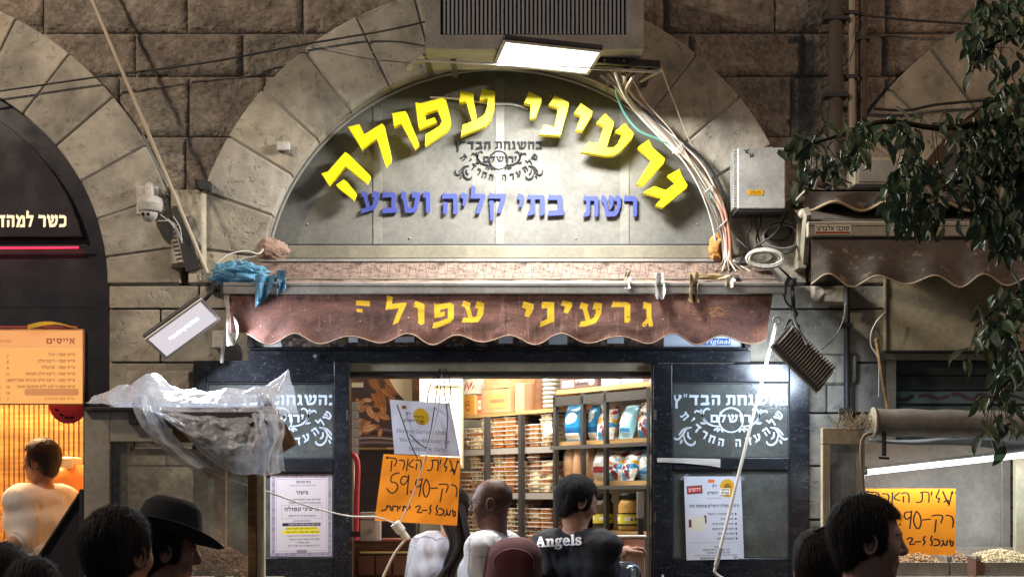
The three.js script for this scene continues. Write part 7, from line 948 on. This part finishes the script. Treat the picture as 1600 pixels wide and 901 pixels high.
  if (hairStyle !== 'none') {
    const grow = hairStyle === 'cap' ? 0.012 : 0.017, cap = egg(V(0, 0.037 * q, -0.014 * q), (0.077 + grow) * q, (0.090 + grow) * q, (0.098 + grow) * q), low = hairStyle === 'cap' ? -0.012 : hairStyle === 'long' ? -0.03 : -0.045, L = [cap]; if (hairStyle === 'short' || hairStyle === 'long') L.push(egg(V(0, -0.02 * q, -0.055 * q), 0.074 * q, 0.075 * q, 0.055 * q));
    const F = union(L, 0.02 * q), hf = (x, y, zz) => { hp.set(x, y, zz).applyMatrix4(HI); const a = hp.x, b = hp.y, c = hp.z; let d = F(a, b, c) - 0.006 * q * (fbm(a * 70 / q, b * 18 / q, c * 70 / q, 2) - 0.4); d = Math.max(d, -(b - low * q) * 0.8 + (c - (hairStyle === 'cap' ? 0.3 : 0.0)) * 0.75 * (hairStyle === 'cap' ? 0 : 1) - 0.012 * q); d = Math.max(d, (0.062 + (hairStyle === 'cap' ? 1 : 0)) * q - 1e9 * 0 - 10 * 1); d = Math.max(d, Math.min(c - 0.040 * q, 0.078 * q - b)); return d; };
    const hg = surfaceNet(hf, ...boundsOf([hc], 0.17 * q), 0.006); part(t, 'hair', [hg, strands(hg, 9000, 0.024 * q, 0.0011)], hair);
  }
  return { t, H, J, s, shirtF, R, hc, j, limbs };
}
function strands(g, n, len, w, keep) {                             // many fine blades lying along a surface, combed downwards
  const p = g.attributes.position, m = g.attributes.normal, pos = [], nor = [], a = V(0, 0, 0), b = V(0, 0, 0), t = V(0, 0, 0), sd = V(0, 0, 0);
  for (let i = 0; i < n; i++) { const k = Math.floor(rnd() * p.count); a.fromBufferAttribute(p, k); if (keep && !keep(a.x, a.y, a.z)) continue; b.fromBufferAttribute(m, k); t.set(rr(-0.5, 0.5), -1 + rr(-0.3, 0.3), rr(-0.5, 0.5)); t.addScaledVector(b, -t.dot(b)).normalize(); sd.copy(t).cross(b).multiplyScalar(w); const l = len * rr(0.5, 1.2); a.addScaledVector(t, rr(-1, 1) * len * 0.3); const tip = a.clone().addScaledVector(t, l).addScaledVector(b, l * rr(0.12, 0.42)); pos.push(a.x - sd.x, a.y - sd.y, a.z - sd.z, a.x + sd.x, a.y + sd.y, a.z + sd.z, tip.x, tip.y, tip.z); for (let j = 0; j < 3; j++) nor.push(b.x, b.y, b.z); }
  const o = new THREE.BufferGeometry(); o.setAttribute('position', new THREE.Float32BufferAttribute(pos, 3)); o.setAttribute('normal', new THREE.Float32BufferAttribute(nor, 3)); return boxUV(o);
}
function onSurface(f, from, dir, lift) { const p = from.clone(), d = dir.clone().normalize(); for (let i = 0; i < 60; i++) { const k = f(p.x, p.y, p.z); if (k < 0.0008) break; p.addScaledVector(d, k * 0.8); if (p.distanceTo(from) > 0.6) { p.copy(from).addScaledVector(d, 0.45); break; } } return p.addScaledVector(d, -lift); }
const D2R = Math.PI / 180;
// counter man in the juice shop
person({ label: 'man in a white T-shirt seen from behind in the orange lit juice shop', px: 63, py: 722, z: -0.55, floor: 0.2, face: -128 * D2R, headFace: -104 * D2R, nod: 0.05, skin: M.skinPale, hair: S(rgb(0.03, 0.025, 0.03), 0.5), top: S(rgb(0.70, 0.66, 0.62), 0.9, { bumpMap: clothBump, bumpScale: 0.002 }), arms: [[P(27, 846, -0.35), P(-8, 858, -0.30), V(-1, 0.25, 0.1), V(0, 1, 0), 0.5], [P(70, 862, -0.8), P(30, 868, -0.95), V(-1, 0, 0), V(0, 1, 0), 0.5]] });
// woman half hidden by the orange sign
{
  const w = person({ label: 'woman in a white shirt with long dark hair behind the orange hanging sign', px: 704, py: 796, z: -0.05, face: 168 * D2R, headFace: -140 * D2R, skin: M.skinPale, hair: M.hairBrown, hairStyle: 'long', top: S(rgb(0.56, 0.58, 0.62), 0.9, { bumpMap: foldBump, bumpScale: 0.009 }), build: 0.86, sleeves: 1 });
  const strands = []; for (let i = 0; i < 16; i++) { const a = rr(-0.06, 0.075), d = rr(-0.03, 0.03); strands.push(tube([w.hc.clone().add(V(a * 0.9, 0.05, 0.09 + d * 0.3)), w.hc.clone().add(V(a * 1.1 + 0.015, -0.06, 0.125 + d)), w.hc.clone().add(V(a * 0.8 + 0.05, -0.2, 0.15 + d)), w.hc.clone().add(V(a * 0.5 + 0.0, -0.32, 0.15 + d)), w.hc.clone().add(V(a * 0.4 - 0.03 + rr(-0.03, 0.02), -0.40 + rr(-0.03, 0.02), 0.15))], rr(0.011, 0.018), 24, 7)); } part(w.t, 'long_hair', strands, M.hairBrown);
}
// bald man at the counter with a maroon backpack
{
  const m = person({ label: 'bald man with glasses and a maroon backpack at the shop counter', px: 768, py: 787, z: 1.3, face: -112 * D2R, headFace: -100 * D2R, nod: 0.08, skin: PH(rgb(0.22, 0.12, 0.085), 0.5, { map: skinTex, bumpMap: skinBump, bumpScale: 0.0012 }), hairStyle: 'none', hair: M.hairBrown, top: M.teeWhite });
  const q = m.s, gl = (p) => p.map((v) => v.clone().applyMatrix4(m.H)), fr = []; for (const k of [-1, 1]) { const ring = []; for (let i = 0; i <= 16; i++) { const a = i / 16 * 6.283; ring.push(V(0.034 * k * q + 0.025 * q * Math.cos(a), 0.004 * q + 0.019 * q * Math.sin(a), 0.104 * q - Math.abs(Math.cos(a)) * 0.003)); } fr.push(tube(gl(ring), 0.0018, 32, 5)); fr.push(tube(gl([V(0.058 * k * q, 0.008 * q, 0.100 * q), V(0.080 * k * q, 0.010 * q, 0.05 * q), V(0.086 * k * q, 0.008 * q, -0.01 * q)]), 0.0018, 10, 5)); } fr.push(tube(gl([V(-0.01 * q, 0.008 * q, 0.107 * q), V(0, 0.011 * q, 0.110 * q), V(0.01 * q, 0.008 * q, 0.107 * q)]), 0.0018, 6, 5)); part(m.t, 'glasses', fr, M.darkSteel);
  const b = thing('backpack', 'smooth maroon backpack worn by the bald man', 'backpack'), bc = P(803, 872, 1.52), f = (x, y, z) => { const dx = Math.abs(x - bc.x - 0.1 * (y - bc.y)) - 0.025, dy = Math.abs(y - (bc.y - 0.16)) - 0.16, dz = Math.abs(z - bc.z) - 0.02; return Math.hypot(Math.max(dx, 0), Math.max(dy, 0), Math.max(dz, 0)) + Math.min(0, Math.max(dx, dy, dz)) - 0.125 * (1 - 0.25 * clamp((y - bc.y + 0.1) * 3)) + 0.006 * (fbm(x * 8, y * 8, z * 8, 2) - 0.5); };
  part(b, 'bag_body', surfaceNet(f, ...boundsOf([bc.clone().add(V(0, 0.16, 0)), bc.clone().add(V(0, -0.36, 0))], 0.2), 0.009), M.clothMaroon); { const pts = []; for (let i = 0; i <= 24; i++) { const a = lerp(-0.35, Math.PI + 0.35, i / 24), from = V(bc.x + 0.1 * Math.cos(a), bc.y - 0.02 + 0.07 * Math.sin(a), bc.z + 0.5); pts.push(onSurface(f, from, V(0, 0, -1), -0.001)); } part(b, 'bag_seam', tube(pts, 0.0035, 60, 6), S(rgb(0.22, 0.09, 0.09), 0.7)); }
}
// man in a black T-shirt reaching for the shelf
{
  const m = person({ label: 'man in a black T-shirt with white lettering on the back reaching over the counter', px: 902, py: 785, z: 1.0, face: 152 * D2R, headFace: 112 * D2R, nod: 0.28, skin: M.skin, hair: M.hairBlack, top: M.clothBlack, arms: [[P(932, 874, 1.04), P(972, 862, 0.72), V(0.75, 0.15, -0.6), V(0, -1, 0.2), 0.55], [P(838, 905, 1.05), P(850, 960, 0.9), V(0.2, -1, -0.2), V(1, 0, 0), 0.4]] });
  const tex = canvasTex(256, 96, (g) => { g.clearRect(0, 0, 256, 96); g.fillStyle = '#f0f0f0'; g.font = 'bold 74px serif'; g.textAlign = 'center'; g.fillText('Angels', 128, 68); g.lineWidth = 3; g.strokeStyle = '#f0f0f0'; g.strokeText('Angels', 128, 68); });
  part(m.t, 'shirt_lettering', grid(28, 8, (u, v) => onSurface(m.shirtF, P(lerp(836, 908, u), lerp(862 - 5 * u, 835 - 5 * u, v), 1.0).add(V(0, 0, 0.5)), V(0, 0, -1), 0.008)), S(rgb(1, 1, 1), 0.8, { map: tex, transparent: true, alphaTest: 0.4 }));
  const p = thing('steel_pot', 'shiny dark steel pot under the reaching man\'s arm', 'pot'), c = P(965, 905, 0.85); part(p, 'pot_body', moved(lathe([[0, 0], [0.11, 0], [0.128, 0.03], [0.128, 0.13], [0.10, 0.165], [0.0, 0.175]]), c.x, c.y - 0.07, c.z), S(rgb(0.22, 0.25, 0.28), 0.18, { metalness: 0.9 })); part(p, 'pot_knob', moved(new THREE.SphereGeometry(0.02, 12, 8), c.x, c.y + 0.115, c.z), M.blackPlastic); part(p, 'pot_handle', tube([V(c.x - 0.125, c.y + 0.03, c.z), V(c.x - 0.165, c.y + 0.04, c.z), V(c.x - 0.165, c.y + 0.0, c.z), V(c.x - 0.125, c.y, c.z)], 0.008), M.blackPlastic);
  const ct = thing('shop_counter', 'narrow wooden counter across the shop opening', 'counter'); part(ct, 'counter_top', box(X(548, 0.7), X(1018, 0.7), c.y - 0.10, c.y - 0.071, 0.45, 0.98, 0.006), M.wood); part(ct, 'counter_front', box(X(552, 0.7), X(1014, 0.7), 0.01, c.y - 0.101, 0.5, 0.93), M.woodDark);
  for (const [a, b, l] of [[954, 0.62, 'upturned white tray nearest the reaching hand'], [990, 0.60, 'upturned white tray nearest the door post']]) { const q = thing('foam_tray', l, 'tray', 'white trays on the counter'), o = P(a, 838, b); part(q, 'tray_rim', moved(boxUV(new RoundedBoxGeometry(0.14, 0.014, 0.1, 1, 0.005)), o.x, o.y, o.z), M.white); part(q, 'tray_stack', moved(boxUV(new RoundedBoxGeometry(0.12, o.y - (c.y - 0.071) - 0.008, 0.085, 1, 0.006)), o.x, (o.y - 0.007 + c.y - 0.071) / 2, o.z), S(rgb(0.45, 0.26, 0.20), 0.6)); }
  const py = thing('striped_pillar', 'grey and black pillar of the shelving beside the door post', 'pillar'); part(py, 'pillar_shaft', pbox(997, 768, 1006, 1200, 0.02, 0.06, 0.003), M.darkSteel); part(py, 'pillar_sleeve', pbox(996, 768, 1007, 810, 0.015, 0.065, 0.003), M.alu);
}
// onlookers in the street, near the camera, seen from behind
{
  const a = person({ label: 'dark haired man seen from behind in front of the plastic-topped stall', px: 186, py: 866, z: 5.0, face: 160 * D2R, headFace: 150 * D2R, top: M.clothDark, sleeves: 1 });
  const hat = person({ label: 'man in a wide brimmed black hat in front of the stall', px: 262, py: 862, z: 4.1, face: 110 * D2R, headFace: 105 * D2R, nod: 0.1, top: M.clothBlack, sleeves: 1, hairStyle: 'short' });
  const h = thing('black_hat', 'black felt hat with a wide brim on a man by the stall', 'hat'), m = new THREE.Matrix4().makeRotationFromEuler(new THREE.Euler(0.24, 100 * D2R, -0.10, 'YXZ')).setPosition(hat.hc.clone().add(V(-0.004, 0.055, 0))), crown = lathe([[0.0, 0.122], [0.03, 0.128], [0.068, 0.124], [0.086, 0.10], [0.094, 0.05], [0.100, 0.004], [0.102, 0.0]], 36), brim = lathe([[0.094, -0.004], [0.12, 0.0], [0.158, 0.004], [0.172, 0.012], [0.174, 0.016], [0.172, 0.018], [0.156, 0.010], [0.12, 0.006], [0.098, 0.008]], 40);
  for (const [g, e] of [[crown, 1.16], [brim, 1.12]]) { const p = g.attributes.position; for (let i = 0; i < p.count; i++) { const x = p.getX(i), y = p.getY(i), z = p.getZ(i), r = Math.hypot(x, z); let yy = y; if (g === brim) yy += 0.022 * Math.pow(Math.abs(x) / 0.17, 2) - 0.012 * (z > 0 ? Math.pow(z / 0.17, 2) : 0); else if (y > 0.09) yy -= 0.018 * Math.exp(-(x * x) / 0.0006); p.setXYZ(i, x, yy, z * e); } g.computeVertexNormals(); g.applyMatrix4(m); }
  const hk = part(h, 'hat_crown', crown, M.felt); part(h, 'hat_brim', brim, M.felt); const band = lathe([[0.1025, 0.006], [0.0995, 0.034]], 36); { const p = band.attributes.position; for (let i = 0; i < p.count; i++) p.setZ(i, p.getZ(i) * 1.165); band.computeVertexNormals(); band.applyMatrix4(m); } part(hk, 'hat_band', band, S(rgb(0.02, 0.02, 0.022), 0.35));
  person({ label: 'short haired onlooker cut off by the picture corner below the juice shop', px: 6, py: 908, z: 4.3, face: 175 * D2R, hair: M.hairBrown, top: M.clothDark, sleeves: 1 });
  person({ label: 'black haired onlooker whose crown just shows under the black canvas', px: 52, py: 934, z: 4.7, face: 180 * D2R, top: M.clothDark, sleeves: 1 });
  person({ label: 'dark haired man in profile in front of the orange stall sign', px: 1358, py: 846, z: 4.75, face: 100 * D2R, headFace: 88 * D2R, nod: 0.05, top: M.clothDark, sleeves: 1, skin: PH(rgb(0.30, 0.18, 0.13), 0.55) });
  const k = person({ label: 'onlooker with a hair clip behind the dark haired man in profile', px: 1282, py: 886, z: 4.2, face: 170 * D2R, headFace: 160 * D2R, top: M.clothDark, sleeves: 1, hair: M.hairBrown, hairStyle: 'long' });
  const cl = thing('hair_clip', 'shiny clip in the hair of the onlooker by the stall', 'hair clip'); part(cl, 'clip_bar', tube([k.hc.clone().add(V(-0.03, 0.12, 0.06)), k.hc.clone().add(V(0.02, 0.135, 0.055)), k.hc.clone().add(V(0.065, 0.105, 0.06))], 0.004, 14, 6), M.darkSteel); part(cl, 'clip_stone', moved(new THREE.SphereGeometry(0.009, 10, 8), k.hc.x + 0.066, k.hc.y + 0.105, k.hc.z + 0.062), S(rgb(0.8, 0.8, 0.8), 0.1, { metalness: 0.8 }));
}
// ------------------------------------------------------------------ street tree reaching into the view
{
  const t = thing('street_tree', 'dark leafy street tree overhanging the neighbour\'s awning', 'tree'), bark = S(rgb(0.09, 0.07, 0.05), 0.95, { map: roughTex, bumpMap: roughBump, bumpScale: 0.012 }), Zt = 2.5;
  const taper = (pts, r0, r1, seg, rad = 8) => { const c = curve(pts), g = new THREE.TubeGeometry(c, seg, 1, rad), p = g.attributes.position, n = g.attributes.normal; for (let i = 0; i <= seg; i++) { const q = c.getPointAt(i / seg), r = lerp(r0, r1, i / seg); for (let j = 0; j <= rad; j++) { const k = i * (rad + 1) + j; p.setXYZ(k, q.x + n.getX(k) * r, q.y + n.getY(k) * r, q.z + n.getZ(k) * r); } } return g; };
  const base = V(X(1860, Zt), 0, Zt), fork = V(X(1850, Zt), 3.0, Zt - 0.05);
  part(t, 'trunk', taper([base, V(base.x + 0.03, 1.2, Zt), V(base.x - 0.03, 2.2, Zt - 0.04), fork, V(fork.x - 0.05, 4.0, Zt), V(fork.x - 0.25, 4.9, Zt + 0.1)], 0.15, 0.05, 40, 12), bark);
  const limbs = [[[1850, 300, Zt], [1680, 190, 2.5], [1560, 190, 2.55], [1470, 200, 2.6], [1380, 190, 2.65], [1300, 215, 2.7], [1215, 240, 2.7]], [[1850, 320, Zt], [1700, 280, 2.55], [1580, 275, 2.6], [1480, 290, 2.65], [1420, 330, 2.7]], [[1840, 160, Zt], [1700, 60, 2.4], [1600, 50, 2.45], [1530, 80, 2.5]], [[1850, 420, Zt], [1720, 420, 2.6], [1620, 440, 2.65], [1560, 480, 2.7], [1525, 510, 2.7]], [[1850, 480, Zt], [1740, 510, 2.6], [1640, 560, 2.65], [1570, 600, 2.7], [1545, 640, 2.7]], [[1840, 230, Zt], [1700, 230, 2.5], [1600, 240, 2.5], [1540, 260, 2.55]], [[1840, 60, Zt], [1720, -60, 2.4], [1600, -80, 2.4], [1500, -60, 2.4]]].map((l) => l.map((p) => P(...p)));
  limbs.forEach((l) => part(t, 'limb', taper(l, 0.028, 0.004, 40), bark));
  const leafG = [0, 1, 2].map((k) => { const g = grid(2, 6, (u, v) => { const w = Math.pow(Math.sin(Math.PI * Math.pow(v, 0.8)), 0.9) * 0.0215 * (1 - 0.1 * k), x = (u - 0.5) * 2 * w; return V(x, -v * 0.094 * (1 + 0.08 * k), 0.010 * Math.abs(u - 0.5) * 2 * (v < 1 ? 1 : 0) + (0.012 + 0.01 * k) * Math.sin(v * 2.4)); }); return g; });
  const leafM = [rgb(0.070, 0.110, 0.052), rgb(0.085, 0.125, 0.060), rgb(0.055, 0.092, 0.046), rgb(0.10, 0.125, 0.055)].map((c) => PH(c, 0.48, { specularIntensity: 0.8, transmission: 0.25, thickness: 0 }));
  const spots = (n, list) => { const out = []; for (const [lim, s0, s1, k] of list) { const c = curve(limbs[lim]); for (let i = 0; i < k; i++) { const s = lerp(s0, s1, rnd()), q = c.getPoint(s); out.push([q, s]); } } return out; };
  const orient = (o) => { o.rotation.set(rr(-0.7, 0.35), rr(-1.15, 1.15), rr(-0.7, 0.7), 'YXZ'); };
  // leaves one can pick out: the front and hanging ones, each its own piece
  const near = spots(0, [[0, 0.30, 1, 92], [1, 0.35, 1, 62], [2, 0.45, 1, 36], [3, 0.3, 1, 46], [4, 0.35, 1, 40], [5, 0.4, 1, 20]]);
  const twigs = [];
  near.slice(0, 296).forEach(([q]) => { const drop = V(rr(-0.07, 0.07), rr(-0.17, 0.06), rr(-0.06, 0.12)), at = q.clone().add(drop); if (rnd() < 0.6) twigs.push(rod(q, at, 0.0018, 4)); const m = part(t, 'leaf', pick(leafG), pick(leafM)); m.position.copy(at); orient(m); m.scale.setScalar(rr(0.6, 1.2)); });
  part(t, 'twigs', twigs, bark);
  // the dense rest of the crown
  const rest = []; for (const [cx, cy, rx, ry, n, z] of [[1590, 70, 85, 95, 620, 2.35], [1640, -20, 120, 70, 400, 2.35], [1430, 300, 50, 55, 230, 2.5], [1560, 250, 70, 90, 520, 2.4], [1380, 215, 62, 34, 190, 2.55], [1580, 340, 60, 50, 200, 2.5], [1585, 560, 34, 90, 130, 2.6], [1590, 460, 40, 34, 90, 2.6], [1700, 200, 120, 260, 1100, 2.4], [1290, 235, 52, 26, 80, 2.6]]) for (let i = 0; i < n; i++) { const a = rnd() * 6.283, r = Math.pow(rnd(), 0.6), px = cx + rx * r * Math.cos(a), py = cy + ry * r * Math.sin(a); if (fbm(px / 34, py / 34, cx, 3) < 0.47) continue; rest.push(P(px, py, z + rr(-0.35, 0.25))); }
  const im = new THREE.InstancedMesh(leafG[0], leafM[0], rest.length), o = new THREE.Object3D(), c = new THREE.Color(); rest.forEach((p, i) => { o.position.copy(p); orient(o); o.scale.setScalar(rr(0.5, 1.1)); o.updateMatrix(); im.setMatrixAt(i, o.matrix); const k = rr(0.6, 1.5); im.setColorAt(i, c.setRGB(k, k * rr(0.9, 1.1), k)); }); im.name = 'crown'; im.userData.kind = 'stuff'; t.add(im);
}
// ------------------------------------------------------------------ street lamps behind the viewer, whose dim warm light shows on the upper wall
for (const [x, y, z, c, k, label] of [[-5.2, 6.4, 3.9, 0xffe9d0, STREET_L, 'tall street lamp with a warm globe on the juice shop side'], [6.0, 6.6, 3.8, 0xffd2ac, STREET_R, 'tall street lamp with a warm globe on the tree side']]) {
  const t = thing('street_lamp', label, 'street lamp', 'street lamps'); part(t, 'pole', moved(lathe([[0.09, 0], [0.09, 0.5], [0.05, 0.6], [0.04, y - 0.12], [0, y - 0.12]], 14), x, 0, z), M.darkSteel); part(t, 'lamp_globe', moved(new THREE.SphereGeometry(0.14, 20, 14), x, y, z), new THREE.MeshStandardMaterial({ color: 0x332211, emissive: new THREE.Color(c), emissiveIntensity: 3 })); part(t, 'lamp_cap', moved(lathe([[0, 0.05], [0.1, 0.03], [0.16, 0]], 18), x, y + 0.125, z), M.darkSteel);
  const l = new THREE.PointLight(c, k); l.name = 'street_lamp_light'; l.position.set(x, y, z); l.castShadow = true; l.shadow.radius = 7; t.add(l);
}
for (const g of things) rebase(g);
scene.traverse((o) => { if (o.isMesh) o.castShadow = o.receiveShadow = true; if (o.isRectAreaLight) o.castShadow = true; });
renderer.render(scene, camera);
